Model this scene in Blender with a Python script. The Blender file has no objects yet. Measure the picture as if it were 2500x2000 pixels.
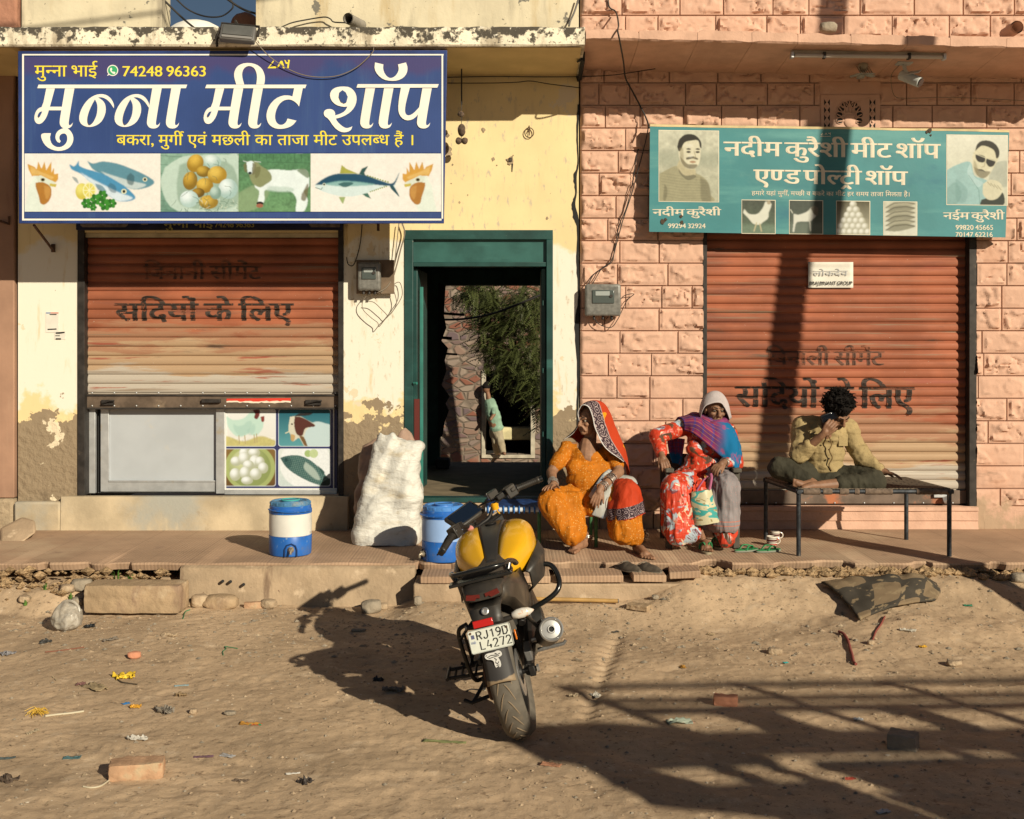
import bpy, bmesh, math, random
import numpy as np
from mathutils import Vector, Matrix, Euler
random.seed(7); rng = np.random.default_rng(7)
SC = bpy.context.scene; COL = SC.collection
# ---------------------------------------------------------------- camera, sky, sun, exposure
FPX, HZ, DW = 2800.0, 843.0, 10.0          # focal length and horizon in photo pixels, wall distance (m)
cam = bpy.data.cameras.new('camera'); camo = bpy.data.objects.new('camera', cam); COL.objects.link(camo)
cam.sensor_fit = 'HORIZONTAL'; cam.sensor_width = 36.0; cam.lens = 36.0*FPX/2500.0
cam.shift_y = -(1000.0-HZ)/2500.0; cam.clip_start = .1; cam.clip_end = 1500
camo.location = (0, -DW, 1.9); camo.rotation_euler = (math.radians(90), 0, 0); SC.camera = camo
SUN = Vector((.73, -1.0, .56)).normalized()   # towards the sun
elev = math.asin(SUN.z); azim = math.atan2(SUN.x, SUN.y)
world = bpy.data.worlds.new('World'); SC.world = world; world.use_nodes = True
wn = world.node_tree; bg = wn.nodes['Background']
sky = wn.nodes.new('ShaderNodeTexSky'); sky.sky_type = 'NISHITA'; sky.sun_disc = False
sky.sun_elevation = elev; sky.sun_rotation = azim; sky.air_density = 1.0; sky.dust_density = .6; sky.ozone_density = 1.6
wn.links.new(sky.outputs[0], bg.inputs[0]); bg.inputs[1].default_value = .028
sl = bpy.data.lights.new('sun', 'SUN'); sl.energy = 5.0; sl.angle = math.radians(.55); sl.color = (1.0, .90, .70)
slo = bpy.data.objects.new('sun', sl); COL.objects.link(slo); slo.rotation_euler = SUN.to_track_quat('Z', 'Y').to_euler()
SC.view_settings.view_transform = 'Standard'; SC.view_settings.look = 'None'
SC.view_settings.exposure = 0.15; SC.view_settings.gamma = 1.0
SC.cycles.use_denoising = True; SC.cycles.max_bounces = 6; SC.cycles.diffuse_bounces = 2
# ---------------------------------------------------------------- measuring
def P(px, py, Y=0.0):
    s = FPX/(DW+Y); return Vector(((px-1250.0)/s, Y, 1.9-(py-HZ)/s))
def WX(px): return (px-1250.0)/280.0
def WZ(py): return 1.9-(py-HZ)/280.0
def YG(py, z=0.0):                              # depth of a point seen at py that lies at height z
    return FPX*(1.9-z)/(py-HZ)-DW
def G(px, py, z=0.0):
    return P(px, py, YG(py, z))
# ---------------------------------------------------------------- noise (numpy)
def _hash(i, j, k, seed):
    n = (i*374761393 + j*668265263 + k*2147483647 + seed*974634777) & 0xffffffff
    n = ((n ^ (n >> 13))*1274126177) & 0xffffffff
    return ((n ^ (n >> 16)) & 0xffff)/65535.0
def vnoise(p, seed=0):
    p = np.asarray(p, float); f = np.floor(p); t = p-f; t = t*t*(3-2*t); i = f.astype(np.int64)
    r = 0
    for a in (0, 1):
        for b in (0, 1):
            for c in (0, 1):
                w = (t[:, 0] if a else 1-t[:, 0])*(t[:, 1] if b else 1-t[:, 1])*(t[:, 2] if c else 1-t[:, 2])
                r = r + w*_hash(i[:, 0]+a, i[:, 1]+b, i[:, 2]+c, seed)
    return r
def fbm(p, oct=4, seed=0):
    p = np.asarray(p, float); r = 0; a = .5; n = 0
    for o in range(oct):
        r = r+a*vnoise(p*2**o+o*17.3, seed+o); n += a; a *= .5
    return r/n-.5
def xyz(x, y, z=None):
    x = np.ravel(np.asarray(x, float)); y = np.ravel(np.asarray(y, float)); return np.stack([x, y, np.zeros_like(x) if z is None else np.ravel(z)], 1)
def sstep(a, b, x):
    t = np.clip((np.asarray(x, float)-a)/(b-a), 0, 1); return t*t*(3-2*t)
# ---------------------------------------------------------------- materials
def lin(c):
    if isinstance(c, str):
        c = [int(c[i:i+2], 16)/255. for i in (0, 2, 4)]
        c = [x/12.92 if x <= .04045 else ((x+.055)/1.055)**2.4 for x in c]
    return (c[0], c[1], c[2], 1.0)
class NT:
    def __init__(s, m):
        s.m = m; s.t = m.node_tree; s.n = s.t.nodes; s.b = s.n['Principled BSDF']
    def new(s, ty, **kw):
        n = s.n.new(ty)
        for k, v in kw.items(): setattr(n, k, v)
        return n
    def link(s, a, b): s.t.links.new(a, b)
    def math(s, op, a, b=None, c=None, clamp=False):
        n = s.new('ShaderNodeMath', operation=op, use_clamp=clamp)
        for i, v in enumerate((a, b, c)):
            if v is None: continue
            if isinstance(v, (int, float)): n.inputs[i].default_value = v
            else: s.link(v, n.inputs[i])
        return n.outputs[0]
    def smooth(s, v, lo, hi):
        n = s.new('ShaderNodeMapRange', interpolation_type='SMOOTHSTEP'); s.link(v, n.inputs[0])
        n.inputs[1].default_value = lo; n.inputs[2].default_value = hi; return n.outputs[0]
    def mix(s, f, a, b):
        n = s.new('ShaderNodeMix', data_type='RGBA')
        for i, v in ((0, f), (6, a), (7, b)):
            if isinstance(v, (int, float, tuple)): n.inputs[i].default_value = v
            else: s.link(v, n.inputs[i])
        return n.outputs[2]
    def coord(s, kind='Object'):
        if not hasattr(s, 'tc'): s.tc = s.new('ShaderNodeTexCoord')
        return s.tc.outputs[kind]
    def sep(s, kind='Object'):
        n = s.new('ShaderNodeSeparateXYZ'); s.link(s.coord(kind), n.inputs[0]); return n.outputs
    def noise(s, scale, detail=4.0, kind='Object', rough=.55, dist=0.0):
        v = s.coord(kind); n = s.new('ShaderNodeTexNoise')
        if isinstance(scale, (tuple, list)):
            mp = s.new('ShaderNodeMapping'); s.link(v, mp.inputs[0]); mp.inputs[3].default_value = scale; v = mp.outputs[0]; n.inputs['Scale'].default_value = 1
        else: n.inputs['Scale'].default_value = scale
        s.link(v, n.inputs['Vector']); n.inputs['Detail'].default_value = detail; n.inputs['Roughness'].default_value = rough; n.inputs['Distortion'].default_value = dist
        return n.outputs['Fac']
    def bump(s, h, strength, dist=.01):
        n = s.new('ShaderNodeBump'); n.inputs['Strength'].default_value = strength; n.inputs['Distance'].default_value = dist
        s.link(h, n.inputs['Height'])
        if hasattr(s, 'lastb'): s.link(s.lastb, n.inputs['Normal'])
        s.lastb = n.outputs[0]; s.link(n.outputs[0], s.b.inputs['Normal'])
MATS = {}
def mat(name, col, rough=.8, metal=0.0, spec=.4, layers=(), bump=(), vary=0.0, vscale=6.0, kind='Object', coat=0.0, trans=0.0, alpha=1.0, after=None, rvar=0.0, ior=1.45, sheen=0.0):
    """layers: (colour, scale, lo, hi[, axis, a0, a1[, weight]]): colour shown where noise (+ ramp along an axis) passes lo..hi"""
    if name in MATS: return MATS[name]
    m = bpy.data.materials.new(name); m.use_nodes = True; MATS[name] = m; t = NT(m); b = t.b
    b.inputs['Roughness'].default_value = rough; b.inputs['Metallic'].default_value = metal
    b.inputs['Specular IOR Level'].default_value = spec; b.inputs['IOR'].default_value = ior
    b.inputs['Coat Weight'].default_value = coat; b.inputs['Coat Roughness'].default_value = .08
    b.inputs['Transmission Weight'].default_value = trans; b.inputs['Alpha'].default_value = alpha
    if sheen: b.inputs['Sheen Weight'].default_value = sheen
    c = lin(col); cur = c
    if vary:
        f = t.noise(vscale, 5.0, kind)
        lo = tuple(x*(1-vary) for x in c[:3])+(1,); hi = tuple(min(1, x*(1+vary)) for x in c[:3])+(1,)
        cur = t.mix(t.smooth(f, .3, .7), lo, hi)
    for L in layers:
        f = t.noise(L[1], 6.0, kind, .6)
        if len(L) > 4:
            ax = t.sep(kind)['XYZ'.index(L[4])]; mr = t.new('ShaderNodeMapRange'); t.link(ax, mr.inputs[0])
            mr.inputs[1].default_value = L[5]; mr.inputs[2].default_value = L[6]; mr.inputs[3].default_value = 0; mr.inputs[4].default_value = 1
            w = L[7] if len(L) > 7 else .6
            f = t.math('ADD', f, t.math('MULTIPLY', t.math('SUBTRACT', mr.outputs[0], .5), w*2))
        cur = t.mix(t.smooth(f, L[2], L[3]), cur, lin(L[0]))
    if isinstance(cur, tuple): b.inputs['Base Color'].default_value = cur
    else: t.link(cur, b.inputs['Base Color'])
    t.cur = cur
    for B in bump: t.bump(t.noise(B[0], B[3] if len(B) > 3 else 5.0, kind), B[1], B[2] if len(B) > 2 else .01)
    if rvar:
        f = t.noise(vscale*1.7, 4.0, kind); t.link(t.math('ADD', t.math('MULTIPLY', t.math('SUBTRACT', f, .5), rvar*2), rough, clamp=True), b.inputs['Roughness'])
    if after: after(t)
    return m
# ---------------------------------------------------------------- meshes
def R3(rx=0, ry=0, rz=0): return Euler((math.radians(rx), math.radians(ry), math.radians(rz))).to_matrix()
class MB:
    def __init__(s): s.v = []; s.f = []; s.m = []; s.mi = 0; s.uv = None
    def add(s, vs, fs):
        o = len(s.v); s.v += [tuple(v) for v in vs]; s.f += [tuple(i+o for i in f) for f in fs]; s.m += [s.mi]*len(fs); return s
    def box(s, c, d, rot=None):
        c = Vector(c); h = [x/2 for x in d]; vs = []
        for z in (-1, 1):
            for x, y in ((-1, -1), (1, -1), (1, 1), (-1, 1)):
                v = Vector((x*h[0], y*h[1], z*h[2])); vs.append((rot @ v if rot else v)+c)
        return s.add(vs, [(3, 2, 1, 0), (4, 5, 6, 7), (0, 1, 5, 4), (1, 2, 6, 5), (2, 3, 7, 6), (3, 0, 4, 7)])
    def bb(s, x0, x1, y0, y1, z0, z1): return s.box(((x0+x1)/2, (y0+y1)/2, (z0+z1)/2), (abs(x1-x0), abs(y1-y0), abs(z1-z0)))
    def loft(s, rings, cap=True, closed=True):
        n = len(rings[0]); vs = [p for r in rings for p in r]; fs = []
        for i in range(len(rings)-1):
            for j in range(n if closed else n-1):
                k = (j+1) % n; fs.append((i*n+j, i*n+k, (i+1)*n+k, (i+1)*n+j))
        if cap: fs.append(tuple(range(n-1, -1, -1))); fs.append(tuple((len(rings)-1)*n+j for j in range(n)))
        return s.add(vs, fs)
    def tube(s, pts, r, n=10, cap=True, flat=1.0, up=None):
        pts = [Vector(p) for p in pts]; rs = r if isinstance(r, (list, tuple)) else [r]*len(pts); rings = []; pn = None
        for i, p in enumerate(pts):
            d = (pts[min(i+1, len(pts)-1)]-pts[max(i-1, 0)])
            d = d.normalized() if d.length > 1e-9 else Vector((0, 0, 1))
            a = (up or Vector((0, 0, 1))) if pn is None else pn
            a = a-d*a.dot(d)
            if a.length < 1e-3: a = Vector((1, 0, 0))-d*d.x
            if a.length < 1e-3: a = Vector((0, 1, 0))
            a.normalize(); pn = a; b = d.cross(a)
            rings.append([p+(a*math.cos(t)*flat+b*math.sin(t))*rs[i] for t in [2*math.pi*j/n for j in range(n)]])
        return s.loft(rings, cap)
    def cyl(s, a, b, r, n=16, r2=None): return s.tube([a, b], [r, r if r2 is None else r2], n)
    def lathe(s, prof, c=(0, 0, 0), n=32, rot=None, cap=True):
        c = Vector(c); rings = []
        for r, z in prof:
            q = [Vector((r*math.cos(2*math.pi*j/n), r*math.sin(2*math.pi*j/n), z)) for j in range(n)]
            rings.append([(rot @ v if rot else v)+c for v in q])
        return s.loft(rings, cap)
    def ell(s, c, r, rot=None, n=14, m=9):
        c = Vector(c); r = (r, r, r) if isinstance(r, (int, float)) else r; vs = []; fs = []
        for i in range(m+1):
            a = math.pi*i/m
            for j in range(n):
                b = 2*math.pi*j/n; v = Vector((r[0]*math.sin(a)*math.cos(b), r[1]*math.sin(a)*math.sin(b), -r[2]*math.cos(a)))
                vs.append((rot @ v if rot else v)+c)
        for i in range(m):
            for j in range(n):
                k = (j+1) % n; fs.append((i*n+j, i*n+k, (i+1)*n+k, (i+1)*n+j))
        return s.add(vs, fs)
    def cap(s, a, b, ra, rb=None, n=12):              # a tapered capsule
        a = Vector(a); b = Vector(b); rb = ra if rb is None else rb; d = (b-a); L = d.length; d = d/L if L > 1e-6 else Vector((0, 0, 1))
        pts = []; rs = []
        for k in range(5):
            t = -math.pi/2+math.pi/2*k/4; pts.append(a+d*(ra*math.sin(t))); rs.append(max(ra*math.cos(t), ra*.05))
        for k in range(5):
            t = math.pi/2*k/4; pts.append(b+d*(rb*math.sin(t))); rs.append(max(rb*math.cos(t), rb*.05))
        return s.tube(pts, rs, n)
    def chain(s, pts, rs, n=12):
        for i in range(len(pts)-1): s.cap(pts[i], pts[i+1], rs[i], rs[i+1], n)
        return s
    def prism(s, poly, f0, f1):                       # polygon through two mapping functions (front, back)
        n = len(poly); vs = [f0(*p) for p in poly]+[f1(*p) for p in poly]
        return s.add(vs, [tuple(range(n)), tuple(range(2*n-1, n-1, -1))]+[(i, n+i, n+(i+1) % n, (i+1) % n) for i in range(n)])
    def grid(s, A, flip=False):                       # array rows x cols of points, as an open sheet
        r, c = len(A), len(A[0]); vs = [p for row in A for p in row]; fs = []
        for i in range(r-1):
            for j in range(c-1):
                q = (i*c+j, i*c+j+1, (i+1)*c+j+1, (i+1)*c+j); fs.append(q[::-1] if flip else q)
        return s.add(vs, fs)
    def mesh(s, name):
        me = bpy.data.meshes.new(name); me.from_pydata(s.v, [], s.f); me.update(); return me
    def obj(s, name, m, parent=None, smooth=40, bevel=0, seg=2, fix=True, solid=0, loc=None):
        me = s.mesh(name)
        if fix:
            bm = bmesh.new(); bm.from_mesh(me); bmesh.ops.recalc_face_normals(bm, faces=bm.faces); bm.to_mesh(me); bm.free()
        for x in (m if isinstance(m, (list, tuple)) else [m]): me.materials.append(x)
        if isinstance(m, (list, tuple)): me.polygons.foreach_set('material_index', s.m)
        return link(name, me, parent, smooth, bevel, seg, solid, loc)
def link(name, me, parent=None, smooth=40, bevel=0, seg=2, solid=0, loc=None):
    if smooth:
        me.polygons.foreach_set('use_smooth', [True]*len(me.polygons)); me.set_sharp_from_angle(angle=math.radians(smooth))
    o = bpy.data.objects.new(name, me); COL.objects.link(o)
    if loc is not None: o.location = loc
    if parent is not None: o.parent = parent
    if solid:
        md = o.modifiers.new('solid', 'SOLIDIFY'); md.thickness = solid; md.offset = 0
    if bevel:
        md = o.modifiers.new('bevel', 'BEVEL'); md.width = bevel; md.segments = seg; md.limit_method = 'ANGLE'; md.angle_limit = math.radians(35)
    return o
def tag(o, label, cat, group=None, kind=None):
    if label: o['label'] = label
    if cat: o['category'] = cat
    if group: o['group'] = group
    if kind: o['kind'] = kind
    return o
def thing(name, label, cat, loc=(0, 0, 0), group=None, rot=None):
    o = bpy.data.objects.new(name, None); COL.objects.link(o); o.location = loc; o.empty_display_size = .1
    if rot: o.rotation_euler = rot
    return tag(o, label, cat, group)
def struct(name, mb, m, smooth=40, bevel=0): return tag(mb.obj(name, m, None, smooth, bevel), None, None, None, 'structure')
def remesh(mb, voxel, smooth_it=3, name='body'):
    """one continuous surface out of overlapping closed volumes"""
    me = mb.mesh(name); bm = bmesh.new(); bm.from_mesh(me); bmesh.ops.recalc_face_normals(bm, faces=bm.faces); bm.to_mesh(me); bm.free()
    o = bpy.data.objects.new('tmp', me); COL.objects.link(o)
    a = o.modifiers.new('r', 'REMESH'); a.mode = 'VOXEL'; a.voxel_size = voxel; a.use_smooth_shade = True
    b = o.modifiers.new('s', 'SMOOTH'); b.factor = .5; b.iterations = smooth_it
    dg = bpy.context.evaluated_depsgraph_get(); dg.update()
    out = bpy.data.meshes.new_from_object(o.evaluated_get(dg)); bpy.data.objects.remove(o); bpy.data.meshes.remove(me); out.name = name
    return out
def getco(me):
    a = np.empty(len(me.vertices)*3); me.vertices.foreach_get('co', a); return a.reshape(-1, 3)
def getno(me):
    a = np.empty(len(me.vertices)*3); me.vertices.foreach_get('normal', a); return a.reshape(-1, 3)
def setco(me, c): me.vertices.foreach_set('co', np.ascontiguousarray(c, dtype=np.float32).ravel()); me.update()
def wrinkle(me, amp, freq, seed=0, mask=None):
    """folds: ridged noise with its own scale per axis, along the normals"""
    c = getco(me); n = getno(me); f = np.asarray(freq, float)
    w = 1-2*np.abs(fbm(c*f+fbm(c*4, 2, seed+5)[:, None]*1.2, 3, seed))*2.2
    d = amp*(w-.55)
    if mask is not None: d = d*mask(c)
    setco(me, c+n*d[:, None])
def put(name, me, m, parent=None, smooth=60):
    for x in (m if isinstance(m, (list, tuple)) else [m]): me.materials.append(x)
    return link(name, me, parent, smooth)
def cr(pts, n):
    """Catmull-Rom through the points, n samples per span"""
    p = np.array([list(q) for q in pts], float); a = np.vstack([2*p[0]-p[1], p, 2*p[-1]-p[-2]]); out = []
    for i in range(1, len(a)-2):
        for k in range(n):
            t = k/n; out.append(.5*((2*a[i])+(-a[i-1]+a[i+1])*t+(2*a[i-1]-5*a[i]+4*a[i+1]-a[i+2])*t*t+(-a[i-1]+3*a[i]-3*a[i+1]+a[i+2])*t**3))
    out.append(p[-1]); return np.array(out)
def sheet(name, rows, m, parent=None, nu=8, nv=8, wr=0, freq=(10, 10, 10), seed=0, solid=.004, smooth=80, flip=False):
    """cloth through a lattice of control points (rows of equal length), with a uv map"""
    A = [cr(r, nu) for r in rows]; B = np.array([cr([A[i][j] for i in range(len(A))], nv) for j in range(len(A[0]))])
    c, r = B.shape[:2]; V = B.transpose(1, 0, 2).reshape(-1, 3)
    mb = MB(); mb.grid([[tuple(V[i*c+j]) for j in range(c)] for i in range(r)], flip); me = mb.mesh(name)
    uv = me.uv_layers.new(name='UVMap'); U = np.array([[j/(c-1), i/(r-1)] for i in range(r) for j in range(c)])
    li = np.empty(len(me.loops), dtype=np.int32); me.loops.foreach_get('vertex_index', li); uv.data.foreach_set('uv', U[li].astype(np.float32).ravel())
    if wr: wrinkle(me, wr, freq, seed)
    for x in (m if isinstance(m, (list, tuple)) else [m]): me.materials.append(x)
    return link(name, me, parent, smooth, solid=solid)
def rope(name, pts, r, m, parent=None, n=6, seg=6): return MB().tube([Vector(p) for p in cr(pts, seg)], r, n).obj(name, m, parent, 80)
# ================================================================ materials of the setting
def nospec(t): pass
m_dirt = mat('sandy_dirt', (.46, .332, .215), .95, spec=.15, vary=.16, vscale=1.3, layers=[
    ((.36, .258, .166), 2.2, .52, .72), ((.55, .42, .29), 7, .54, .75), ((.20, .14, .09), 45, .59, .72), ((.60, .49, .36), 85, .61, .72), ((.24, .165, .105), 19, .58, .72), ((.15, .10, .065), 130, .66, .72)],
    bump=[(26, .25, .015), (90, .4, .006), (240, .5, .003)])
m_soil = mat('crumbly_soil', (.40, .27, .15), .95, spec=.1, vary=.3, vscale=14, layers=[((.22, .14, .08), 20, .55, .7), ((.56, .42, .26), 34, .6, .72)], bump=[(18, .9, .05), (70, .8, .02)])
def rib_after(t):
    x = t.sep()
    w1 = t.math('SINE', t.math('MULTIPLY', x[0], 2*math.pi/.026)); w2 = t.math('SINE', t.math('MULTIPLY', x[1], 2*math.pi/.045))
    jx = t.math('ABSOLUTE', t.math('SUBTRACT', t.math('FRACT', t.math('DIVIDE', t.math('ADD', x[0], 20.1), .3)), .5))
    jy = t.math('ABSOLUTE', t.math('SUBTRACT', t.math('FRACT', t.math('DIVIDE', t.math('ADD', x[1], 20.02), .3)), .5))
    j = t.math('MAXIMUM', t.smooth(jx, .488, .497), t.smooth(jy, .488, .497))
    h = t.math('SUBTRACT', t.math('ADD', t.math('MULTIPLY', t.math('ADD', w1, t.math('MULTIPLY', w2, .35)), .5), 0), t.math('MULTIPLY', j, 1.5))
    t.bump(h, .3, .004)
    wear = t.smooth(t.noise(1.6, 4), .38, .62)
    g = t.math('MULTIPLY', t.smooth(t.math('MULTIPLY', w1, -1.0), .1, .9), t.math('ADD', t.math('MULTIPLY', wear, .35), .06))
    c = t.mix(g, t.cur, lin((.29, .20, .135))); c = t.mix(t.math('MULTIPLY', j, .55), c, lin((.20, .13, .09)))
    t.link(c, t.b.inputs['Base Color'])
m_tile = mat('ribbed_paving_tile', (.40, .265, .175), .85, spec=.25, vary=.16, vscale=2.0, layers=[((.50, .37, .25), 1.1, .5, .75), ((.30, .20, .14), 4, .6, .75)], bump=[(50, .25, .004)], after=rib_after)
m_curb = mat('worn_concrete', (.37, .27, .18), .9, spec=.2, vary=.2, vscale=3, layers=[((.30, .21, .135), (1.2, 1.2, 3), .52, .7), ((.55, .42, .29), 7, .58, .72), ((.20, .13, .09), 22, .68, .76)], bump=[(9, .5, .02), (45, .4, .008)])
def plaster_after(t):
    z = t.sep()[2]; mk = t.math('SUBTRACT', 1.0, t.smooth(t.math('ADD', z, t.math('MULTIPLY', t.noise(5, 5), .5)), 1.3, 1.6))
    t.bump(t.math('MULTIPLY', t.noise(16, 6), mk), .9, .03)
m_plaster = mat('peeling_plaster', (.74, .60, .335), .9, spec=.2, vary=.07, vscale=1.6, layers=[
    ((.60, .45, .22), (9, 3, .8), .60, .80), ((.74, .70, .60), 1.3, .46, .54, 'Z', 3.15, 2.35, .5), ((.62, .50, .30), (14, 14, 2.2), .56, .76), ((.50, .43, .32), (22, 22, 9), .60, .74, 'X', -3.9, -3.75, .04),
    ((.72, .57, .31), 3.5, .50, .60, 'Z', 1.75, 1.15, .22), ((.20, .15, .10), 38, .68, .73), ((.27, .205, .135), 5.5, .495, .51, 'Z', 1.62, 1.00, .26), ((.68, .58, .42), 3.1, .635, .645), ((.20, .15, .10), 9, .60, .76, 'Z', 1.2, .5, .12)],
    bump=[(3, .15, .02), (40, .15, .004)], after=plaster_after)
m_bare = mat('bare_cement', (.33, .255, .17), .95, spec=.1, vary=.25, vscale=8, bump=[(14, .8, .03), (60, .4, .01)])
m_mould = mat('mouldy_whitewash', (.78, .71, .56), .92, spec=.15, vary=.1, vscale=3, layers=[
    ((.60, .46, .24), (2.2, 2, 1.2), .60, .74), ((.40, .34, .25), (4, 4, 1.6), .48, .62), ((.085, .075, .06), 13, .51, .60, 'Z', 4.30, 4.46, .11), ((.12, .10, .08), 34, .60, .66), ((.75, .70, .60), 30, .60, .68)], bump=[(20, .5, .012), (80, .4, .004)])
m_parapet = mat('stained_parapet', (.62, .55, .40), .92, spec=.15, vary=.1, vscale=2.5, layers=[
    ((.46, .34, .17), (3.2, 3, .5), .54, .72), ((.32, .28, .21), (4, 4, .7), .52, .74), ((.19, .175, .145), 3.4, .60, .615), ((.12, .10, .08), 22, .64, .70)], bump=[(24, .35, .008)])
m_soffit = mat('stained_soffit', (.60, .47, .24), .92, spec=.15, vary=.12, vscale=2, layers=[((.36, .25, .10), (2, .7, 1), .55, .72)], bump=[(20, .3, .008)])
m_plinth = mat('stained_plinth', (.46, .37, .25), .92, spec=.2, vary=.2, vscale=3, layers=[((.34, .33, .29), .9, .52, .66), ((.62, .50, .33), (6, 6, 1.5), .60, .76), ((.27, .20, .13), 7, .62, .76)], bump=[(10, .35, .015), (55, .3, .005)])
m_pink = mat('pink_painted_stone', (.60, .375, .275), .88, spec=.25, vary=.07, vscale=4, layers=[((.54, .31, .215), 2, .55, .75), ((.69, .46, .35), 6, .60, .74), ((.34, .215, .155), (3.5, 3, 11), .565, .76), ((.40, .28, .19), 4, .52, .68, 'Z', 1.0, .25, .28)], bump=[(45, .28, .008), (14, .2, .01)])
m_pinkflat = mat('pink_painted_plaster', (.60, .375, .275), .88, spec=.2, vary=.1, vscale=5, layers=[((.55, .33, .24), (4, 4, 10), .60, .76), ((.36, .25, .19), 18, .69, .76)], bump=[(22, .45, .012), (70, .3, .004)])
m_dark = mat('dark_steel', (.035, .03, .027), .6, .3, vary=.35, vscale=12, layers=[((.16, .12, .08), 9, .62, .74)])
m_black = mat('flat_black', (.02, .02, .02), .9)  # plain black for gaps, cracks, holes and dark shapes
m_sandstone = mat('brown_sandstone', (.34, .20, .135), .8, spec=.3, vary=.15, vscale=2, layers=[((.22, .12, .085), (5, 5, .9), .56, .74), ((.44, .29, .2), (3, 3, .6), .58, .75)], bump=[(12, .25, .01)])
m_redstone = mat('red_sandstone', (.36, .175, .115), .9, vary=.2, vscale=5, layers=[((.5, .3, .2), 6, .6, .75)], bump=[(9, .7, .03)])
m_rust = mat('rusty_iron', (.10, .055, .035), .8, .3, vary=.4, vscale=30)
m_wire = mat('cable_rubber', (.03, .027, .025), .6)
m_wirelight = mat('dusty_cable', (.20, .165, .125), .7)
m_teal = mat('green_enamel', (.012, .052, .047), .42, spec=.5, vary=.25, vscale=5, layers=[((.03, .11, .10), (1.2, 1, 5), .58, .74), ((.30, .28, .22), 38, .72, .75)], bump=[(24, .15, .004)])
m_teallight = mat('sea_green_enamel', (.03, .17, .14), .45, spec=.5, vary=.2, vscale=4)
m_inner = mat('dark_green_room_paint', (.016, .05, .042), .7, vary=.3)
m_maroon = mat('maroon_paint', (.11, .02, .015), .5)
m_alu = mat('dusty_aluminium', (.52, .53, .54), .45, .55, vary=.12, vscale=9, layers=[((.48, .42, .32), 6, .60, .76)])
m_greypanel = mat('grey_laminate', (.40, .425, .455), .55, vary=.05, vscale=3, layers=[((.48, .45, .40), 4, .60, .78)])
def slat_mat(name, z):
    """shutter paint: fresh orange above, worn to the primer and bare zinc below"""
    return mat(name, (.31, .10, .05), .66, .12, .35, vary=.18, vscale=2.2, layers=[
        ((.22, .075, .045), (.9, 1, 6), .50, .70), ((.33, .17, .10), (1.1, 1, 7), .50, .64, 'Z', z[0], z[1], .22), ((.40, .27, .165), (1.5, 1, 10), .50, .62, 'Z', z[1]+.12, z[2], .26),
        ((.43, .38, .32), (1.0, 1, 9), .52, .64, 'Z', z[2]+.08, z[3], .26), ((.30, .09, .055), (1.2, 1, 16), .60, .68), ((.55, .47, .38), 70, .69, .73), ((.11, .075, .055), (2, 2, 14), .62, .78), ((.24, .17, .115), (.8, .8, 34), .56, .72)], bump=[(40, .12, .003)], rvar=.15)

# ================================================================ ground
def ground_h(X, Y):
    p = xyz(X, Y); X = p[:, 0]; Y = p[:, 1]
    h = .05*fbm(p*.8, 3, 3)+.024*fbm(p*3.1, 3, 4)+.008*fbm(p*9, 3, 5)+.009*np.abs(fbm(p*17, 2, 6))+.008*fbm(p*34, 2, 7)
    near = sstep(-12, -8, Y)*(1-sstep(8, 12, np.abs(X)))
    h = h*near
    rb = sstep(.75, 1.5, X)
    h = h+rb*(.225*sstep(-2.35, -1.62, Y+.25*fbm(p*1.7, 2, 8))+.10*np.exp(-((X-2.75)/.75)**2-((Y+2.35)/.5)**2)+.05*fbm(p*5, 3, 9)*sstep(-3, -2, Y))
    lb = sstep(-2.35, -2.75, X)
    h = h+lb*(.15*sstep(-1.95, -1.60, Y+.2*fbm(p*2.3, 2, 12))+.05*fbm(p*9, 3, 10)*sstep(-2.3, -1.8, Y))
    h = h+.085*sstep(-2.5, -1.95, Y)*sstep(-.9, -.6, X)*(1-sstep(1.2, 1.5, X))
    # ruts left by tyres
    rut = np.exp(-(((X-.32)-.55*(Y+4.4)*.35)/.05)**2)*sstep(-4.35, -3.9, Y)*(1-sstep(-2.6, -2.3, Y)); h = h-.022*rut*(1+.35*np.sin(60*Y)); tr = np.zeros_like(X)
    for a, b, k in ((1.9, -3.1, .12), (2.0, -3.32, .12), (-1.9, -4.6, -.22), (-1.4, -3.5, .5), (-2.9, -3.9, .3)):
        d_ = (Y-b)-k*(X-a); w_ = np.exp(-(d_/.05)**2)*np.exp(-((X-a)/1.1)**4); tr = tr+w_*(1+.6*np.sin(X*95+d_*30))
    h = h-.004*tr; fp = fbm(p*[3.2, 4.6, 1], 2, 77); h = h-.009*sstep(.08, .30, fp)
    for a, b in ((1.0, -3.6), (.2, -4.9)):
        h = h-.012*np.exp(-((Y-b-.06*(X-a))/.06)**2)*sstep(.2, .9, X)
    ins = sstep(-1.57, -1.45, Y); h = h*(1-ins)+.17*ins
    yard = sstep(3.1, 3.4, Y); h = h*(1-yard)-1.47*yard
    return h
xs = np.concatenate([[-300, -120, -50, -20, -10, -7], np.arange(-5.2, -3.9, .03), np.arange(-3.9, 3.9, .016), np.arange(3.9, 5.6, .03), [7, 10, 20, 50, 120, 300]])
ys = np.concatenate([[-300, -120, -40, -20, -14, -11, -9, -7.5], np.arange(-6.4, -5.7, .03), np.arange(-5.7, -1.4, .016), [-1, 0, 1, 2, 3, 3.1, 3.2, 3.3, 3.4, 4, 6, 10, 18, 30, 60, 150, 400]])
GX, GY = np.meshgrid(xs, ys); gh = ground_h(GX, GY).reshape(GX.shape)
mb = MB(); mb.grid([[(GX[i, j], GY[i, j], gh[i, j]) for j in range(len(xs))] for i in range(len(ys))])
struct('ground', mb, m_dirt, 180)
def gz(x, y): return float(ground_h([x], [y])[0])
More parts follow.
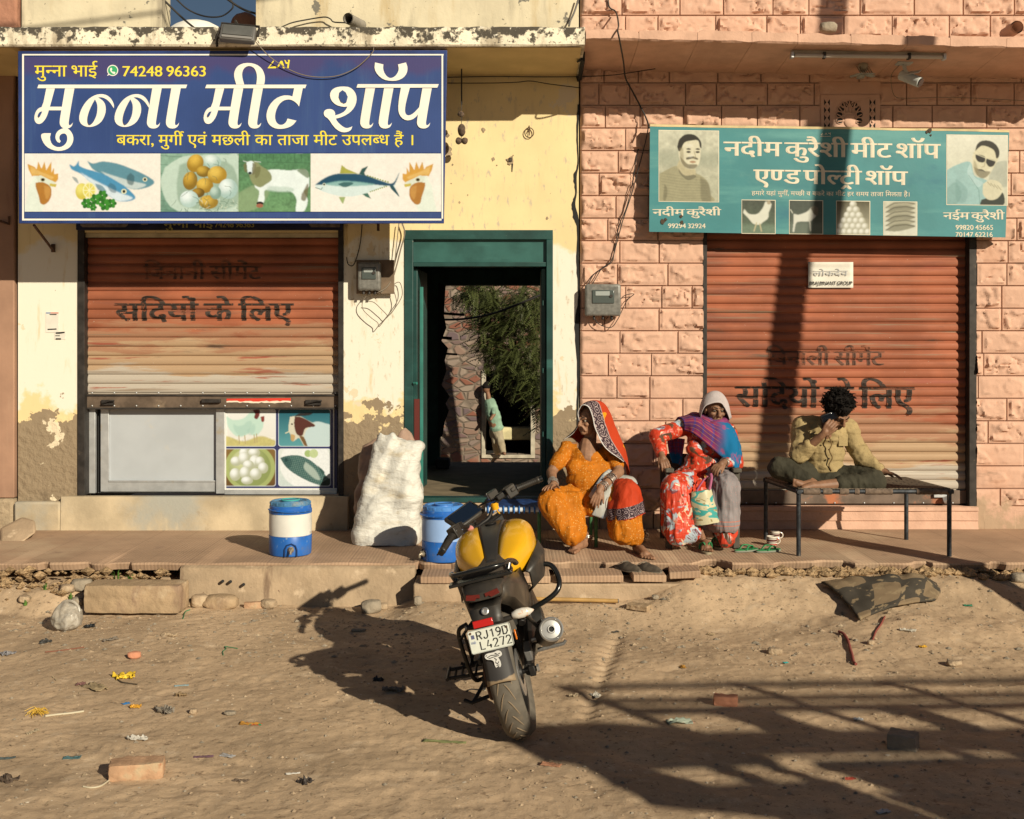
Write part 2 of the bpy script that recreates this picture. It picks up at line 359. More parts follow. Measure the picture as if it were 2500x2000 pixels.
def GP(px, py, it=6):                     # point of the real ground seen at a photo pixel
    z = 0.0
    for _ in range(it):
        p = G(px, py, z); z = .5*z+.5*gz(p.x, p.y)
    p = G(px, py, z); lim = -1.96 if -.75 < p.x < 1.32 else -1.76 if -2.5 < p.x < -.7 else -1.63
    if p.y > lim: p = P(px, py, lim)
    return Vector((p.x, p.y, gz(p.x, p.y)))

# ================================================================ pavement
def pave_edge(x):
    p = xyz(x, np.zeros_like(np.asarray(x, float))); e = -1.575+.07*fbm(p*1.3, 3, 21)+.04*fbm(p*9, 3, 22)+.10*sstep(.10, .22, fbm(p*2.6, 3, 24))+.05*sstep(.12, .2, fbm(p*7, 2, 25))
    return np.where((p[:, 0] > -2.42) & (p[:, 0] < -.70), -1.585+.012*fbm(p*6, 2, 23), e)
px_ = np.arange(-6, 6.4, .03); pe = pave_edge(px_); mb = MB()
mb.loft([[(x, .02, .24), (x, .02, .30), (x, -.8, .302), (x, e+.012, .30+.004*math.sin(x*9)), (x, e, .288), (x, e+.02, .245)] for x, e in zip(px_, pe)])
struct('pavement', mb, m_tile, 35)
mb = MB(); xs2 = np.arange(-2.42, -.69, .03)
def curb_pt(x, y, z, k): return (x, y+.02*float(fbm(xyz([x*3], [z*9+k]), 3, 31)[0]), z+.012*float(fbm(xyz([x*4], [z*3+9]), 3, 32)[0]))
mb.loft([[curb_pt(x, -1.50, -.05, 0), curb_pt(x, -1.50, .283, 0), curb_pt(x, -1.60, .286, 1), curb_pt(x, -1.63, .27, 2), curb_pt(x, -1.645, .18, 3), curb_pt(x, -1.66, .08, 4), curb_pt(x, -1.69, -.05, 5)] for x in xs2])
kb = tag(mb.obj('kerb', mat('stained_kerb', (.38, .28, .185), .9, spec=.2, vary=.2, vscale=3, layers=[((.55, .42, .29), 7, .58, .72), ((.20, .135, .09), (6, 3, .9), .58, .70), ((.30, .22, .14), 2.5, .52, .7), ((.20, .13, .09), 22, .66, .74)], bump=[(9, .6, .02), (45, .5, .008)]), None, 50), 'worn concrete kerb facing under the pavement edge, darkly stained in streaks, with small weep holes', 'kerb')
mb = MB()
for a, b_ in ((544, 1419), (563, 1420), (595, 1427)): q = G(a, b_, .08); mb.cyl(P(a, b_, -1.70), P(a, b_, -1.55), .011, 10)
mb.obj('weep_holes', mat('hole_black', (.02, .02, .02), .9), kb)
# low step in front of the door, with loose slabs on it
st = thing('step', 'low concrete step with loose ribbed slabs below the seated woman in orange', 'step')
mb = MB(); mb.bb(-.70, 1.27, -1.87, -1.55, -.05, .208); mb.obj('riser', m_curb, st, 40, .012)
for a, b, dz, tl in ((-.66, -.10, .0, 0), (-.07, .28, .004, .6), (.31, .80, .006, -.5), (.845, 1.10, .012, 1), (1.12, 1.36, .03, -4)):
    mb = MB(); mb.box(((a+b)/2, -1.735, .236+dz), (b-a-.02, .29, .05), R3(tl*.6, tl, tl*1.5)); mb.obj('slab', m_tile, st, 40, .006)

# ================================================================ left building
lb = thing('shop_building', 'cream and white plastered shop with peeling walls, green doorway and mouldy concrete canopy', 'building')
X0, X1 = WX(44), WX(1413)
mb = MB()
mb.bb(X0, WX(190), 0, .3, .2, 4.4); mb.bb(WX(838), WX(987), 0, .3, .2, 4.4); mb.bb(WX(1350), X1, 0, .3, .2, 4.4)
mb.bb(WX(190), WX(838), 0, .3, WZ(568), 4.4); mb.bb(WX(987), WX(1350), 0, .3, WZ(562), 4.4)
mb.obj('wall', m_plaster, lb, 30)
mb = MB(); mb.bb(WX(850), WX(952), -.035, -.001, WZ(640), 4.0); mb.obj('wall_chase', m_plaster, lb, 30, .004)   # raised pilaster under the sign
# upper wall with the gap to the roof
mb = MB(); mb.bb(WX(53), WX(395), .0, .25, 4.42, 6.2); mb.bb(WX(625), X1, .0, .25, 4.42, 6.2); mb.obj('parapet', m_parapet, lb, 30)
mb = MB(); xs3 = np.linspace(-5.6, .585, 150)
rings = []
for i, x in enumerate(xs3):
    n1, n2, n3 = fbm(np.array([[x*2.5, 0, 0], [x*7, 3, 0], [x*11, 7, 0]]), 3, 41); 
    rings.append([(x, .0, 4.245), (x, -.795, 4.300+.010*n1), (x, -.806+.008*n3, 4.312+.01*n2), (x, -.80+.012*n2, 4.448+.014*n1), (x, -.785, 4.457+.016*n3), (x, .0, 4.47)])
mb.loft(rings); mb.obj('canopy', [m_mould], lb, 35)
mb = MB(); mb.grid([[(x, y, 4.2428+(4.2975-4.2428)*(-y/.79)-.003) for x in np.linspace(-5.5, .56, 20)] for y in (-.02, -.4, -.78)]); mb.obj('soffit', m_soffit, lb, 0)
mb = MB(); xs4 = np.linspace(WX(158), WX(852), 70)
mb.loft([[(x, 0, .25), (x, 0, WZ(1210)), (x, -.075, WZ(1210)+.004*fbm(np.array([[x*5, 1, 1]]), 2, 5)[0]), (x, -.085+.012*fbm(np.array([[x*4, 2, 1]]), 3, 6)[0], .56), (x, -.10+.02*fbm(np.array([[x*3, 5, 1]]), 3, 7)[0], .25)] for x in xs4]); mb.obj('plinth', m_plinth, lb, 40)
mb = MB(); mb.bb(X0, WX(157), -.09, -.001, .25, .545); mb.obj('pier_base', m_plinth, lb, 30, .02)
# bare cement patches where plaster fell, on both piers: ragged slabs of the rough under-coat showing proud of the paint film are shaded in the material
mb = MB()                                               # crack along the joint with the pink building
ck = [(1412, 255), (1409, 330), (1411, 400), (1404, 430), (1406, 470), (1400, 500), (1405, 530), (1411, 560), (1410, 640), (1413, 720), (1408, 800), (1412, 900), (1410, 1000), (1413, 1150)]
wd = [5, 4, 3, 7, 4, 8, 12, 4, 5, 4, 9, 5, 4, 3]
cc = cr([(a, b, w) for (a, b), w in zip(ck, wd)], 6)
L = [P(a-w*.5*(.6+.8*random.random()), b, -.004) for a, b, w in cc]; Rr = [P(a+w*.6, b, -.004) for a, b, w in cc]
mb.grid([[l, r] for l, r in zip(L, Rr)]); mb.obj('crack', m_black, lb, 0)
mb = MB(); pts = [(1428, 112), (1424, 130), (1414, 133), (1418, 146), (1408, 150), (1412, 166), (1404, 182), (1410, 200), (1420, 196), (1428, 150)]
mb.prism([(a, b) for a, b in pts], lambda a, b: P(a, b, -.02 if b > 150 else -.5), lambda a, b: P(a, b, .0 if b > 150 else -.45)); mb.obj('broken_edge', m_black, lb, 0)
# shutter opening: guide rails, old sign strip, header bar
for q in ((190, 207), (826, 839)): MB().bb(WX(q[0]), WX(q[1]), -.012, .14, WZ(1210), WZ(545)).obj('guide_rail', m_dark, lb, 30, .003)
mb = MB(); mb.bb(WX(207), WX(826), .02, .05, WZ(579), WZ(569)); mb.obj('header_bar', mat('cream_bar', (.50, .44, .30), .7, vary=.2), lb)
mb = MB(); mb.bb(WX(207), WX(826), .10, .30, WZ(580), WZ(500)); mb.obj('shutter_box', m_black, lb)
PER = .0816
def slat_y(z, base, z0):                              # front surface of the shutter at height z
    u = ((np.asarray(z)-z0)/PER) % 1.0; c = np.abs(2*u-1); return base-.016*(1-c**2.6)+.010*np.exp(-((u-.06)/.045)**2)
def shutter(name, label_parent, xa, xb, za, zb, base, m, seed):
    mb = MB(); zz = np.arange(za, zb, PER/12); X = np.linspace(xa, xb, 30)
    A = []
    for z in zz:
        y = float(slat_y(z, base, za)); k = math.floor((z-za)/PER); nn = fbm(np.array([[x*1.2, k*.7, seed] for x in X]), 3, seed)
        A.append([(x, y+.012*n, z) for x, n in zip(X, nn)])
    mb.grid(A); return mb.obj(name, m, label_parent, 50)
zb0 = WZ(963)
shutter('shutter_curtain', lb, WX(206), WX(827), zb0, WZ(579), .085, slat_mat('worn_orange_shutter', (2.25, 1.95, 1.78, 1.55)), 3)
bar = MB().bb(WX(206), WX(827), .055, .10, WZ(1000), zb0).obj('shutter_bottom_rail', mat('brown_shutter_rail', (.125, .09, .065), .6, .2, vary=.3, vscale=9, layers=[((.26, .19, .13), 5, .60, .74)]), lb, 30, .004)
mb = MB(); mb.bb(WX(206), WX(827), .046, .055, WZ(968), WZ(964)); mb.bb(WX(206), WX(827), .046, .055, WZ(1000), WZ(996)); mb.obj('rail_lip', m_dark, bar)
mb = MB()
for i in range(12):
    for py in (959.5, 991): mb.ell(P(225+i*54, py, .052), (.008, .006, .008), None, 8, 5)
mb.obj('rivets', m_alu, bar)
for pxa, pxb in ((244, 274), (744, 782)):
    mb = MB(); mb.bb(WX(pxa), WX(pxb), .03, .054, WZ(990), WZ(977)); mb.tube([P(pxa+4, 986, .02), P(pxb-6, 978, .0), P(pxb+4, 979, .01)], .006); mb.obj('latch', m_dark, bar, 40, .003)
mb = MB(); mb.bb(WX(490), WX(536), .02, .054, WZ(984), WZ(975)); mb.obj('handle', m_dark, bar, 40, .004)
mb = MB(); top = [(553, 973.5), (710, 972)]; bot = [(710-i*157/24, 978+3.0*random.random()) for i in range(25)]
mb.prism(top+bot, lambda a, b: P(a, b, .0525), lambda a, b: P(a, b, .0545)); mb.obj('red_sticker', mat('red_vinyl', (.62, .05, .03), .5), bar, 0)
mb = MB(); bot2 = [(710-i*157/24, 982+3*random.random()) for i in range(25)]
mb.prism(top+bot2, lambda a, b: P(a, b, .0535), lambda a, b: P(a, b, .0547)); mb.obj('torn_backing', mat('torn_paper', (.75, .65, .52), .8), bar, 0)
# counter front under the shutter
cf = thing('counter_front', 'aluminium framed counter front with sliding grey panel under the half open left shutter', 'counter', (0, 0, 0))
mb = MB(); mb.bb(WX(207), WX(222), .10, .14, WZ(1208), WZ(985)); mb.bb(WX(222), WX(826), .17, .175, WZ(1210), WZ(985)); mb.obj('side_strip', m_alu, cf, 30, .002)
mb = MB(); mb.bb(WX(222), WX(236), .165, .168, WZ(1208), WZ(985)); mb.obj('dark_gap', m_black, cf)
slid = MB().bb(WX(252), WX(524), .145, .155, WZ(1180), WZ(985)).obj('sliding_panel', m_greypanel, cf)
mb = MB(); mb.bb(WX(233), WX(253), .125, .16, WZ(1205), WZ(985)); mb.bb(WX(253), WX(520), .125, .16, WZ(1205), WZ(1179)); mb.bb(WX(253), WX(520), .118, .125, WZ(1181), WZ(1177)); mb.obj('panel_frame', m_alu, slid, 30, .002)
mb = MB(); mb.bb(WX(520), WX(541), .10, .16, WZ(1209), WZ(985)); mb.bb(WX(541), WX(818), .10, .16, WZ(1211), WZ(1200)); mb.obj('fixed_frame', m_alu, cf, 30, .002)
mb = MB(); mb.bb(WX(541), WX(818), .12, .15, WZ(1200), WZ(985)); mb.obj('picture_board', mat('navy_print', (.03, .035, .12), .4, vary=.1), cf)
mb = MB(); mb.bb(WX(541), WX(818), .112, .12, WZ(1200), WZ(1196)); mb.bb(WX(541), WX(544), .112, .12, WZ(1196), WZ(985)); mb.bb(WX(808), WX(811), .112, .12, WZ(1196), WZ(985)); mb.obj('picture_edge', mat('white_edge', (.62, .62, .60), .5), cf)

# doorway: frame, transom, open leaf, passage
df = MB().bb(WX(987), WX(1350), -.01, .06, WZ(585), WZ(562)).bb(WX(987), WX(1009), -.01, .10, WZ(1210), WZ(585)).bb(WX(1334), WX(1350), -.01, .10, WZ(1210), WZ(585)).bb(WX(1009), WX(1334), .0, .08, WZ(651), WZ(640)).obj('door_frame', m_teal, lb, 30, .004)
mb = MB(); mb.bb(WX(1009), WX(1334), .03, .05, WZ(640), WZ(585)); mb.obj('transom', mat('transom_green', (.028, .095, .085), .35, spec=.5, vary=.25, vscale=4, layers=[((.06, .17, .15), (1, 1, 5), .56, .74), ((.02, .08, .07), (3, 1, 3), .6, .74)]), df, 30)
dl = MB().box((WX(1013)+.02, .36, (WZ(1205)+WZ(655))/2), (.035, .60, WZ(655)-WZ(1205)), R3(0, 0, -4)).obj('door_leaf', m_teal, lb, 30, .004)
mb = MB(); mb.bb(WX(1010), WX(1024), .055, .065, WZ(1180), WZ(975)); mb.obj('maroon_panel', m_maroon, dl)
mb = MB(); mb.bb(WX(1024), WX(1032), .05, .07, WZ(1205), WZ(700)); mb.obj('leaf_edge', m_teallight, dl, 30, .002)
dr = MB().bb(WX(1322), WX(1333), .05, .5, WZ(1205), WZ(655)).obj('door_leaf', m_teal, lb, 30, .004)
for py in (740, 905, 1060):
    MB().cyl(P(1326, py-6, .035), P(1326, py+6, .035), .011, 8).obj('hinge', m_teal, dr)
MB().cyl(P(1010, 936, -.02), P(1018, 936, -.04), .012, 8).obj('hasp', m_teallight, dl)
mb = MB(); mb.bb(WX(960), WX(1352), -.06, .08, WZ(1225), WZ(1213)); mb.obj('threshold', m_teal, lb, 30, .004)
mb = MB(); mb.bb(WX(945), WX(1413), -.055, .3, .25, WZ(1226)); mb.obj('door_step', m_curb, lb, 30, .01)
mb = MB(); Yb = 3.0; xl, xr = -1.02, .40
mb.bb(xl-.1, xl, .301, Yb, .2, 2.75); mb.bb(xr, xr+.1, .301, Yb, .2, 2.75); mb.bb(xl-.1, xr+.1, .301, Yb+.2, 2.75, 2.85)
s3 = FPX/(DW+Yb); ox0, ox1, oz1 = (1075-1250)/s3, (1322-1250)/s3, 1.9+(843-697)/s3
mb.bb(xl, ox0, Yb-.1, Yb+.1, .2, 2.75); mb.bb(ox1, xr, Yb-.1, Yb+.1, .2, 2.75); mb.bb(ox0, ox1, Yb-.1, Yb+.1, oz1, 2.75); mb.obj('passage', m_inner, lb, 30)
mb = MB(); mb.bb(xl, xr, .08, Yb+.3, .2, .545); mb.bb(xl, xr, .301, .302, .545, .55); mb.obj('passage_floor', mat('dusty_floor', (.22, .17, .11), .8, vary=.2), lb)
fr = [(1070, 690), (1088, 697), (1084, 770), (1090, 800), (1078, 832), (1094, 850), (1086, 880), (1090, 905), (1078, 940), (1098, 968), (1088, 985), (1096, 1003), (1086, 1030), (1080, 1065), (1070, 1070)]
mb = MB(); mb.prism([(a, b) for a, b in fr], lambda a, b: P(a, b, Yb-.16), lambda a, b: P(a, b, Yb-.12)); mb.obj('ragged_silhouette', m_black, lb, 0)  # made-up black cut-out for the silhouette at the opening's left edge
mb = MB()
for (a, b, w, h) in ((1078, 764, 55, 6), (1078, 822, 25, 7), (1082, 862, 34, 5)): mb.box(P(a+w/2, b+h/2, Yb-.18), (w/s3, .03, h/s3), R3(0, 4, 0))
mb.obj('bracket_silhouette', m_black, lb)  # black bars added for the silhouettes jutting into the opening
mb = MB(); mb.bb((1070-1250)/s3, (1102-1250)/s3, Yb-.5, Yb-.2, .546, WZ(1160)*0+.60+.05); mb.obj('block_silhouette', m_black, lb, 30, .02)  # black block added for the dark shape at the opening's foot
# ---- roofscape behind the gap
mb = MB(); mb.lathe([(.46*math.cos(a), .46*math.sin(a)) for a in [math.pi/2*k/8 for k in range(9)][::1]][:8]+[(.02, .46)], P(481, 150, 3.0), 32)
tag(mb.obj('roof_dome', mat('limewash_white', (.80, .77, .68), .9, vary=.06, bump=[(12, .2, .01)]), None, 60), 'white rounded dome top on the roof behind the canopy gap', 'dome')
mb = MB(); poly = [(560, 75), (566, 44), (578, 34), (598, 29), (612, 33), (625, 40), (632, 75)]
mb.prism([(a, b) for a, b in poly], lambda a, b: P(a, b, 1.2), lambda a, b: P(a, b, 1.9)); tag(mb.obj('roof_stone', m_redstone, None, 30, .03), 'rough red stone block on the roof beside the floodlight', 'stone')
mb = MB(); mb.bb(-5, .5, .26, 3, 4.2, 4.36); mb.obj('roof', m_bare, lb)
mb = MB(); mb.bb(-5.5, -4.33, .3, 6, .2, 4.3); mb.bb(-5, .5, 3.25, 3.5, 2.9, 4.2); mb.obj('rear_wall', m_bare, lb)

# ================================================================ neighbour at the far left
nb = thing('sandstone_building', 'brown sandstone pier of the neighbouring building at the left edge', 'building')
mb = MB(); mb.bb(-7, WX(38), -.03, .5, WZ(1215), WZ(140)); mb.obj('pier', m_sandstone, nb, 30, .01)
mb = MB(); mb.bb(-7, WX(46), -.05, .5, 4.46, 6.2); mb.bb(-7, WX(48), -.08, .4, 4.3, 4.455); mb.obj('upper_stone', m_redstone, nb, 30, .02)
mb = MB(); mb.bb(-7, WX(40), -.06, .3, .2, WZ(1216)); mb.obj('pier_foot', m_bare, nb, 30, .03)
mb = MB(); mb.tube([P(0, 540, -.05), P(22, 547, -.06), P(22, 528, -.06)], .012, 8); mb.obj('iron_hook', m_rust, nb)
mb = MB(); v = [(0, 1330), (0, 1290), (55, 1262), (86, 1272), (88, 1300), (20, 1350)]
mb.prism(v, lambda a, b: P(a, b, -.55+(1300-b)*.004), lambda a, b: P(a, b, -.25)); tag(mb.obj('concrete_wedge', m_curb, None, 30, .02), 'sloping broken concrete wedge on the pavement against the left pier', 'concrete block')

# ================================================================ pink stone building
pb = thing('stone_shop_building', 'pink painted rock faced stone shop with canopy and orange shutter', 'building')
ROW = .1965; zrow0 = WZ(1303)
rnd = random.Random(11)
sx0, sx1, sz0, sz1 = WX(1716), WX(2384), WZ(1236), WZ(545)
mb = MB(); gw = .0045
for r in range(-1, 25):
    z0 = zrow0+r*ROW; z1 = z0+ROW; j = [WX(1417)]; xx = j[0]+rnd.uniform(.14, .42)
    while xx < 5.0: j.append(xx); xx += rnd.uniform(.26, .52)
    j.append(5.05); j = np.array(j)
    gx = np.unique(np.round(np.concatenate([np.arange(j[0], 5.0, .0125)]+[[q-gw*1.5, q-gw*.5, q+gw*.5, q+gw*1.5] for q in j[1:-1]]+[[sx0, sx1]]), 4))
    gz_ = np.concatenate([[z0, z0+gw*.5, z0+gw*1.5], np.linspace(z0+.014, z1-.014, 13), [z1-gw*1.5, z1-gw*.5, z1]])
    for q in (sz0, sz1):
        if z0 < q < z1: gz_ = np.unique(np.append(gz_, q))
    XX, ZZ = np.meshgrid(gx, gz_); x = XX.ravel(); z = ZZ.ravel(); k = np.clip(np.searchsorted(j, x), 1, len(j)-1); bid = k*7.31+r*3.77
    dx = np.minimum(np.abs(x-j[k-1]), np.abs(j[k]-x)); dz = np.minimum(z-z0, z1-z); d = np.minimum(dx, dz)
    p = np.stack([x, z, bid], 1); hb = _hash(k.astype(int), np.full_like(k, r+50), np.zeros_like(k), 5)
    inn = sstep(.016, .030, d+.020*fbm(p*[12, 12, 1], 3, 51)); ro = fbm(p*[4.5, 7, 1], 4, 52); r2 = fbm(p*[8, 12, 1], 3, 53); r3 = fbm(p*[26, 34, 1], 3, 57)
    rid = np.abs(fbm(p*[5, 9, 1]+9, 3, 58))
    h = inn*(.007+.004*hb+.017*sstep(.025, .04, ro)*sstep(.15, .4, hb)+.010*sstep(.10, .115, r2)-.020*sstep(.022, .0, rid)*sstep(.3, .5, hb)+.022*np.clip(ro, -.3, .05)+.010*r3)
    h = np.where(d < gw*.6, -.020, h)
    h = np.where((x > WX(2000)) & (x < WX(2150)) & (z > WZ(330)) & (z < WZ(200)), .003, h)
    h = np.where(z > WZ(1236)+.0, h, np.where(x < sx0-.03, h, .006+.01*r2)); V = np.stack([x, -h, z], 1); nc = len(gx)
    kp = ~((XX[:-1, :-1] >= sx0-1e-4) & (XX[:-1, :-1] < sx1-1e-4) & (ZZ[:-1, :-1] >= sz0-1e-4) & (ZZ[:-1, :-1] < sz1-1e-4))
    mb.add(V, [(int(a*nc+c), int(a*nc+c+1), int((a+1)*nc+c+1), int((a+1)*nc+c)) for a, c in zip(*np.nonzero(kp))])
wo = mb.obj('wall', m_pink, pb, 50, fix=False)
mb = MB(); mb.bb(sx0, sx0+.004, .001, .25, sz0, sz1); mb.bb(sx1-.004, sx1, .001, .25, sz0, sz1); mb.obj('reveal', m_pinkflat, pb)
mb = MB(); mb.bb(WX(1417), sx0-.01, .03, .3, .2, 5.2); mb.bb(sx1+.01, 6.4, .03, .3, .2, 5.2); mb.bb(sx0, sx1, .03, .3, sz1+.01, 5.2); mb.bb(5.0, 9, -.01, .02, .2, 5.2); mb.obj('backing', m_pinkflat, pb)
mb = MB(); mb.bb(.62, 16, .301, 3.3, .2, 5.8); mb.bb(.62, 16, .02, .30, 5.2, 5.8); mb.obj('unseen_bulk', m_pinkflat, pb)  # added unseen body of the building, depth set so sun reaches the far wall
jx = [1430, 1560, 1703, 1836, 1948, 2078, 2216, 2320, 2458, 2600, 2760]
def czb(px): return 1.9+(HZ-(97+(px-1430)*.0196))/304.35
def czt(px): return 1.9+(HZ-(70+(px-1430)*.0225))/304.35
mb = MB()
for a, b in zip(jx[:-1], jx[1:]):
    ja, jb = (a-1250)/304.35+.0015, (b-1250)/304.35-.0015; n = 14; rings = []; ph = random.uniform(-.008, .008)
    for k in range(n):
        t = k/(n-1); X = ja+(jb-ja)*t; q = a+(b-a)*t; e = fbm(np.array([[X*9, 1, 2], [X*13, 4, 2], [X*8, 9, 3]]), 3, 61)*.03; chip = .02*(math.exp(-(t/.06)**2)+math.exp(-((1-t)/.06)**2))*random.random()
        rings.append([(X, .0, czb(q)-.055), (X, -.785, czb(q)+e[0]*.5), (X, -.80+e[2]*.3, czb(q)+.012+e[0]), (X, -.80+e[1]*.4, czt(q)-chip+e[1]+ph), (X, -.78, czt(q)+.006-chip+e[1]+ph), (X, 0, czt(q)+.012)])
    mb.loft(rings)
mb.obj('canopy', m_pinkflat, pb, 35)
mb = MB(); mb.bb(.60, 9, -.76, -.02, 4.37, 4.385); mb.obj('canopy_core', m_pinkflat, pb)
# carved vent partly behind the board
jl = MB().bb(WX(2003), WX(2148), -.012, -.0005, WZ(330), WZ(232)).obj('carved_panel', m_pink, pb, 30, .004)
mb = MB(); dk = MB()
for cx in (2019, 2130):
    for k in range(4):
        cy = 250+k*19
        for sg in (-1, 1): dk.prism([(cx+sg*1.5, cy), (cx+sg*7, cy-8), (cx+sg*7, cy+8)], lambda a, b: P(a, b, -.0135), lambda a, b: P(a, b, -.0128))
        mb.ell(P(cx, cy+9, -.014), (.012, .008, .012), None, 8, 5)
for k in range(9):
    a = math.radians(200-k*27.5); cx, cy = 2074+25*math.cos(a), 284-31*math.sin(a)
    dk.prism([(cx+8*math.cos(t), cy+7.5*math.sin(t)) for t in [2*math.pi*q/9 for q in range(9)]], lambda a, b: P(a, b, -.0135), lambda a, b: P(a, b, -.0128))
    mb.tube([P(2074+13*math.cos(a), 290-16*math.sin(a), -.016), P(2074+31*math.cos(a), 284-37*math.sin(a), -.018)], .006, 6)
    mb.tube([P(cx+9*math.cos(t), cy+8*math.sin(t), -.017) for t in [2*math.pi*q/8 for q in range(9)]], .004, 5)
mb.ell(P(2074, 296, -.01), (.055, .02, .06)); mb.obj('carving', m_pink, jl, 60); dk.obj('piercing', m_black, jl, 0)
# shutter of the pink shop
for q in ((sx0, WX(1726)), (WX(2366), sx1)): MB().bb(q[0], q[1], -.005, .16, sz0, sz1).obj('guide_rail', m_dark, pb, 30, .003)
zp0 = WZ(1200); shutter('shutter_curtain', pb, WX(1725), WX(2367), zp0, WZ(560), .10, slat_mat('orange_shutter', (1.55, 1.15, .95, .72)), 8)
rb_ = MB().bb(WX(1725), WX(2367), .07, .12, WZ(1233), zp0).obj('shutter_bottom_rail', mat('patched_shutter_rail', (.15, .11, .085), .6, .2, vary=.3, layers=[((.42, .15, .07), 3, .54, .64)]), pb, 30, .004)
mb = MB()
for i in range(9): mb.ell(P(1750+i*72, 1228, .066), (.008, .006, .008), None, 8, 5)
mb.obj('rivets', m_alu, rb_)
mb = MB(); mb.lathe([(.03, 0), (.032, .05), (.02, .06)], P(2305, 1222, .03), 14, R3(70, 0, 60)); mb.bb(WX(2285), WX(2325), .04, .069, WZ(1216), WZ(1208)); mb.obj('padlock', m_alu, rb_, 40)
mb = MB(); n = 60; xs5 = np.linspace(sx0-.02, sx1+.005, n); rings = []
for X in xs5:
    e = fbm(np.array([[X*4, 1, 2], [X*6, 3, 2], [X*3, 8, 1], [X*9, 2, 7]]), 3, 66)*.03
    rings.append([(X, .0, .25), (X, .09, sz0-.002), (X, -.03+e[0]*.4, sz0-.004+e[3]*.15), (X, -.035+e[1], .46), (X, -.022+e[1]*.6, .455), (X, -.03+e[2], .375), (X, -.018+e[2], .37), (X, -.04+e[0], .25)])
mb.loft(rings); mb.obj('plinth', m_pinkflat, pb, 35)

# ================================================================ made-up yard behind the passage, standing in for a reflected view
def stone_after(t):
    v = t.new('ShaderNodeTexVoronoi', feature='DISTANCE_TO_EDGE'); mp = t.new('ShaderNodeMapping'); t.link(t.coord(), mp.inputs[0]); mp.inputs[3].default_value = (3.6, 1, 6.5); t.link(mp.outputs[0], v.inputs['Vector']); v.inputs['Scale'].default_value = 1.0
    w = t.new('ShaderNodeTexVoronoi'); t.link(mp.outputs[0], w.inputs['Vector']); w.inputs['Scale'].default_value = 1.0
    sp = t.new('ShaderNodeSeparateColor'); t.link(w.outputs['Color'], sp.inputs[0])
    c = t.mix(t.smooth(sp.outputs[0], .1, .9), lin((.23, .145, .11)), lin((.28, .22, .175))); c = t.mix(t.smooth(sp.outputs[1], .55, .8), c, lin((.22, .09, .06))); c = t.mix(t.smooth(sp.outputs[2], .65, .9), c, lin((.14, .10, .105)))
    e = t.smooth(v.outputs['Distance'], .0, .16); c = t.mix(e, lin((.17, .135, .105)), c)
    c = t.mix(t.smooth(t.noise(1.1, 4), .55, .72), c, lin((.27, .225, .175)))
    t.link(c, t.b.inputs['Base Color']); t.bump(e, .8, .03)
m_masonry = mat('rubble_masonry', (.4, .3, .2), .95, after=stone_after)
Yw = 18.0; yx0, yx1, yz0, yz1 = (1186-1250)/100, (1296-1250)/100, 1.9-(1110-843)/100, 1.9-(905-843)/100
yw = thing('yard_wall', 'rubble masonry wall with a doorway in the stand-in yard behind the dark passage', 'wall')
mb = MB(); mb.bb(-6, yx0, Yw, Yw+.35, -1.6, 5.2); mb.bb(yx1, 6, Yw, Yw+.35, -1.6, 5.2); mb.bb(yx0, yx1, Yw, Yw+.35, yz1, 5.2); mb.bb(yx0, yx1, Yw, Yw+.35, -1.6, yz0); mb.obj('masonry', m_masonry, yw, 0)
mb = MB(); mb.bb(yx0-.10, yx0, Yw-.04, Yw+.1, yz0, yz1); mb.bb(yx1, yx1+.10, Yw-.04, Yw+.1, yz0, yz1); mb.bb(yx0-.1, yx1+.1, Yw-.05, Yw+.1, yz0-.08, yz0-.002); mb.obj('door_surround', mat('grey_render', (.42, .38, .30), .9, vary=.2), yw)
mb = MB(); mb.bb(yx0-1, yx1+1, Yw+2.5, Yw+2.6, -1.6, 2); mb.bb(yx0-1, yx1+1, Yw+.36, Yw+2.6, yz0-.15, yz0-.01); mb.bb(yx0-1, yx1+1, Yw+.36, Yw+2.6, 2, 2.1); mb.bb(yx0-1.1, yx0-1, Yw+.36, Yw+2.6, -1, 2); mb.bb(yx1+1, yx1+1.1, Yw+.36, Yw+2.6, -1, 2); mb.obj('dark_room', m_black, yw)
mb = MB(); mb.bb(yx0+.3, yx1+.2, Yw+.6, Yw+1.0, yz0+.30, yz0+.62); tag(mb.obj('bed', mat('pale_yellow_sheet', (.62, .55, .32), .9, vary=.2), None, 30, .04), 'low bed with a pale yellow sheet inside the far doorway of the stand-in yard', 'bed')
tag(rope('yard_cable', [P(1078, 781, 9), P(1140, 778, 9), P(1215, 762, 9), P(1340, 712, 9)], .018, m_wire), 'dark cable crossing the stand-in yard in front of the rubble wall', 'cable')
# neem tree in the stand-in yard
nt = thing('neem_tree', 'neem tree with drooping feathery leaves in the stand-in yard behind the passage', 'tree', (1.9, 13.6, -1.47))
mb = MB(); tr = [(0, 0, -.2), (-.05, 0, 1.2), (-.1, .1, 2.6), (-.25, .1, 4.2), (-.3, 0, 5.2)]
mb.tube(cr(tr, 5), [.16-.004*i for i in range(21)], 10)
limbs = []
for k in range(16):
    z0 = 2.2+k*.2; dx = -random.uniform(.8, 2.6); dy = random.uniform(-1.2, 1.0); l = [Vector((-.15, 0, z0)), Vector((dx*.5, dy*.5, z0+.6)), Vector((dx, dy, z0+.55+random.uniform(-.3, .3)))]
    limbs.append(l); mb.tube(cr(l, 4), [.055, .05, .045, .04, .035, .03, .025, .02, .012], 6)
mb.obj('trunk', mat('grey_bark', (.13, .10, .08), .95, bump=[(30, .6, .02)]), nt, 60)
mb = MB()
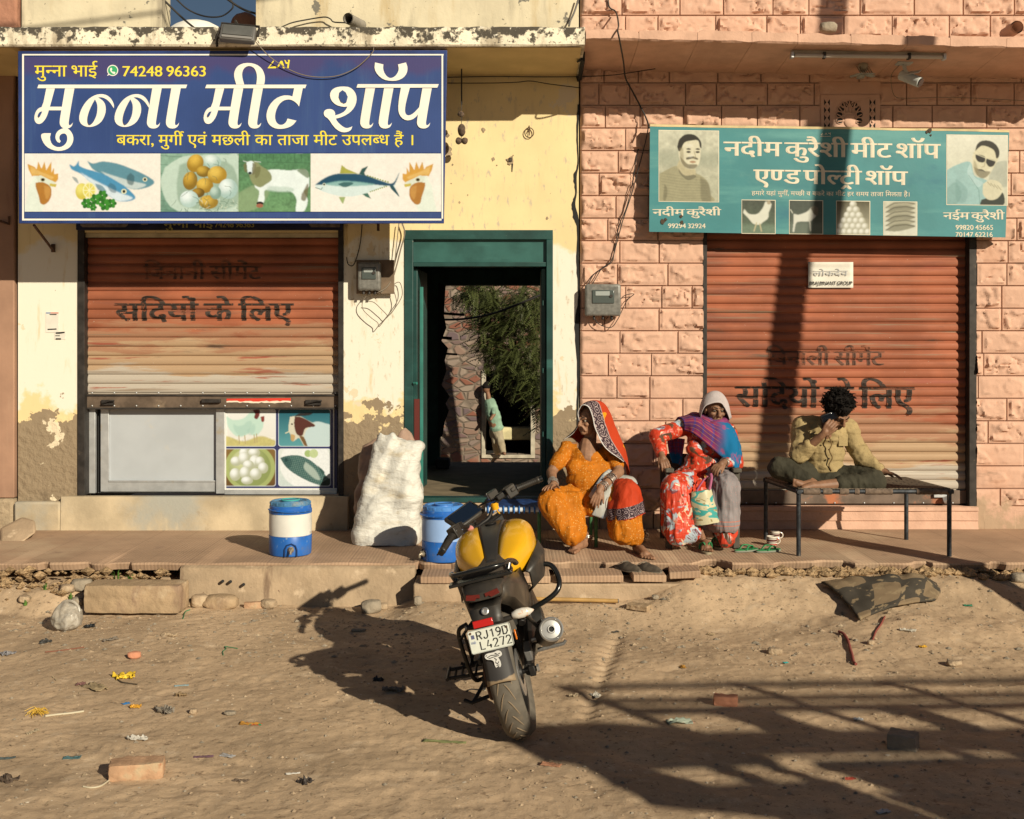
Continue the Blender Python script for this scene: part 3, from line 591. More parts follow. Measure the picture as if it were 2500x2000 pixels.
def frond(o, d, L):
    d = d.normalized(); side = d.cross(Vector((0, 0, 1)))
    if side.length < .1: side = Vector((1, 0, 0))
    side.normalize(); n = 9
    for i in range(n):
        t = (i+1)/n; q = o+d*L*t+Vector((0, 0, -.22*L*t*t))
        for sg in (-1, 1):
            ax = (side*sg+d*.6+Vector((0, 0, -.35))).normalized(); l = .095*(1-.4*abs(t-.5)); w = d*.016
            mb.add([q, q+ax*l*.45+w, q+ax*l, q+ax*l*.4-w], [(0, 1, 2, 3)])
cent = [(1180, 715), (1215, 735), (1290, 725), (1335, 745), (1230, 785), (1300, 800), (1200, 815), (1250, 850), (1310, 860), (1215, 860), (1250, 895), (1290, 915), (1330, 930), (1330, 950), (1335, 985), (1150, 702), (1190, 760), (1270, 770)]
for (a, b) in cent:
    for k in range(120):
        Y = 13.4+random.uniform(-1.0, .9); c = P(a+random.gauss(0, 20), b+random.gauss(0, 24), Y)-Vector((1.9, 13.6, -1.47))
        frond(c, Vector((random.gauss(-.3, .7), random.gauss(-.2, .7), random.gauss(-.35, .4))), random.uniform(.22, .40))
mb.obj('crown', mat('neem_leaf', (.062, .074, .022), .55, vary=.45, vscale=2.5), nt, 0)
# ================================================================ lettering
def text_verts(s):
    c = bpy.data.curves.new('t', 'FONT'); c.body = s; o = bpy.data.objects.new('t', c); COL.objects.link(o)
    dg = bpy.context.evaluated_depsgraph_get(); dg.update(); me = o.evaluated_get(dg).to_mesh()
    v = [(a.co.x, a.co.y) for a in me.vertices]; f = [tuple(p.vertices) for p in me.polygons]
    o.evaluated_get(dg).to_mesh_clear(); bpy.data.objects.remove(o); bpy.data.curves.remove(c); return v, f
def cut(v, f, x1):
    bm = bmesh.new(); bv = [bm.verts.new((a, b, 0)) for a, b in v]
    for q in f:
        try: bm.faces.new([bv[i] for i in q])
        except ValueError: pass
    bmesh.ops.bisect_plane(bm, geom=bm.verts[:]+bm.edges[:]+bm.faces[:], plane_co=(x1, 0, 0), plane_no=(1, 0, 0), clear_outer=True)
    bm.verts.index_update(); v = [(q.co.x, q.co.y) for q in bm.verts]; f = [tuple(q.index for q in p.verts) for p in bm.faces]; bm.free(); return v, f
_wc = {}
def word(w):
    """Devanagari word; ~x = half form of x, ` = repha over what precedes, # = rakar under what precedes. Vowel sign i is typed before its letter."""
    if w in _wc: return _wc[w]
    V = []; Fc = []; x = 0.0; i = 0; buf = ''
    def flush(run, half=False):
        nonlocal x
        if not run: return
        v, f = text_verts(run); mx = max(a for a, b in v); mn = min(min(a for a, b in v), 0)
        if half: v, f = cut(v, f, max(a for a, b in v if b < .12 and b > -.05)-.105); mx = max(a for a, b in v)
        o = len(V); V.extend([(a+x, b) for a, b in v]); Fc.extend([tuple(k+o for k in q) for q in f]); x += mx-(.02 if half else .012)
    while i < len(w):
        c = w[i]
        if c == '~': flush(buf); buf = ''; flush(w[i+1], True); i += 2; continue
        if c in '`#':
            flush(buf); buf = ''
            if c == '`': st = [(x-.02, .62), (x-.10, .70), (x-.12, .78), (x-.04, .83), (x+.06, .79)]
            else: st = [(x-.42, -.20), (x-.27, -.04), (x-.12, -.20)]
            for (a, b), (d, e) in zip(st[:-1], st[1:]):
                L = math.hypot(d-a, e-b); nx, ny = -(e-b)/L*.036, (d-a)/L*.036; o = len(V)
                V.extend([(a+nx, b+ny), (a-nx, b-ny), (d-nx, e-ny), (d+nx, e+ny)]); Fc.append((o, o+1, o+2, o+3))
            i += 1; continue
        buf += c; i += 1
    flush(buf); _wc[w] = (V, Fc, x); return _wc[w]
def phrase(s, gap=.26):
    V = []; Fc = []; x = 0
    for w in s.split(' '):
        v, f, a = word(w); o = len(V); V += [(p+x, q) for p, q in v]; Fc += [tuple(k+o for k in t) for t in f]; x += a+gap
    return V, Fc
_t = text_verts('ट')[0]; HEADY = max(b for a, b in _t); _d = text_verts('8')[0]; CAPY = max(b for a, b in _d)
def lettering(name, s, box, f3, m, parent, bold=0.0, latin=False, lift=.0006, gap=.26, conform=None, slant=0):
    """box: x0, x1, y of the head line at both ends, y of the foot line at both ends, in photo pixels; f3(px, py, lift) -> 3-D"""
    x0, x1, hl, hr, bl, br = box; V, Fc = phrase(s, gap); mx = max(a for a, b in V); mn = min(a for a, b in V); H = CAPY if latin else HEADY; mb = MB()
    for k, sh in enumerate([0] if not bold else [-bold, 0, bold] if bold < 2 else [-bold, -bold/2, 0, bold/2, bold]):
        vs = []
        for a, b in V:
            u = (a-mn)/(mx-mn); top = hl+(hr-hl)*u; bot = bl+(br-bl)*u; t = b/H; py = bot+(top-bot)*t
            vs.append(f3(x0+(x1-x0)*u+sh+slant*t*(bot-top), py, lift*(k+1)))
        mb.add(vs, Fc)
    if conform:
        me = mb.mesh('t'); bm = bmesh.new(); bm.from_mesh(me); bpy.data.meshes.remove(me); zs = [v.co.z for v in bm.verts]; z = min(zs)
        while z < max(zs):
            bmesh.ops.bisect_plane(bm, geom=bm.verts[:]+bm.edges[:]+bm.faces[:], plane_co=(0, 0, z), plane_no=(0, 0, 1)); z += PER/10
        for v in bm.verts: v.co.y = conform(v.co)
        me = bpy.data.meshes.new(name); bm.to_mesh(me); bm.free(); me.materials.append(m); return link(name, me, parent, 0)
    return mb.obj(name, m, parent, 0, fix=False)
# ================================================================ printed pictures (colours per vertex on a flat sheet)
def pic_after(t):
    a = t.new('ShaderNodeVertexColor'); a.layer_name = 'Col'; t.link(a.outputs[0], t.b.inputs['Base Color'])
m_print = mat('picture_print', (1, 1, 1), .45, after=pic_after)
m_printold = mat('faded_picture_print', (1, 1, 1), .6, after=pic_after)
def C3(c): return np.array(lin(c)[:3])
class Canvas:
    """a printed picture painted in photo pixel coordinates"""
    def __init__(s, x0, y0, x1, y1, step=1.0, bg='f0e8d4'):
        s.nx = max(2, int((x1-x0)/step)+1); s.ny = max(2, int((y1-y0)/step)+1)
        s.X, s.Y = np.meshgrid(np.linspace(x0, x1, s.nx), np.linspace(y0, y1, s.ny)); s.I = np.empty(s.X.shape+(3,)); s.I[:] = C3(bg); s.b = (x0, y0, x1, y1)
    def put(s, m, c, a=1.0):
        m = (m*a)[..., None]; s.I = s.I*(1-m)+(C3(c) if not isinstance(c, np.ndarray) else c)*m; return s
    def ell(s, cx, cy, rx, ry, c, rot=0, soft=.12, a=1.0, shade=None):
        r = math.radians(rot); u = ((s.X-cx)*math.cos(r)+(s.Y-cy)*math.sin(r))/rx; v = (-(s.X-cx)*math.sin(r)+(s.Y-cy)*math.cos(r))/ry; d = np.sqrt(u*u+v*v); m = 1-sstep(1-soft, 1+soft*.3, d)
        if shade is not None:
            k = sstep(.1, 1.15, np.sqrt((u+.3)**2+(v+.35)**2))[..., None]; c = C3(c)*(1-k)+C3(shade)*k
        return s.put(m, c, a)
    def inside(s, p):
        ins = np.zeros(s.X.shape, bool); n = len(p)
        for i in range(n):
            (a, b), (c, d) = p[i], p[(i+1) % n]
            if b == d: continue
            k = ((b > s.Y) != (d > s.Y)) & (s.X < (c-a)*(s.Y-b)/(d-b)+a); ins ^= k
        return ins.astype(float)
    def poly(s, p, c, a=1.0, smooth=True, blur=1):
        if smooth: p = [tuple(q) for q in cr(list(p)+[p[0]], 4)[:-1]]
        m = s.inside(p)
        for _ in range(blur): m = (m+np.roll(m, 1, 0)+np.roll(m, -1, 0)+np.roll(m, 1, 1)+np.roll(m, -1, 1))/5
        return s.put(m, c, a)
    def line(s, pts, w, c, a=1.0):
        m = np.zeros(s.X.shape)
        for (x0, y0), (x1, y1) in zip(pts[:-1], pts[1:]):
            L = max((x1-x0)**2+(y1-y0)**2, 1e-6); t = np.clip(((s.X-x0)*(x1-x0)+(s.Y-y0)*(y1-y0))/L, 0, 1); d = np.hypot(s.X-x0-t*(x1-x0), s.Y-y0-t*(y1-y0)); m = np.maximum(m, 1-sstep(w*.35, w*.75, d))
        return s.put(m, c, a)
    def noise(s, sc, amt, seed=0, box=None):
        n = fbm(xyz(s.X/sc, s.Y/sc), 4, seed).reshape(s.X.shape)
        if box: n = n*((s.X > box[0])*(s.X < box[2])*(s.Y > box[1])*(s.Y < box[3]))
        s.I = np.clip(s.I*(1+amt*n[..., None]), 0, 1); return s
    def grad(s, c0, c1, box=None, vert=True):
        x0, y0, x1, y1 = box or s.b; t = np.clip((s.Y-y0)/(y1-y0) if vert else (s.X-x0)/(x1-x0), 0, 1)[..., None]; m = ((s.X >= x0)*(s.X <= x1)*(s.Y >= y0)*(s.Y <= y1)).astype(float)
        return s.put(m, C3(c0)*(1-t)+C3(c1)*t)
    def obj(s, name, f3, parent, lift, m=None, gain=.82, blur=1):
        for _ in range(blur): J = np.pad(s.I, ((1, 1), (1, 1), (0, 0)), 'edge'); s.I = (2*J[1:-1, 1:-1]+J[:-2, 1:-1]+J[2:, 1:-1]+J[1:-1, :-2]+J[1:-1, 2:])/6
        vs = [f3(x, y, lift) for x, y in zip(s.X.ravel(), s.Y.ravel())]; mb = MB(); n = s.nx; mb.v = [tuple(v) for v in vs]
        mb.f = [(i*n+j, (i+1)*n+j, (i+1)*n+j+1, i*n+j+1) for i in range(s.ny-1) for j in range(n-1)]; mb.m = [0]*len(mb.f); me = mb.mesh(name)
        ca = me.color_attributes.new('Col', 'FLOAT_COLOR', 'POINT'); ca.data.foreach_set('color', np.concatenate([np.clip(s.I*gain*np.array([.95, 1.03, 1.22]), 0, .85), np.ones(s.X.shape+(1,))], 2).astype(np.float32).ravel())
        me.materials.append(m or m_print); return link(name, me, parent, 0)
# ================================================================ the blue board
Y1 = -.775
def S1(px, py, lift=0.0): return P(px, py, Y1-lift)
bs = thing('shop_sign', 'big dark blue shop board with white slanted lettering and food pictures along its foot', 'sign')
def shine(t):
    w = t.new('ShaderNodeTexWave'); w.inputs['Scale'].default_value = 14; w.inputs['Distortion'].default_value = .6; t.link(t.coord(), w.inputs[0]); t.bump(w.outputs['Fac'], .05, .002)
m_blue = mat('blue_flex_print', (.030, .062, .205), .42, spec=.5, vary=.10, vscale=1.5, layers=[((.05, .10, .24), (9, 1, .6), .52, .80), ((.055, .050, .16), 1.5, .45, .62, 'Z', 3.9, 4.25, .25)], after=shine)
m_bluee = mat('blue_edge', (.020, .040, .15), .5, vary=.2)
m_white = mat('white_flex_print', (.78, .76, .69), .5, spec=.4, vary=.05, vscale=4, layers=[((.76, .58, .40), 1.4, .50, .64, 'X', -.75, .0, .14)])
m_cream = mat('cream_flex_print', (.72, .67, .57), .5, spec=.4, vary=.05, layers=[((.66, .52, .38), 1.3, .54, .70, 'X', -1.4, -.3, .1)])
m_yellow = mat('yellow_print', (.80, .66, .055), .5)
q = [(44, 125), (1092, 123), (1084, 546), (46, 546)]
mb = MB(); mb.prism(q, lambda a, b: S1(a, b), lambda a, b: P(a, b, Y1+.06)); mb.obj('board', m_bluee, bs, 30, .004)
def band(x0, y0, x1, y1, lift): return [S1(x0, y0, lift), S1(x0, y1, lift), S1(x1, y1, lift), S1(x1, y0, lift)]
mb = MB()
for (a, b, c, d) in ((54, 132, 1083, 135.5), (54, 534, 1078, 538.5), (54, 135.5, 58.5, 534), (1078, 135.5, 1082, 534)): mb.add(band(a, b, c, d, .001), [(0, 1, 2, 3)])
mb.obj('white_border', m_white, bs, 0)
mb = MB(); mb.add(band(60, 139, 1077, 373, .0015), [(0, 1, 2, 3)]); mb.add(band(60, 519, 1077, 532, .0015), [(0, 1, 2, 3)]); mb.obj('blue_field', m_blue, bs, 0)
K = .3247; C2o = 1724.7
P3 = [(489, 664), (560, 664), (540, 770), (518, 905), (516, 935), (523, 943), (535, 938), (548, 922), (541, 948), (520, 965), (490, 968), (465, 960), (450, 938), (448, 915), (455, 865)]
MA = [[(348, 664), (413, 664), (368, 830), (350, 882), (325, 918), (300, 934), (275, 930), (260, 908), (257, 880), (268, 840), (290, 813), (320, 803)]]
NA = [[(740, 708), (700, 722), (662, 748), (628, 790), (603, 840), (593, 888), (602, 925), (630, 948), (668, 957), (712, 950), (755, 925), (782, 885), (797, 835), (793, 788), (775, 758), (745, 738), (738, 733), (765, 732), (795, 743), (825, 768), (848, 803), (856, 815), (858, 790), (845, 757), (820, 726), (785, 709)]]
NH = [(714, 748), (690, 790), (668, 842), (657, 890), (660, 925), (672, 938), (690, 930), (710, 905), (727, 865), (733, 815), (730, 780)]
def sh(p, d, e=0): return [(a+d, b+e) for a, b in p]
TW = []; TB = []                                     # white strokes, blue counters (in units of the enlarged print)
TW += MA+[P3]+[[(372, 803), (478, 803), (470, 830), (358, 830)]]; TB += [[(318, 838), (300, 842), (287, 858), (285, 874), (293, 880), (303, 870)]]
TW += [[(500, 960), (532, 985), (551, 1022), (552, 1060), (534, 1100), (500, 1125), (450, 1137), (398, 1130), (350, 1105), (320, 1065), (306, 1020), (318, 1002), (383, 1002), (374, 1040), (388, 1083), (418, 1105), (455, 1108), (488, 1090), (506, 1060), (505, 1022), (490, 1004), (466, 1005), (448, 1020), (445, 1045), (457, 1062), (448, 1075), (430, 1068), (415, 1040), (420, 1005), (440, 980), (470, 966)]]
TW += NA+[sh(NA[0], 266)]; TB += [NH, sh(NH, 266)]
TW += [sh(P3, 656), sh(P3, 799)]
TW += [[(290, 637), (1408, 637), (1398, 664), (280, 664)]]
TW += [sh(MA[0], 1273), sh(P3, 1269), sh(P3, 1417), [(372+1273, 803), (478+1271, 803), (470+1271, 830), (358+1273, 830)]]; TB += [sh([(318, 838), (300, 842), (287, 858), (285, 874), (293, 880), (303, 870)], 1273)]
ARCH = [(52, 636), (36, 585), (35, 545), (55, 502), (95, 478), (150, 472), (205, 485), (245, 515), (265, 560), (268, 600), (262, 636), (202, 636), (208, 590), (205, 550), (190, 515), (165, 498), (135, 497), (108, 515), (95, 550), (98, 590), (112, 636)]
T_ = [(487, 664), (552, 664), (524, 802), (505, 775), (470, 752), (440, 748), (405, 757), (370, 788), (348, 838), (342, 885), (352, 920), (375, 940), (405, 938), (428, 917), (437, 892), (505, 908), (475, 945), (430, 965), (375, 972), (330, 962), (295, 935), (278, 890), (280, 845), (300, 792), (345, 742), (400, 718), (450, 718), (474, 726)]
SH = [(850, 650), (905, 655), (943, 688), (959, 735), (952, 785), (925, 830), (885, 862), (835, 885), (800, 893), (812, 915), (842, 945), (875, 965), (905, 960), (925, 950), (915, 978), (890, 993), (855, 997), (820, 985), (785, 955), (745, 893), (715, 875), (708, 850), (718, 828), (745, 819), (778, 824), (795, 845), (796, 868), (830, 858), (868, 838), (888, 802), (855, 805), (800, 790), (765, 755), (754, 710), (770, 675), (805, 656)]
SHH = [(850, 678), (875, 695), (890, 730), (880, 770), (862, 778), (838, 765), (823, 730), (828, 695)]
CH = [(1095, 470), (1158, 485), (1155, 520), (1170, 560), (1200, 588), (1230, 585), (1258, 562), (1275, 525), (1268, 485), (1328, 470), (1341, 510), (1335, 550), (1310, 585), (1265, 607), (1215, 610), (1160, 600), (1115, 565), (1090, 520)]
PA = [(1290, 660), (1357, 660), (1338, 730), (1322, 800), (1320, 848), (1338, 870), (1368, 864), (1400, 838), (1445, 785), (1430, 845), (1395, 890), (1350, 908), (1310, 900), (1278, 865), (1268, 820), (1275, 740)]
for t in (ARCH, T_, [(-172, 637), (580, 637), (570, 664), (-182, 664)], SH, sh(P3, 535), sh(P3, 674), CH, PA, sh(P3, 962), [(965, 633), (1575, 633), (1563, 660), (955, 660)]): TW.append(sh(t, C2o))
TB.append(sh(SHH, C2o))
def flat_polys(name, polys, f3, m, parent, lift0, dl=.0004, sm=True):
    mb = MB()
    for i, p in enumerate(polys):
        n = len(p)
        if sm and n > 8:                             # round the traced outline, keeping sharp corners
            q = []
            for k in range(n):
                a, b, c = np.array(p[k-1], float), np.array(p[k], float), np.array(p[(k+1) % n], float); u, w = b-a, c-b
                cs = u.dot(w)/max(np.linalg.norm(u)*np.linalg.norm(w), 1e-6)
                if cs > .35: q += [tuple(b*.75+a*.25), tuple(b*.75+c*.25)]
                else: q.append(tuple(b))
            p = q
        v = [Vector((a, -b, 0)) for a, b in p]; from mathutils.geometry import tessellate_polygon
        mb.add([f3(a, b, lift0+i*dl) for a, b in p], [tuple(t) for t in tessellate_polygon([v])])
    return mb.obj(name, m, parent, 0, fix=False)
def k1(a, b, l): return S1(a*K, b*K, l)
flat_polys('title', TW, k1, m_white, bs, .003, .0003); flat_polys('title_counters', TB, k1, m_blue, bs, .0135, .0002)
lettering('owner_name', 'मु~नना भाई', (84, 237, 160.5, 160.5, 187, 187), S1, m_yellow, bs, .9, lift=.0012, gap=.24)
lettering('phone_number', '74248 96363', (299, 501, 161.5, 161.5, 186.5, 186.5), S1, m_yellow, bs, 1.3, True, lift=.0012)
lettering('tagline', 'बकरा, मुर्गी एवं मछली का ताजा मीट उपल~बध हैं ।'.replace('र्गी', 'गी`'), (284, 1008, 330, 330, 354.5, 354.5), S1, m_yellow, bs, .8, lift=.0012, gap=.30)
flat_polys('numerals', [sh(t, C2o) for t in ([(330, 455), (335, 462), (302, 505), (355, 497), (350, 514), (287, 514)], [(385, 458), (398, 458), (418, 514), (404, 514), (388, 475), (366, 512), (356, 508)], [(412, 450), (424, 455), (430, 470), (442, 468), (440, 450), (455, 452), (450, 480), (446, 514), (434, 510), (438, 482), (424, 480)])], k1, m_yellow, bs, .003, sm=False)
flat_polys('chat_badge', [[(847+42*math.cos(t), 530-42*math.sin(t)) for t in [2*math.pi*k/24-2.2 for k in range(24)]]+[(804, 572)]], k1, m_white, bs, .003, sm=False)
flat_polys('chat_badge_disc', [[(847+35*math.cos(t), 530-35*math.sin(t)) for t in [2*math.pi*k/24 for k in range(24)]]], k1, mat('badge_green', (.04, .36, .16), .5), bs, .0036, sm=False)
flat_polys('chat_badge_handset', [[(830, 512), (840, 510), (845, 524), (838, 530), (848, 542), (856, 538), (868, 545), (864, 556), (850, 556), (832, 540), (826, 524)]], k1, m_white, bs, .0042)
# picture strip
cv = Canvas(60, 375, 1077, 517, 1.1, 'efe6d3'); cv.noise(60, .05, 3)
def rooster(ox, fl):
    f = lambda p: [((ox+(a-66)*fl), b) for a, b in p]
    def c1(p): return f([(a*K, b*K) for a, b in p])
    cv.poly(c1([(215, 1400), (280, 1300), (390, 1330), (380, 1450), (330, 1560), (300, 1600), (185, 1600), (200, 1500)]), 'dfe6cf', .8, blur=4)
    cv.poly(c1([(270, 1330), (330, 1305), (400, 1340), (420, 1370), (380, 1400), (300, 1400)]), 'd9dcc2', .9)
    cv.poly(c1([(206, 1232), (260, 1255), (275, 1275), (288, 1215), (312, 1270), (335, 1215), (348, 1280), (385, 1218), (385, 1300), (405, 1262), (408, 1310), (438, 1305), (436, 1350), (418, 1372), (360, 1345), (310, 1320), (240, 1325), (215, 1275)]), 'd29a3e', 1, False)
    cv.poly(c1([(230, 1250), (300, 1290), (400, 1330), (380, 1345), (300, 1315), (240, 1310)]), 'e5bf72', .6, blur=3)
    cv.poly(c1([(268, 1375), (320, 1370), (375, 1400), (387, 1450), (375, 1500), (340, 1537), (305, 1530), (292, 1480), (270, 1410)]), 'b0762f')
    cv.poly(c1([(330, 1395), (370, 1410), (378, 1460), (350, 1500), (335, 1450)]), 'cf9a4e', .6, blur=3)
    cv.poly(c1([(372, 1380), (424, 1385), (420, 1408), (375, 1400)]), 'c9b24a', 1, False)
    e = c1([(322, 1352)])[0]; cv.ell(e[0], e[1], 5.5, 4.5, '8a7a4a'); cv.ell(e[0], e[1], 3.4, 3.2, '20180f')
rooster(66, 1)
def S(p): return [(560+a*.3246, b*.3246) for a, b in p]
def fish_bass(p):                                     # two bass lying over one another
    pass
B = lambda p: [(a*K, b*K) for a, b in p]
cv.poly(B([(655, 1210), (700, 1230), (770, 1215), (880, 1230), (990, 1270), (1080, 1310), (1160, 1365), (1120, 1405), (1020, 1425), (930, 1400), (830, 1350), (740, 1300), (690, 1265)]), '5f8d96', blur=2)
cv.poly(B([(760, 1290), (880, 1330), (1000, 1365), (1100, 1390), (1020, 1422), (930, 1400), (830, 1350)]), 'cfd6cb', .85, blur=3)
cv.poly(B([(980, 1300), (1010, 1330), (1000, 1390), (960, 1380), (955, 1330)]), '3c5a5e', .7, blur=2); e = B([(1090, 1350)])[0]; cv.ell(*e, 6, 5.5, 'd8d4b0'); cv.ell(*e, 3.2, 3.2, '1a1a18')
cv.poly(B([(520, 1235), (560, 1250), (592, 1212), (596, 1245), (640, 1268), (720, 1290), (800, 1320), (880, 1365), (950, 1410), (1018, 1480), (985, 1510), (900, 1515), (830, 1480), (760, 1430), (680, 1370), (610, 1310), (540, 1275)]), '4d8fae', blur=2)
cv.poly(B([(600, 1295), (700, 1350), (800, 1400), (900, 1450), (1000, 1490), (900, 1515), (830, 1480), (760, 1430), (680, 1370)]), 'dfe6e2', .9, blur=4)
cv.poly(B([(830, 1375), (870, 1400), (870, 1450), (830, 1440), (810, 1400)]), '3f6470', .6, blur=2); cv.poly(B([(715, 1380), (770, 1400), (800, 1445), (740, 1430)]), '58808a', .8, blur=1)
cv.poly(B([(540, 1328), (575, 1340), (590, 1380), (560, 1360)]), '6a7f80', .7)
e = B([(932, 1440)])[0]; cv.ell(*e, 7, 6.5, 'e0dcb0'); cv.ell(*e, 3.8, 3.8, '15140f')
e = B([(615, 1440)])[0]; cv.ell(*e, 16, 21, 'e6d873', shade='cfbd4a'); e = B([(672, 1432)])[0]; cv.ell(*e, 17, 20, 'efe9a8'); cv.ell(*e, 14, 17, 'dfcf62'); cv.ell(*e, 2.5, 3, 'f4efc8')
for k in range(8): cv.line([e, (e[0]+13*math.cos(k*.785), e[1]+16*math.sin(k*.785))], 1.4, 'f0eaba')
for (a, b, r) in ((650, 1530, 13), (720, 1500, 14), (770, 1470, 13), (790, 1540, 15), (840, 1530, 12), (700, 1560, 9)):
    e = B([(a, b)])[0]
    for k in range(6): cv.ell(e[0]+r*.55*math.cos(k*1.05), e[1]+r*.55*math.sin(k*1.05), r*.5, r*.42, '3f8a2c' if k % 2 else '2c6a22', rot=k*60)
X0e, X1e = 1207*K, 1790*K
cv.grad('8fae93', '6d9078', (X0e, 375, X1e, 517)); cv.noise(7, .5, 4, (X0e, 375, X1e, 517))
for k in range(7): cv.line([(X0e, 380+k*22), (X0e+60, 384+k*22)], 1.2, '3d5a4a', .6)
cv.poly(B([(1240, 1260), (1320, 1205), (1420, 1170), (1700, 1165), (1790, 1180), (1790, 1590), (1340, 1590), (1210, 1400)]), 'c3d3bd', .95, blur=2)
cv.poly(B([(1350, 1240), (1500, 1200), (1750, 1250), (1770, 1550), (1400, 1560), (1330, 1430)]), '8aa187', .7, blur=5)
for (a, b, rx, ry, c, d, ro) in ((1597, 1215, 22, 17, 'e3ebdc', 'a9c0ae', 10), (1468, 1228, 20, 23, 'dcb348', 'a07a22', 30), (1530, 1290, 18, 14, 'c9a23c', '80621c', 0), (1633, 1315, 24, 22, 'e2bd55', 'a98328', 0), (1430, 1360, 18, 23, 'cda23b', '8a6a20', 10), (1540, 1395, 21, 19, 'dfb84f', 'a07a24', 0), (1715, 1420, 24, 25, 'e6ede2', 'a5beb0', 0), (1490, 1450, 16, 12, 'a8822c', '6d5218', 0), (1422, 1497, 23, 21, 'e9efe6', 'b0c6b8', 0), (1568, 1520, 24, 17, 'd9b24a', '9a7a2a', 0), (1620, 1450, 14, 16, 'b9ccba', '7f9a88', 0)):
    e = B([(a, b)])[0]; cv.ell(e[0], e[1], rx, ry, c, ro, .06, shade=d)
for k in range(26):
    a, b = B([(1320+random.random()*440, 1180+random.random()*400)])[0]; an = random.uniform(0, 3.1); L = random.uniform(8, 26); cv.line([(a, b), (a+L*.5*math.cos(an)+3, b+L*.5*math.sin(an)), (a+L*math.cos(an), b+L*math.sin(an)+4)], 1.1, '47604a', .7)
for k in range(40):
    a, b = B([(1480+random.random()*300, 1490+random.random()*95)])[0]; an = random.uniform(0, 3.1); cv.line([(a, b), (a+9*math.cos(an), b+9*math.sin(an))], 1.0, random.choice(['dfe3c4', '4a5c3c']), .7)
# goat photograph
gx0, gx1 = 1792*K, 560+610*.3246
cv.grad('4f7c52', '6b9160', (gx0, 375, gx1, 517)); cv.noise(5, .7, 6, (gx0, 375, gx1, 517)); cv.noise(20, .5, 7, (gx0, 375, gx1, 517))
for k in range(11): cv.line([(gx0+k*17, 376), (gx0+k*17+2, 394)], 1.0, '2c4a35', .6)
cv.line([(gx0, 395), (gx1-2, 398)], 1.2, '2c4a35', .5); cv.poly(S([(70, 1450), (200, 1390), (300, 1440), (220, 1560), (70, 1590)]), '93a578', .7, blur=6)
cv.poly(S([(250, 1290), (330, 1275), (450, 1282), (560, 1275), (595, 1310), (600, 1400), (560, 1440), (590, 1510), (560, 1590), (500, 1590), (505, 1500), (460, 1440), (380, 1440), (270, 1430), (265, 1500), (250, 1530), (215, 1520), (225, 1440), (190, 1400), (215, 1320)]), 'e6ece0', blur=2)
cv.poly(S([(300, 1400), (460, 1410), (480, 1440), (380, 1445), (280, 1432)]), 'b8c9b6', .7, blur=4); cv.poly(S([(505, 1280), (560, 1268), (602, 1310), (590, 1340), (540, 1310)]), '6b7b58', .85, blur=2)
cv.poly(S([(545, 1460), (590, 1380), (590, 1450), (570, 1510), (540, 1500)]), '75694a', .85, blur=2)
cv.poly(S([(130, 1215), (200, 1215), (240, 1250), (300, 1290), (320, 1350), (270, 1390), (230, 1410), (175, 1380), (150, 1320)]), '8a8d60', blur=2)
cv.poly(S([(205, 1255), (235, 1260), (225, 1320), (195, 1340), (190, 1290)]), '76764c'); cv.poly(S([(105, 1240), (130, 1225), (135, 1290), (115, 1290)]), '6d7048')
cv.poly(S([(130, 1220), (170, 1212), (190, 1240), (180, 1290), (160, 1312), (140, 1300), (133, 1260)]), 'dfe8e2', blur=1); cv.poly(S([(175, 1225), (200, 1240), (195, 1300), (170, 1312)]), '77724e', .9); cv.ell(*S([(155, 1302)])[0], 4.5, 3.5, '25302c'); cv.line(S([(130, 1218), (105, 1212)]), 2, 'b9c2b2'); cv.line(S([(190, 1215), (235, 1220)]), 2, 'b9c2b2')
cv.ell(*S([(230, 1530)])[0], 9, 4.5, '2b201a'); cv.ell(*S([(228, 1548)])[0], 9, 5, 'a5684c')
# tuna
cv.poly(S([(645, 1392), (700, 1350), (760, 1320), (840, 1305), (980, 1310), (1060, 1330), (1140, 1360), (1200, 1380), (1235, 1375), (1280, 1292), (1245, 1400), (1280, 1482), (1220, 1420), (1190, 1400), (1100, 1430), (1020, 1460), (900, 1480), (800, 1470), (700, 1440), (650, 1410)]), 'd7e2d6', blur=1)
cv.poly(S([(645, 1390), (700, 1350), (760, 1320), (840, 1305), (980, 1310), (1060, 1330), (1140, 1360), (1230, 1378), (1280, 1293), (1242, 1390), (1190, 1398), (1080, 1388), (960, 1372), (820, 1368), (700, 1390)]), '1d4a60', blur=2)
cv.poly(S([(700, 1385), (820, 1362), (960, 1366), (1100, 1388), (960, 1400), (800, 1400)]), '6fa59a', .8, blur=3); cv.poly(S([(1205, 1395), (1235, 1400), (1280, 1482), (1220, 1425)]), '1f4a50')
cv.poly(S([(830, 1306), (845, 1242), (880, 1270), (970, 1308)]), 'a9a545', 1, False); cv.poly(S([(975, 1310), (995, 1270), (1044, 1248), (1015, 1300), (1025, 1325)]), '28504a', 1, False)
cv.poly(S([(815, 1385), (870, 1370), (935, 1378), (870, 1410)]), '2a5a58', .9); cv.poly(S([(822, 1482), (872, 1484), (855, 1537), (840, 1515)]), '9cab6a', 1, False); cv.poly(S([(1000, 1460), (1040, 1452), (1065, 1495), (1025, 1480)]), '3f6a58', 1, False)
e = S([(713, 1388)])[0]; cv.ell(*e, 4, 4, 'd9dcc0'); cv.ell(*e, 2.4, 2.4, '0f1512'); cv.line(S([(648, 1412), (690, 1425), (700, 1412)]), 1.4, '4c6a60')
for k in range(9): cv.ell(*S([(1040+k*19, 1322+k*6)])[0], 2.2, 2.0, '8f9a50'); cv.ell(*S([(1060+k*15, 1442-k*5)])[0], 2, 1.8, '8f9a50')
rooster(560+1450*.3246+10+18, -1)
cv.noise(2.6, .16, 65); cv.noise(11, .14, 66)
cv.obj('food_pictures', S1, bs, .003)
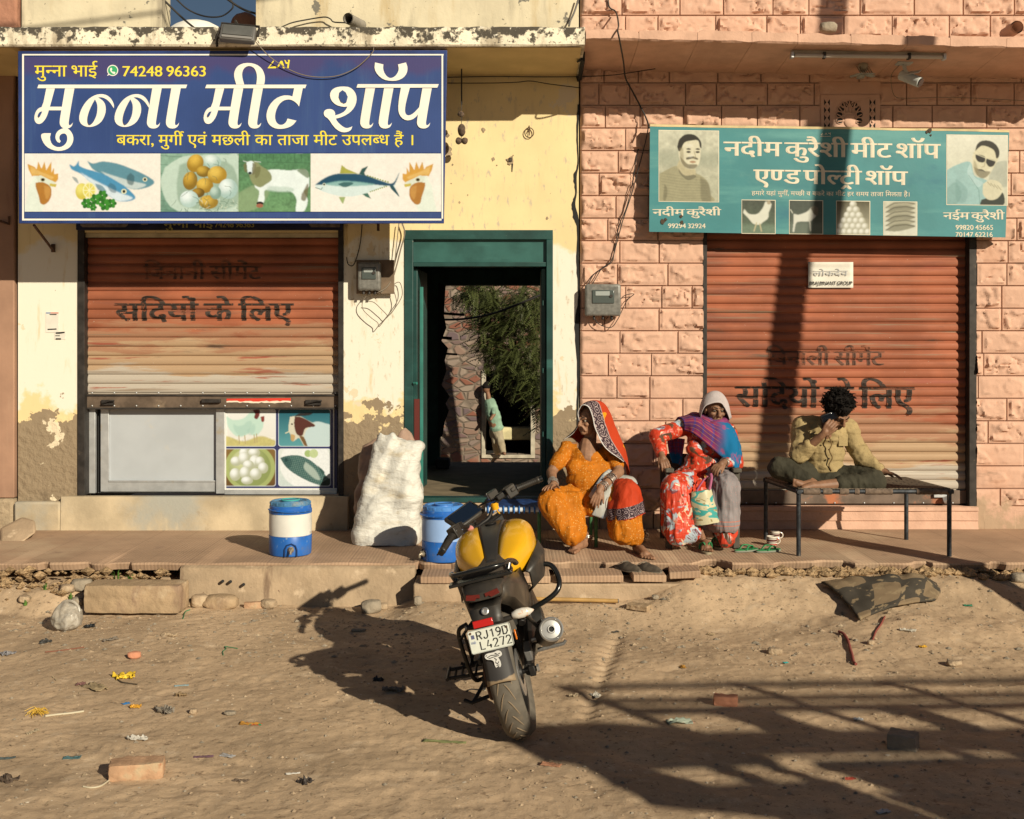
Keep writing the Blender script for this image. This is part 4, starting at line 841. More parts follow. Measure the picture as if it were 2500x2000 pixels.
# mounting strut of the board and the older board behind it
mb = MB(); mb.tube([P(83, 550, -.62), P(130, 612, -.02)], .011, 6); mb.box(P(130, 606, -.012), (.03, .02, .07)); mb.obj('strut', m_rust, bs, 30)
mb = MB(); mb.bb(WX(930), WX(936), -.3, -.28, WZ(572), WZ(540)); mb.bb(WX(170), WX(176), -.7, .0, 4.2, 4.23); mb.bb(WX(900), WX(906), -.7, .0, 4.2, 4.23); mb.obj('bracket', m_rust, bs)
ob = thing('older_sign', 'older dark navy sign strip mostly hidden behind the big blue board above the left shutter', 'sign')
YO = -.06
MB().bb(WX(192), WX(838), YO, YO+.05, WZ(563), WZ(420)).obj('board', mat('navy_old_print', (.012, .014, .045), .5, vary=.3), ob, 30)
def SO(px, py, l=0): return P(px, py, YO-.001-l)
m_oldtext = mat('dull_yellow_print', (.30, .27, .09), .6)
lettering('sign_lettering', 'मु~नना भाई', (400, 520, 538, 538, 556, 556), SO, m_oldtext, ob, .8); lettering('sign_number', '74248 96363', (525, 620, 541, 541, 555, 555), SO, m_oldtext, ob, .6, True)
flat_polys('sign_panels', [[(196, 530), (312, 530), (312, 550), (306, 555), (202, 555), (196, 550)], [(755, 530), (830, 530), (830, 555), (760, 555), (755, 550)], [(340, 540), (365, 540), (360, 549), (345, 549)]], SO, mat('faded_brown_print', (.16, .13, .11), .6, vary=.4, vscale=20), ob, .001)

# ================================================================ the green board
gs = thing('banner_sign', 'faded green sign board with two portraits and cream lettering above the right shutter', 'sign')
YS2 = -.165
def S2(px, py, lift=0.0): return P(px, py, YS2-lift)
m_green = mat('faded_green_print', (.045, .205, .225), .5, spec=.4, vary=.10, vscale=2.0, layers=[((.09, .28, .28), (.7, 1, 5), .50, .72), ((.20, .36, .29), (1, 1, 1.6), .60, .80), ((.025, .15, .20), (1, 1, 2.2), .56, .74)], bump=[(5, .12, .02)])
m_creamp = mat('cream_print', (.66, .60, .47), .55, vary=.08, layers=[((.50, .47, .36), 5, .6, .78)])
q2 = [(1587, 307), (2464, 321), (2455, 580), (1585, 566)]
mb = MB(); n = 40
def qpt(u, v):
    a = np.array(q2[0])*(1-u)+np.array(q2[1])*u; b = np.array(q2[3])*(1-u)+np.array(q2[2])*u; return a*(1-v)+b*v
rg = []
for i in range(n+1):
    u = i/n; t = qpt(u, 0); b = qpt(u, 1); w = 2.2*fbm(np.array([[u*9, 3, 1]]), 2, 71)[0]; rg.append([S2(t[0], t[1]+w), P(t[0], t[1]+w-2, YS2+.05), P(b[0], b[1], YS2+.06), S2(b[0], b[1])])
mb.loft(rg); mb.obj('board', m_green, gs, 30)
mb = MB(); rg = []
for i in range(n+1):
    u = i/n; t = qpt(u, 0); w = 2.2*fbm(np.array([[u*9, 3, 1]]), 2, 71)[0]; w2 = 2*abs(fbm(np.array([[u*25, 7, 1]]), 3, 72)[0]); rg.append([S2(t[0], t[1]+w+1.5+w2, .002), S2(t[0], t[1]+w-3-w2*1.5, .002), P(t[0], t[1]+w-4, YS2+.055), P(t[0], t[1]+w, YS2+.055)])
mb.loft(rg); mb.obj('folded_edge', mat('yellowed_flex', (.58, .47, .26), .7, vary=.2), gs, 60)
for s, bx, bo, nm, la, gp in (('नदीम कुरैशी मीट शॉप', (1768, 2295, 346, 352, 380, 387), 1.8, 'title', False, .14), ('ए~णड पो~लट#ी शॉप', (1841, 2215, 414, 419, 448, 452), 1.8, 'subtitle', False, .14), ('हमारे यहां मुगी`, म~चछी व बकरे का मीट हर समय ताजा मिलता है।'.replace('मि', 'िम'), (1835, 2220, 467, 470, 476.5, 480), .35, 'tagline', False, .3),
    ('नदीम कुरैशी', (1594, 1760, 511, 511, 527, 526), 1.0, 'left_name', False, .14), ('नईम कुरैशी', (2303, 2452, 519, 519, 535.5, 536), 1.0, 'right_name', False, .14), ('99294 32924', (1631, 1722, 546, 546, 557, 557.5), .5, 'phone_number', True, .26), ('99820 45665', (2333, 2424, 549.5, 549.5, 561, 561.5), .5, 'phone_number', True, .26), ('70147 62216', (2333, 2423, 567, 567, 578, 578.5), .5, 'phone_number', True, .26)):
    lettering(nm, s, bx, S2, m_creamp, gs, bo, la, lift=.0009, gap=gp)
mb = MB()
def q5(x, y): return (2000+x*.3477, y*.3477)
for ln in ([(26, 935), (12, 948), (30, 948)], [(40, 948), (48, 934), (56, 948)], [(64, 934), (70, 940), (78, 933), (78, 949)], [(8, 958), (80, 958)]):
    for a, b in zip(ln[:-1], ln[1:]): mb.tube([S2(*q5(*a), .001), S2(*q5(*b), .001)], .0025, 5)
mb.obj('numerals', m_creamp, gs)
m_sep = m_printold
def frame(x0, y0, x1, y1, nm, draw, step=.8, bg='d8d2b4', bw=1.6, sl=.012):
    f3 = lambda a, b, l: S2(a, b+(a-x0)*sl, l)
    mb = MB(); mb.add([f3(x0-bw, y0-bw, .0012), f3(x0-bw, y1+bw, .0012), f3(x1+bw, y1+bw, .0012), f3(x1+bw, y0-bw, .0012)], [(0, 1, 2, 3)]); o = mb.obj('picture_frame', m_creamp, gs, 0)
    c = Canvas(x0, y0, x1, y1, step, bg); draw(c); c.noise(7, .12, 5); c.obj(nm, f3, o, .0022, m_printold, .74, 3); return o
def port1(c):
    k = lambda p: [(1560+a*.3477, b*.3477) for a, b in p]
    c.grad('d4ceae', 'b9b593'); c.noise(9, .5, 11); c.put(sstep(355, 380, c.Y)*(1-sstep(395, 415, c.Y)), '9a9c80', .55)
    c.poly(k([(130, 1230), (200, 1190), (270, 1165), (390, 1210), (450, 1240), (490, 1290), (500, 1360), (510, 1412), (135, 1412)]), 'a89f78', blur=1)
    for i in range(9): c.line(k([(150+i*3, 1215+i*20), (300, 1235+i*20), (480, 1245+i*18)]), 1.2, '7d7656', .45)
    c.poly(k([(180, 1290), (200, 1330), (190, 1400), (170, 1400)]), '6d6749', .6, blur=2)
    c.poly(k([(285, 1120), (390, 1180), (390, 1240), (350, 1255), (290, 1215), (268, 1165)]), 'c3b58a'); c.poly(k([(275, 1180), (320, 1230), (390, 1225), (395, 1245), (340, 1262), (285, 1215)]), '6b664c', .8)
    c.poly(k([(285, 1010), (330, 975), (400, 980), (430, 1020), (432, 1090), (420, 1150), (385, 1185), (335, 1180), (295, 1140), (278, 1080)]), 'e3d8b2', blur=1)
    c.poly(k([(285, 1090), (300, 1145), (335, 1178), (385, 1183), (412, 1160), (395, 1150), (345, 1150), (310, 1120)]), '6f6448', .8, blur=2); c.poly(k([(330, 1105), (375, 1095), (412, 1108), (412, 1120), (375, 1112), (335, 1120)]), '3a3222', .85)
    c.ell(1560+378*.3477, 1135*.3477, 8, 3, 'b7906a')
    c.poly(k([(268, 1030), (285, 975), (330, 942), (390, 945), (432, 985), (440, 1035), (428, 1030), (415, 985), (370, 985), (320, 1000), (295, 1050), (280, 1060)]), '2a2418', blur=1)
    for ex in (348, 412): c.poly(k([(ex-20, 1045), (ex, 1038), (ex+18, 1046), (ex, 1050)]), '2d2618'); c.ell(1560+ex*.3477, 1065*.3477, 5.5, 2.6, '3a3020')
    c.line(k([(388, 1060), (398, 1100), (380, 1110)]), 1.6, 'a3926a', .8); c.poly(k([(282, 1040), (310, 1040), (318, 1130), (350, 1175), (300, 1140)]), '8f8058', .55, blur=6); c.ell(1560+362*.3477, 1092*.3477, 7, 5, 'f2ead0', soft=.9, a=.5); c.ell(1560+350*.3477, 1020*.3477, 12, 5, 'f4edd4', soft=.9, a=.5); c.poly(k([(430, 1240), (490, 1290), (505, 1412), (440, 1412)]), '756e50', .6, blur=6); c.noise(3, .22, 61); c.noise(12, .16, 62)
def port2(c):
    k = lambda p: [(2000+a*.3477, b*.3477) for a, b in p]
    c.grad('e6e0c4', 'd0cbaa'); c.noise(30, .12, 5); c.poly(k([(1200, 1150), (1330, 1130), (1330, 1300), (1200, 1280)]), '9da08a', .6, blur=5)
    c.poly(k([(890, 1200), (960, 1160), (1060, 1135), (1090, 1230), (1170, 1260), (1230, 1330), (1150, 1440), (885, 1440)]), '9fc0b4', blur=1); c.poly(k([(1060, 1140), (1090, 1240), (1150, 1280), (1110, 1310), (1040, 1220)]), 'b9d2c6', .9, blur=1); c.poly(k([(960, 1250), (1040, 1330), (1020, 1420), (960, 1400)]), '7ea297', .6, blur=3)
    c.poly(k([(1140, 1400), (1230, 1370), (1290, 1350), (1290, 1440), (1140, 1440)]), '2e3428'); c.poly(k([(1150, 1290), (1200, 1260), (1265, 1275), (1290, 1330), (1250, 1390), (1190, 1400), (1150, 1360)]), 'd9cfa9', blur=1)
    for i in range(4): c.line(k([(1180+i*24, 1275+i*8), (1205+i*24, 1300+i*10)]), 1.8, '8f8562', .7)
    c.poly(k([(1075, 1100), (1090, 1060), (1120, 1010), (1200, 1000), (1255, 1060), (1258, 1110), (1220, 1180), (1180, 1240), (1120, 1240), (1080, 1180)]), 'ddd2aa', blur=1)
    c.poly(k([(1085, 1170), (1110, 1230), (1150, 1250), (1185, 1230), (1200, 1200), (1150, 1200), (1110, 1180)]), '6b6146', .75, blur=2); c.poly(k([(1105, 1190), (1140, 1185), (1170, 1205), (1140, 1198)]), '2f2a1c', .9)
    c.poly(k([(1095, 1060), (1110, 1010), (1150, 985), (1210, 990), (1255, 1030), (1266, 1080), (1245, 1110), (1225, 1050), (1150, 1020), (1110, 1045)]), '2b271b', blur=1)
    c.poly(k([(1098, 1085), (1130, 1085), (1165, 1100), (1160, 1135), (1120, 1135), (1100, 1110)]), '221f18'); c.poly(k([(1175, 1108), (1235, 1125), (1225, 1160), (1195, 1168), (1172, 1140)]), '221f18'); c.line(k([(1078, 1072), (1180, 1110), (1238, 1128)]), 1.6, 'cfc6a0'); c.poly(k([(1085, 1120), (1105, 1150), (1120, 1230), (1090, 1200)]), '94865e', .6, blur=6); c.line(k([(1165, 1130), (1160, 1165), (1140, 1172)]), 1.4, '9a8a62', .8); c.ell(2000+1200*.3477, 1190*.3477, 7, 6, 'efe6c6', soft=.9, a=.5); c.poly(k([(900, 1320), (960, 1280), (1000, 1360), (960, 1440), (890, 1440)]), '6f9588', .5, blur=6); c.line(k([(1050, 1230), (1120, 1330), (1130, 1440)]), 1.6, '6f9588', .7); c.noise(3, .2, 63); c.noise(14, .14, 64)
def pk(x0): return lambda p: [(x0+a, 488+b) for a, b in p]
def p_hen(c):
    k = pk(1811); c.grad('4c5040', '5c6a50'); c.noise(4, .5, 21); c.put(sstep(540, 556, c.Y), '75866a', .9); c.noise(3, .4, 22)
    c.poly(k([(6, 22), (18, 34), (38, 34), (52, 18), (58, 4), (70, 6), (72, 14), (66, 30), (64, 44), (52, 54), (44, 60), (28, 58), (14, 42), (4, 32)]), 'e4dfc4', blur=1); c.line(k([(36, 56), (30, 76)]), 2.6, 'c9b98c'); c.line(k([(44, 58), (48, 76)]), 2.6, 'c9b98c'); c.ell(1811+66, 488+6, 5, 5, 'b5a584')
def p_goat(c):
    k = pk(1927); c.grad('4a4f42', '58604e'); c.noise(4, .5, 23); c.put(sstep(535, 552, c.Y), '6c7460', .9)
    c.poly(k([(10, 34), (24, 36), (44, 28), (54, 18), (62, 22), (66, 36), (58, 46), (50, 52), (20, 54), (14, 66), (12, 78), (8, 76), (10, 60)]), 'e0dbc2', blur=1); c.poly(k([(52, 20), (60, 14), (70, 20), (68, 38), (60, 34)]), '6f6650'); c.line(k([(50, 50), (52, 74)]), 3, 'd5d0b6'); c.line(k([(8, 32), (3, 24)]), 2, 'd5d0b6')
def p_eggs(c):
    c.grad('5a5236', 'b9b090'); c.noise(6, .4, 25)
    for r in range(6):
        for j in range(r+1): c.ell(2083+(j-r/2)*14.5, 499+r*13.5, 9.2, 9.5, 'efe9d2', soft=.1, shade='b3ab8c')
def p_fish(c):
    k = pk(2157); c.grad('cfc8a8', 'e0dabf'); c.noise(8, .3, 27)
    for a in range(6):
        o = a*11; c.poly(k([(4, 20+o), (24, 6+o), (52, 2+o), (78, 8+o), (60, 16+o), (30, 22+o)]), '8a8468' if a % 2 else 'a79f80', .9, blur=1); c.line(k([(6, 19+o), (26, 8+o), (54, 5+o), (76, 9+o)]), 1.8, '3b3826', .8)
frame(1609.5, 319, 1754, 491, 'portrait', port1); frame(2312, 330, 2459, 499, 'portrait', port2)
for x0, y0, fn, nm in ((1812, 489, p_hen, 'hen_picture'), (1928, 490, p_goat, 'goat_picture'), (2043, 491.5, p_eggs, 'egg_picture'), (2158, 493, p_fish, 'fish_picture')): frame(x0, y0, x0+80, y0+80, nm, fn, 1.0)
mb = MB()
for cx, cy, r in ((1618, 541, 7), (1625, 536, 4), (1663, 528, 4), (1665, 544, 5), (2270, 318, 6), (2264, 322, 4), (2273, 330, 2.5)):
    mb.prism([(cx+r*(.6+.6*random.random())*math.cos(t), cy+r*1.1*(.6+.6*random.random())*math.sin(t)) for t in [2*math.pi*k/10 for k in range(10)]], lambda a, b: S2(a, b, .006), lambda a, b: S2(a, b, .004))
mb.obj('tears', mat('torn_dark', (.07, .05, .035), .9), gs, 0)

# ================================================================ counter pictures
cpt = bpy.data.objects['picture_board']
def SC_(px, py, l=0): return P(px, py, .12-l)
def tile(x0, y0, x1, y1, draw, bg, nm):
    c = Canvas(x0, y0, x1, y1, 1.0, bg); draw(c)
    r = 8; dxx = np.maximum(np.maximum(x0+r-c.X, c.X-(x1-r)), 0); dyy = np.maximum(np.maximum(y0+r-c.Y, c.Y-(y1-r)), 0); dd = np.hypot(dxx, dyy)
    c.put(sstep(r-2.2, r-1.2, dd+0*dxx), 'e6e6e0'); ed = np.minimum(np.minimum(c.X-x0, x1-c.X), np.minimum(c.Y-y0, y1-c.Y)); c.put(1-sstep(1.0, 2.0, ed), 'e6e6e0'); c.put(sstep(r-.4, r+.3, dd), '1c1d48'); c.obj(nm, SC_, cpt, .001, m_print, .80)
T7 = lambda p: [(a*.3989, 940+b*.3989) for a, b in p]
def t_hens(c):
    c.grad('f0eada', 'e8e0cc'); c.put(sstep(1068, 1074, c.Y+6*np.sin(c.X/14)), 'c9bb74'); c.noise(4, .35, 31, (540, 1068, 680, 1092))
    for p in ([(1385, 190), (1430, 215), (1490, 205), (1530, 170), (1570, 165), (1575, 210), (1550, 270), (1500, 310), (1450, 315), (1410, 280), (1390, 240)], [(1530, 260), (1570, 210), (1600, 195), (1612, 230), (1605, 270), (1570, 310), (1535, 300)]): c.poly(T7(p), 'c5dcc4', blur=2); c.poly(T7([(a+(1490-a)*.4, b+(275-b)*.4+12) for a, b in p]), 'a3c2ae', .5, blur=4)
    for a, b in ((1462, 310), (1498, 310), (1555, 305), (1570, 300)): c.line(T7([(a, b), (a+4, b+50)]), 2, 'b7a070')
    c.poly(T7([(1545, 155), (1585, 148), (1588, 185), (1572, 210), (1556, 200), (1560, 175)]), '70302a'); c.poly(T7([(1596, 195), (1618, 192), (1615, 225), (1600, 222)]), '8a3a30')
def t_goat(c):
    c.grad('175a66', '5e9c9a'); c.noise(30, .15, 33)
    c.poly(T7([(1860, 260), (1930, 225), (1990, 235), (2030, 260), (2030, 380), (1890, 380), (1850, 320)]), 'c8d6cc', blur=2)
    c.poly(T7([(1775, 195), (1830, 190), (1880, 215), (1930, 245), (1880, 270), (1860, 330), (1880, 375), (1860, 372), (1830, 325), (1795, 345), (1780, 310), (1765, 270)]), 'd8cfb2', blur=1); c.poly(T7([(1805, 195), (1850, 200), (1930, 250), (1870, 265), (1850, 310), (1815, 300), (1800, 240)]), '5a3026', blur=1)
    c.poly(T7([(1800, 195), (1830, 175), (1880, 170), (1915, 172), (1890, 186), (1840, 190)]), '2c2a28'); c.poly(T7([(1830, 310), (1860, 320), (1882, 375), (1862, 368)]), '7a5a34'); c.line(T7([(1748, 295), (1770, 285)]), 2.4, 'd8cfa8'); c.ell(*T7([(1787, 240)])[0], 2.5, 2, '2a1a10'); c.poly(T7([(1780, 300), (1806, 310), (1796, 345), (1780, 335)]), 'c49a58', .9)
def t_eggs(c):
    c.grad('8a6a38', '6a4c26'); c.noise(8, .3, 35); cx, cy = T7([(1530, 505)])[0]; c.ell(cx, cy, 62, 58, 'a9b06a', soft=.03); c.ell(cx, cy, 52, 49, 'cfd09a', soft=.05, shade='8f9858')
    for a, b, rx, ry in ((1495, 420, 13, 15), (1555, 415, 15, 12), (1445, 467, 14, 12), (1495, 450, 15, 17), (1560, 468, 14, 16), (1590, 470, 12, 13), (1610, 508, 13, 14), (1520, 490, 14, 12), (1440, 548, 14, 16), (1500, 538, 14, 16), (1565, 545, 15, 15), (1512, 585, 15, 10)): c.ell(*T7([(a, b)])[0], rx, ry, 'f4f2e6', soft=.08, shade='b9b898')
def t_fish(c):
    c.grad('e2e2d2', 'cfd6c8'); c.ell(*T7([(1870, 480)])[0], 64, 62, 'efece0', soft=.05); c.ell(*T7([(1885, 420)])[0], 9, 9, 'a9bb74'); c.ell(*T7([(1920, 420)])[0], 11, 11, 'c3cd92', soft=.1)
    body = [(1715, 448), (1750, 435), (1820, 430), (1880, 450), (1930, 485), (1985, 545), (2028, 590), (2020, 620), (1965, 615), (1900, 595), (1830, 560), (1770, 520), (1735, 480)]
    c.poly(T7(body), '3c5f58', blur=1); c.noise(3, .2, 67); m = c.inside(T7(body)); w = np.sin(c.X/2.0+c.Y/1.1)*np.sin(c.Y/2.0-c.X/1.3); c.put(m*(w > .25), '8fa692', .55); c.poly(T7([(1870, 470), (1930, 520), (1960, 580), (1920, 570), (1860, 510)]), 'c9d2bc', .65, blur=3); c.poly(T7([(1960, 600), (2028, 570), (2028, 620), (1980, 622)]), '22382f'); c.poly(T7([(1940, 490), (1985, 530), (1975, 548)]), '36564c'); c.ell(*T7([(1752, 460)])[0], 4, 4, '18302e'); c.poly(T7([(1720, 445), (1760, 440), (1790, 470), (1770, 510), (1740, 490)]), '2c4c48', .6, blur=2)
for (x0, y0, x1, y1, f, b, nm) in ((545, 998, 674, 1091, t_hens, 'efe9d8', 'hen_picture'), (679, 998, 808, 1091, t_goat, '2a6a70', 'goat_picture'), (545, 1095, 674, 1188, t_eggs, '8a6a38', 'egg_picture'), (679, 1095, 808, 1188, t_fish, 'e2e2d2', 'fish_picture')): tile(x0, y0, x1, y1, f, b, nm)

# ================================================================ lettering on the shutters, papers on the walls
m_stencil = mat('stencil_black', (.06, .042, .034), .75, layers=[((.30, .11, .06), (2, 1, 26), .54, .66), ((.30, .11, .06), 22, .58, .64)])
m_stencil2 = mat('faded_stencil', (.13, .065, .045), .75, layers=[((.30, .11, .06), (3, 1, 18), .46, .56)])
sh1 = [o for o in bpy.data.objects if o.name.startswith('shutter_curtain') and o.parent == lb][0]; sh2 = [o for o in bpy.data.objects if o.name.startswith('shutter_curtain') and o.parent == pb][0]
def conf(base, z0): return lambda c: float(slat_y(c.z, base, z0))-.0052
def F08(px, py, l): return P(px, py, .078)
for s, bx, sh_, cf_, mm, bo in (('सिदयों के िलए', (283, 716, 741, 741, 783, 783), sh1, conf(.085, zb0), m_stencil, 2.4), ('िबनानी सीमेंट', (352, 638, 650, 650, 682, 682), sh1, conf(.085, zb0), m_stencil2, 1.6), ('िबनाली सीमेंट', (1873, 2160, 857, 858, 890, 892), sh2, conf(.10, zp0), m_stencil2, 1.6), ('सिदयों के िलए', (1798, 2233, 943, 946, 993, 998), sh2, conf(.10, zp0), m_stencil, 2.4)):
    lettering('stencil_lettering', s, bx, F08, mm, sh_, bo, False, gap=.2, conform=cf_)
pp = thing('paper_notice', 'small white paper notice with a handwritten line on the right orange shutter', 'paper')
m_paper = mat('aged_paper', (.66, .63, .56), .85, vary=.08)
mb = MB(); mb.grid([[P(a, b, .066+.004*math.sin(b*.3)) for a in np.linspace(1973, 2083, 12)] for b in np.linspace(640, 703, 14)]); mb.obj('sheet', m_paper, pp, 60, solid=.002)
F07 = lambda px, py, l: P(px, py, .060-l); m_ink = mat('black_ink', (.02, .02, .02), .7); m_pencil = mat('faint_ink', (.42, .42, .42), .8)
lettering('handwriting', 'BRAJ BINANT GROUP', (1976, 2080, 687.5, 687, 696.5, 696), F07, m_ink, pp, .22, True, slant=.15); lettering('faint_handwriting', 'लोकदेव', (1985, 2070, 662, 661, 674, 673), F07, m_pencil, pp, .3)
pn = thing('payment_notice', 'small white payment notice with a torn paper below it on the left white pier', 'paper')
mb = MB(); mb.bb(WX(112), WX(143), -.004, -.001, WZ(812), WZ(763)); mb.obj('sheet', m_paper, pn)
def FN(px, py, l): return P(px, py, -.0045-l)
flat_polys('coloured_bar', [[(112, 763), (123, 763), (123, 765.5), (112, 765.5)]], FN, mat('bar_blue', (.05, .15, .35), .6), pn, .0005, sm=False); flat_polys('coloured_bar', [[(123, 763), (143, 763), (143, 765.5), (123, 765.5)]], FN, mat('bar_red', (.5, .12, .08), .6), pn, .0005, sm=False)
mb = MB(); mb.bb(WX(133), WX(160), -.003, -.001, WZ(829), WZ(813)); mb.obj('torn_paper', m_paper, pn)
flat_polys('print_lines', [[(116, 803), (138, 802), (138, 805), (116, 806)], [(136, 811.5), (158, 810), (158, 813), (146, 815), (136, 815)], [(135, 819), (146, 819), (146, 820.5), (135, 820.5)], [(136, 826), (149, 826), (149, 829), (136, 829)], [(121, 767), (138, 766.8), (138, 769), (121, 769)]], FN, m_ink, pn, .001, sm=False)
# ================================================================ fittings on the walls
m_grey = mat('grey_enamel', (.13, .125, .12), .5, .2, vary=.2); m_lampglass = mat('dusty_lamp_glass', (.10, .10, .095), .25, spec=.6, vary=.2)
t = thing('floodlight', 'grey rectangular floodlight clamped on the canopy edge above the blue board', 'floodlight', P(580, 78, -.92), rot=(math.radians(-24), math.radians(4), math.radians(4)))
MB().box((0, .03, 0), (.275, .06, .145)).obj('housing', m_grey, t, 30, .012); MB().box((0, -.004, .012), (.235, .012, .095)).obj('glass', m_lampglass, t, 30, .003)
MB().box((0, -.0035, -.052), (.235, .01, .022)).obj('lower_bezel', mat('bezel_grey', (.22, .21, .20), .5), t, 30, .002)
mb = MB(); mb.tube([(-.15, .06, .02), (-.15, .06, .12), (.15, .06, .12), (.15, .06, .02)], .009, 6); mb.tube([(-.15, .04, .02), (-.17, .06, -.02), (-.17, .13, -.06)], .010, 6); mb.obj('bracket', m_dark, t); MB().tube([(-.01, .06, .08), (-.05, .08, .17)], [.02, .012], 8).obj('tilt_knob', m_dark, t)
def cable(name, label, pts, r, m=None, cat='cable'): return tag(rope(name, [P(*p) for p in pts], r, m or m_wire), label, cat)
cable('lamp_wire', 'twisted thin wire looping from the floodlight across the top of the blue board', [(622, 100, -.86), (660, 140, -.82), (710, 172, -.80), (760, 187, -.80), (820, 186, -.80), (870, 165, -.80), (908, 130, -.80), (912, 116, -.81)], .0042, m_wirelight, 'wire')
mb = MB(); mb.tube([(0, 0, 0), (0, -.30, .05)], .047, 18, False); mb.tube([(0, -.30, .05), (0, 0, 0)], .041, 18, False)
pt = P(882, 62, -.0); o = mb.obj('drain_pipe', mat('weathered_cement_pipe', (.22, .20, .17), .85, vary=.25), None, 60, loc=pt); o.rotation_euler = (math.radians(14), 0, math.radians(-14)); tag(o, 'grey drain pipe stub poking from the stained parapet', 'pipe')
cable('parapet_wire', 'thin wire lying along the parapet foot left of the drain pipe', [(688, 66, -.4), (712, 56, -.1), (745, 49, -.05), (790, 42, -.05), (806, 46, -.06), (815, 54, -.05), (845, 56, -.1), (858, 60, -.1)], .006)
cable('sky_cable', 'black cable dropping steeply across the sky gap', [(396, -4, .1), (420, 20, .1), (452, 50, .1), (474, 68, .0)], .009)
cable('sky_cable', 'black cable sagging in a loop across the sky gap', [(428, -4, .1), (460, 24, .1), (500, 40, .1), (540, 40, .1), (566, 22, .1), (568, 8, .1), (560, -4, .1)], .007)
cable('sky_cable', 'thick black cable slanting toward the parapet corner by the floodlight', [(540, -14, .1), (566, 6, .1), (596, 24, .1), (626, 34, .1)], .010)
cable('parapet_cable', 'grey cable slanting down the right end of the cream parapet', [(1413, -4, -.05), (1402, 30, -.05), (1392, 52, -.05), (1389, 64, -.1)], .008, m_grey)
cable('soffit_wire', 'thin dark wire stretched under the canopy, upper of two', [(1092, 189, -.06), (1200, 187, -.06), (1330, 188, -.06), (1420, 187, -.08), (1500, 183, -.10), (1600, 168, -.14)], .004, m_wire, 'wire')
cable('soffit_wire', 'thin dark wire with a kink under the canopy, lower of two', [(1092, 203, -.05), (1190, 203, -.05), (1260, 201, -.05), (1295, 198, -.05), (1340, 205, -.05), (1418, 215, -.05)], .004, m_wire, 'wire')
t = thing('lemon_charm', 'dusty brown charm of lemons and bundle hanging on a string from the cream canopy', 'charm', P(1127, 168, -.22))
m_dust = mat('dusty_brown_bundle', (.10, .07, .05), .95, vary=.4, vscale=40, bump=[(60, .8, .01)])
L0 = Vector(t.location)
mb = MB(); mb.tube([P(1127, 168, -.22)-L0, P(1127, 256, -.22)-L0], .0065, 6); mb.tube([P(1127, 256, -.22)-L0, P(1126, 350, -.22)-L0], .003, 5); mb.obj('string', m_wire, t)
for (a, b, rx, rz) in ((1125, 279, .029, .026), (1127, 318, .034, .055), (1119, 344, .028, .030), (1134, 344, .028, .030)):
    mb = MB(); mb.ell(P(a, b, -.22)-L0, (rx, rx, rz), None, 14, 10); me = mb.mesh('fruit'); c = getco(me); setco(me, c+getno(me)*(fbm(c*40, 3, 5)*.012)[:, None]); put('fruit', me, m_dust, t)
t = thing('wall_ring', 'small wire ring on a nail in the yellow wall', 'ring')
mb = MB(); mb.tube([P(1292+11*math.cos(a), 324-12*math.sin(a), -.02) for a in [2*math.pi*k/18 for k in range(19)]], .004, 6); mb.tube([P(1291, 312, .0), P(1292, 308, -.04)], .006, 6)
for k in range(7): mb.tube([P(1293, 312, -.015), P(1288+random.random()*13, 316+random.random()*16, -.02)], .0025, 4)
mb.obj('ring', m_rust, t)
mb = MB(); 
def blob(mb, cx, cy, r, Y0, Y1): mb.prism([(cx+r*(.5+.6*random.random())*math.cos(a), cy+r*(.5+.7*random.random())*math.sin(a)) for a in [2*math.pi*k/11 for k in range(11)]], lambda a, b: P(a, b, Y0), lambda a, b: P(a, b, Y1))
t = thing('wall_socket_hole', 'broken mud filled socket hole in the yellow wall above the doorway', 'hole'); blob(mb, 1247, 392, 11, -.010, .002); mb.obj('mud', m_bare, t, 0)
mb = MB(); mb.bb(WX(1243), WX(1250), -.02, 0, WZ(395), WZ(386)); mb.prism([(1249, 398), (1253, 400), (1251, 420), (1249, 419)], lambda a, b: P(a, b, -.004), lambda a, b: P(a, b, -.001)); mb.obj('socket', m_dark, t, 0)
t = thing('wall_damage', 'scattered small chips and nail holes in the yellow plaster between board and doorway', 'damage')
for (a, b, r) in ((1180, 318, 6), (1204, 389, 5), (1105, 402, 3), (1094, 370, 12), (1092, 330, 6), (1122, 494, 3), (1213, 404, 2), (1102, 448, 2), (1142, 476, 2), (1336, 533, 4), (1253, 380, 2)):
    mb = MB(); blob(mb, a, b, r, -.003, .002); mb.obj('chip', m_bare, t, 0)
# electricity meters
def meter(label, x0, y0, x1, y1, Y, backboard):
    cx, cy = (x0+x1)/2, (y0+y1)/2; t = thing('electricity_meter', label, 'meter', P(cx, cy, Y)); w, h = (x1-x0)/283., (y1-y0)/283.
    if backboard: MB().box((.045, .05, .0), (w+.13, .02, h+.05)).obj('backboard', mat('old_plywood', (.17, .12, .08), .9, vary=.3), t, 30, .004)
    MB().box((0, 0, 0), (w, .09, h)).obj('case', mat('dusty_meter_case', (.16, .155, .14), .35, spec=.6, vary=.25, vscale=25), t, 30, .02, 3)
    MB().box((0, -.048, h*.10), (w*.62, .012, h*.42)).obj('cover', mat('meter_window', (.07, .085, .08), .2, spec=.7), t, 30, .006)
    MB().box((-.02*w, -.056, h*.20), (w*.40, .006, h*.14)).obj('display', mat('meter_face', (.30, .33, .32), .5), t, 30, .002); MB().cyl((w*.22, -.05, h*.12), (w*.22, -.062, h*.12), .014, 12).obj('seal', m_dark, t)
    mb = MB()
    for k in (-1, 0, 1): mb.cyl((k*w*.25, 0, -h/2), (k*w*.25, -.01, -h/2-.03), .011, 8)
    mb.obj('glands', m_dark, t)
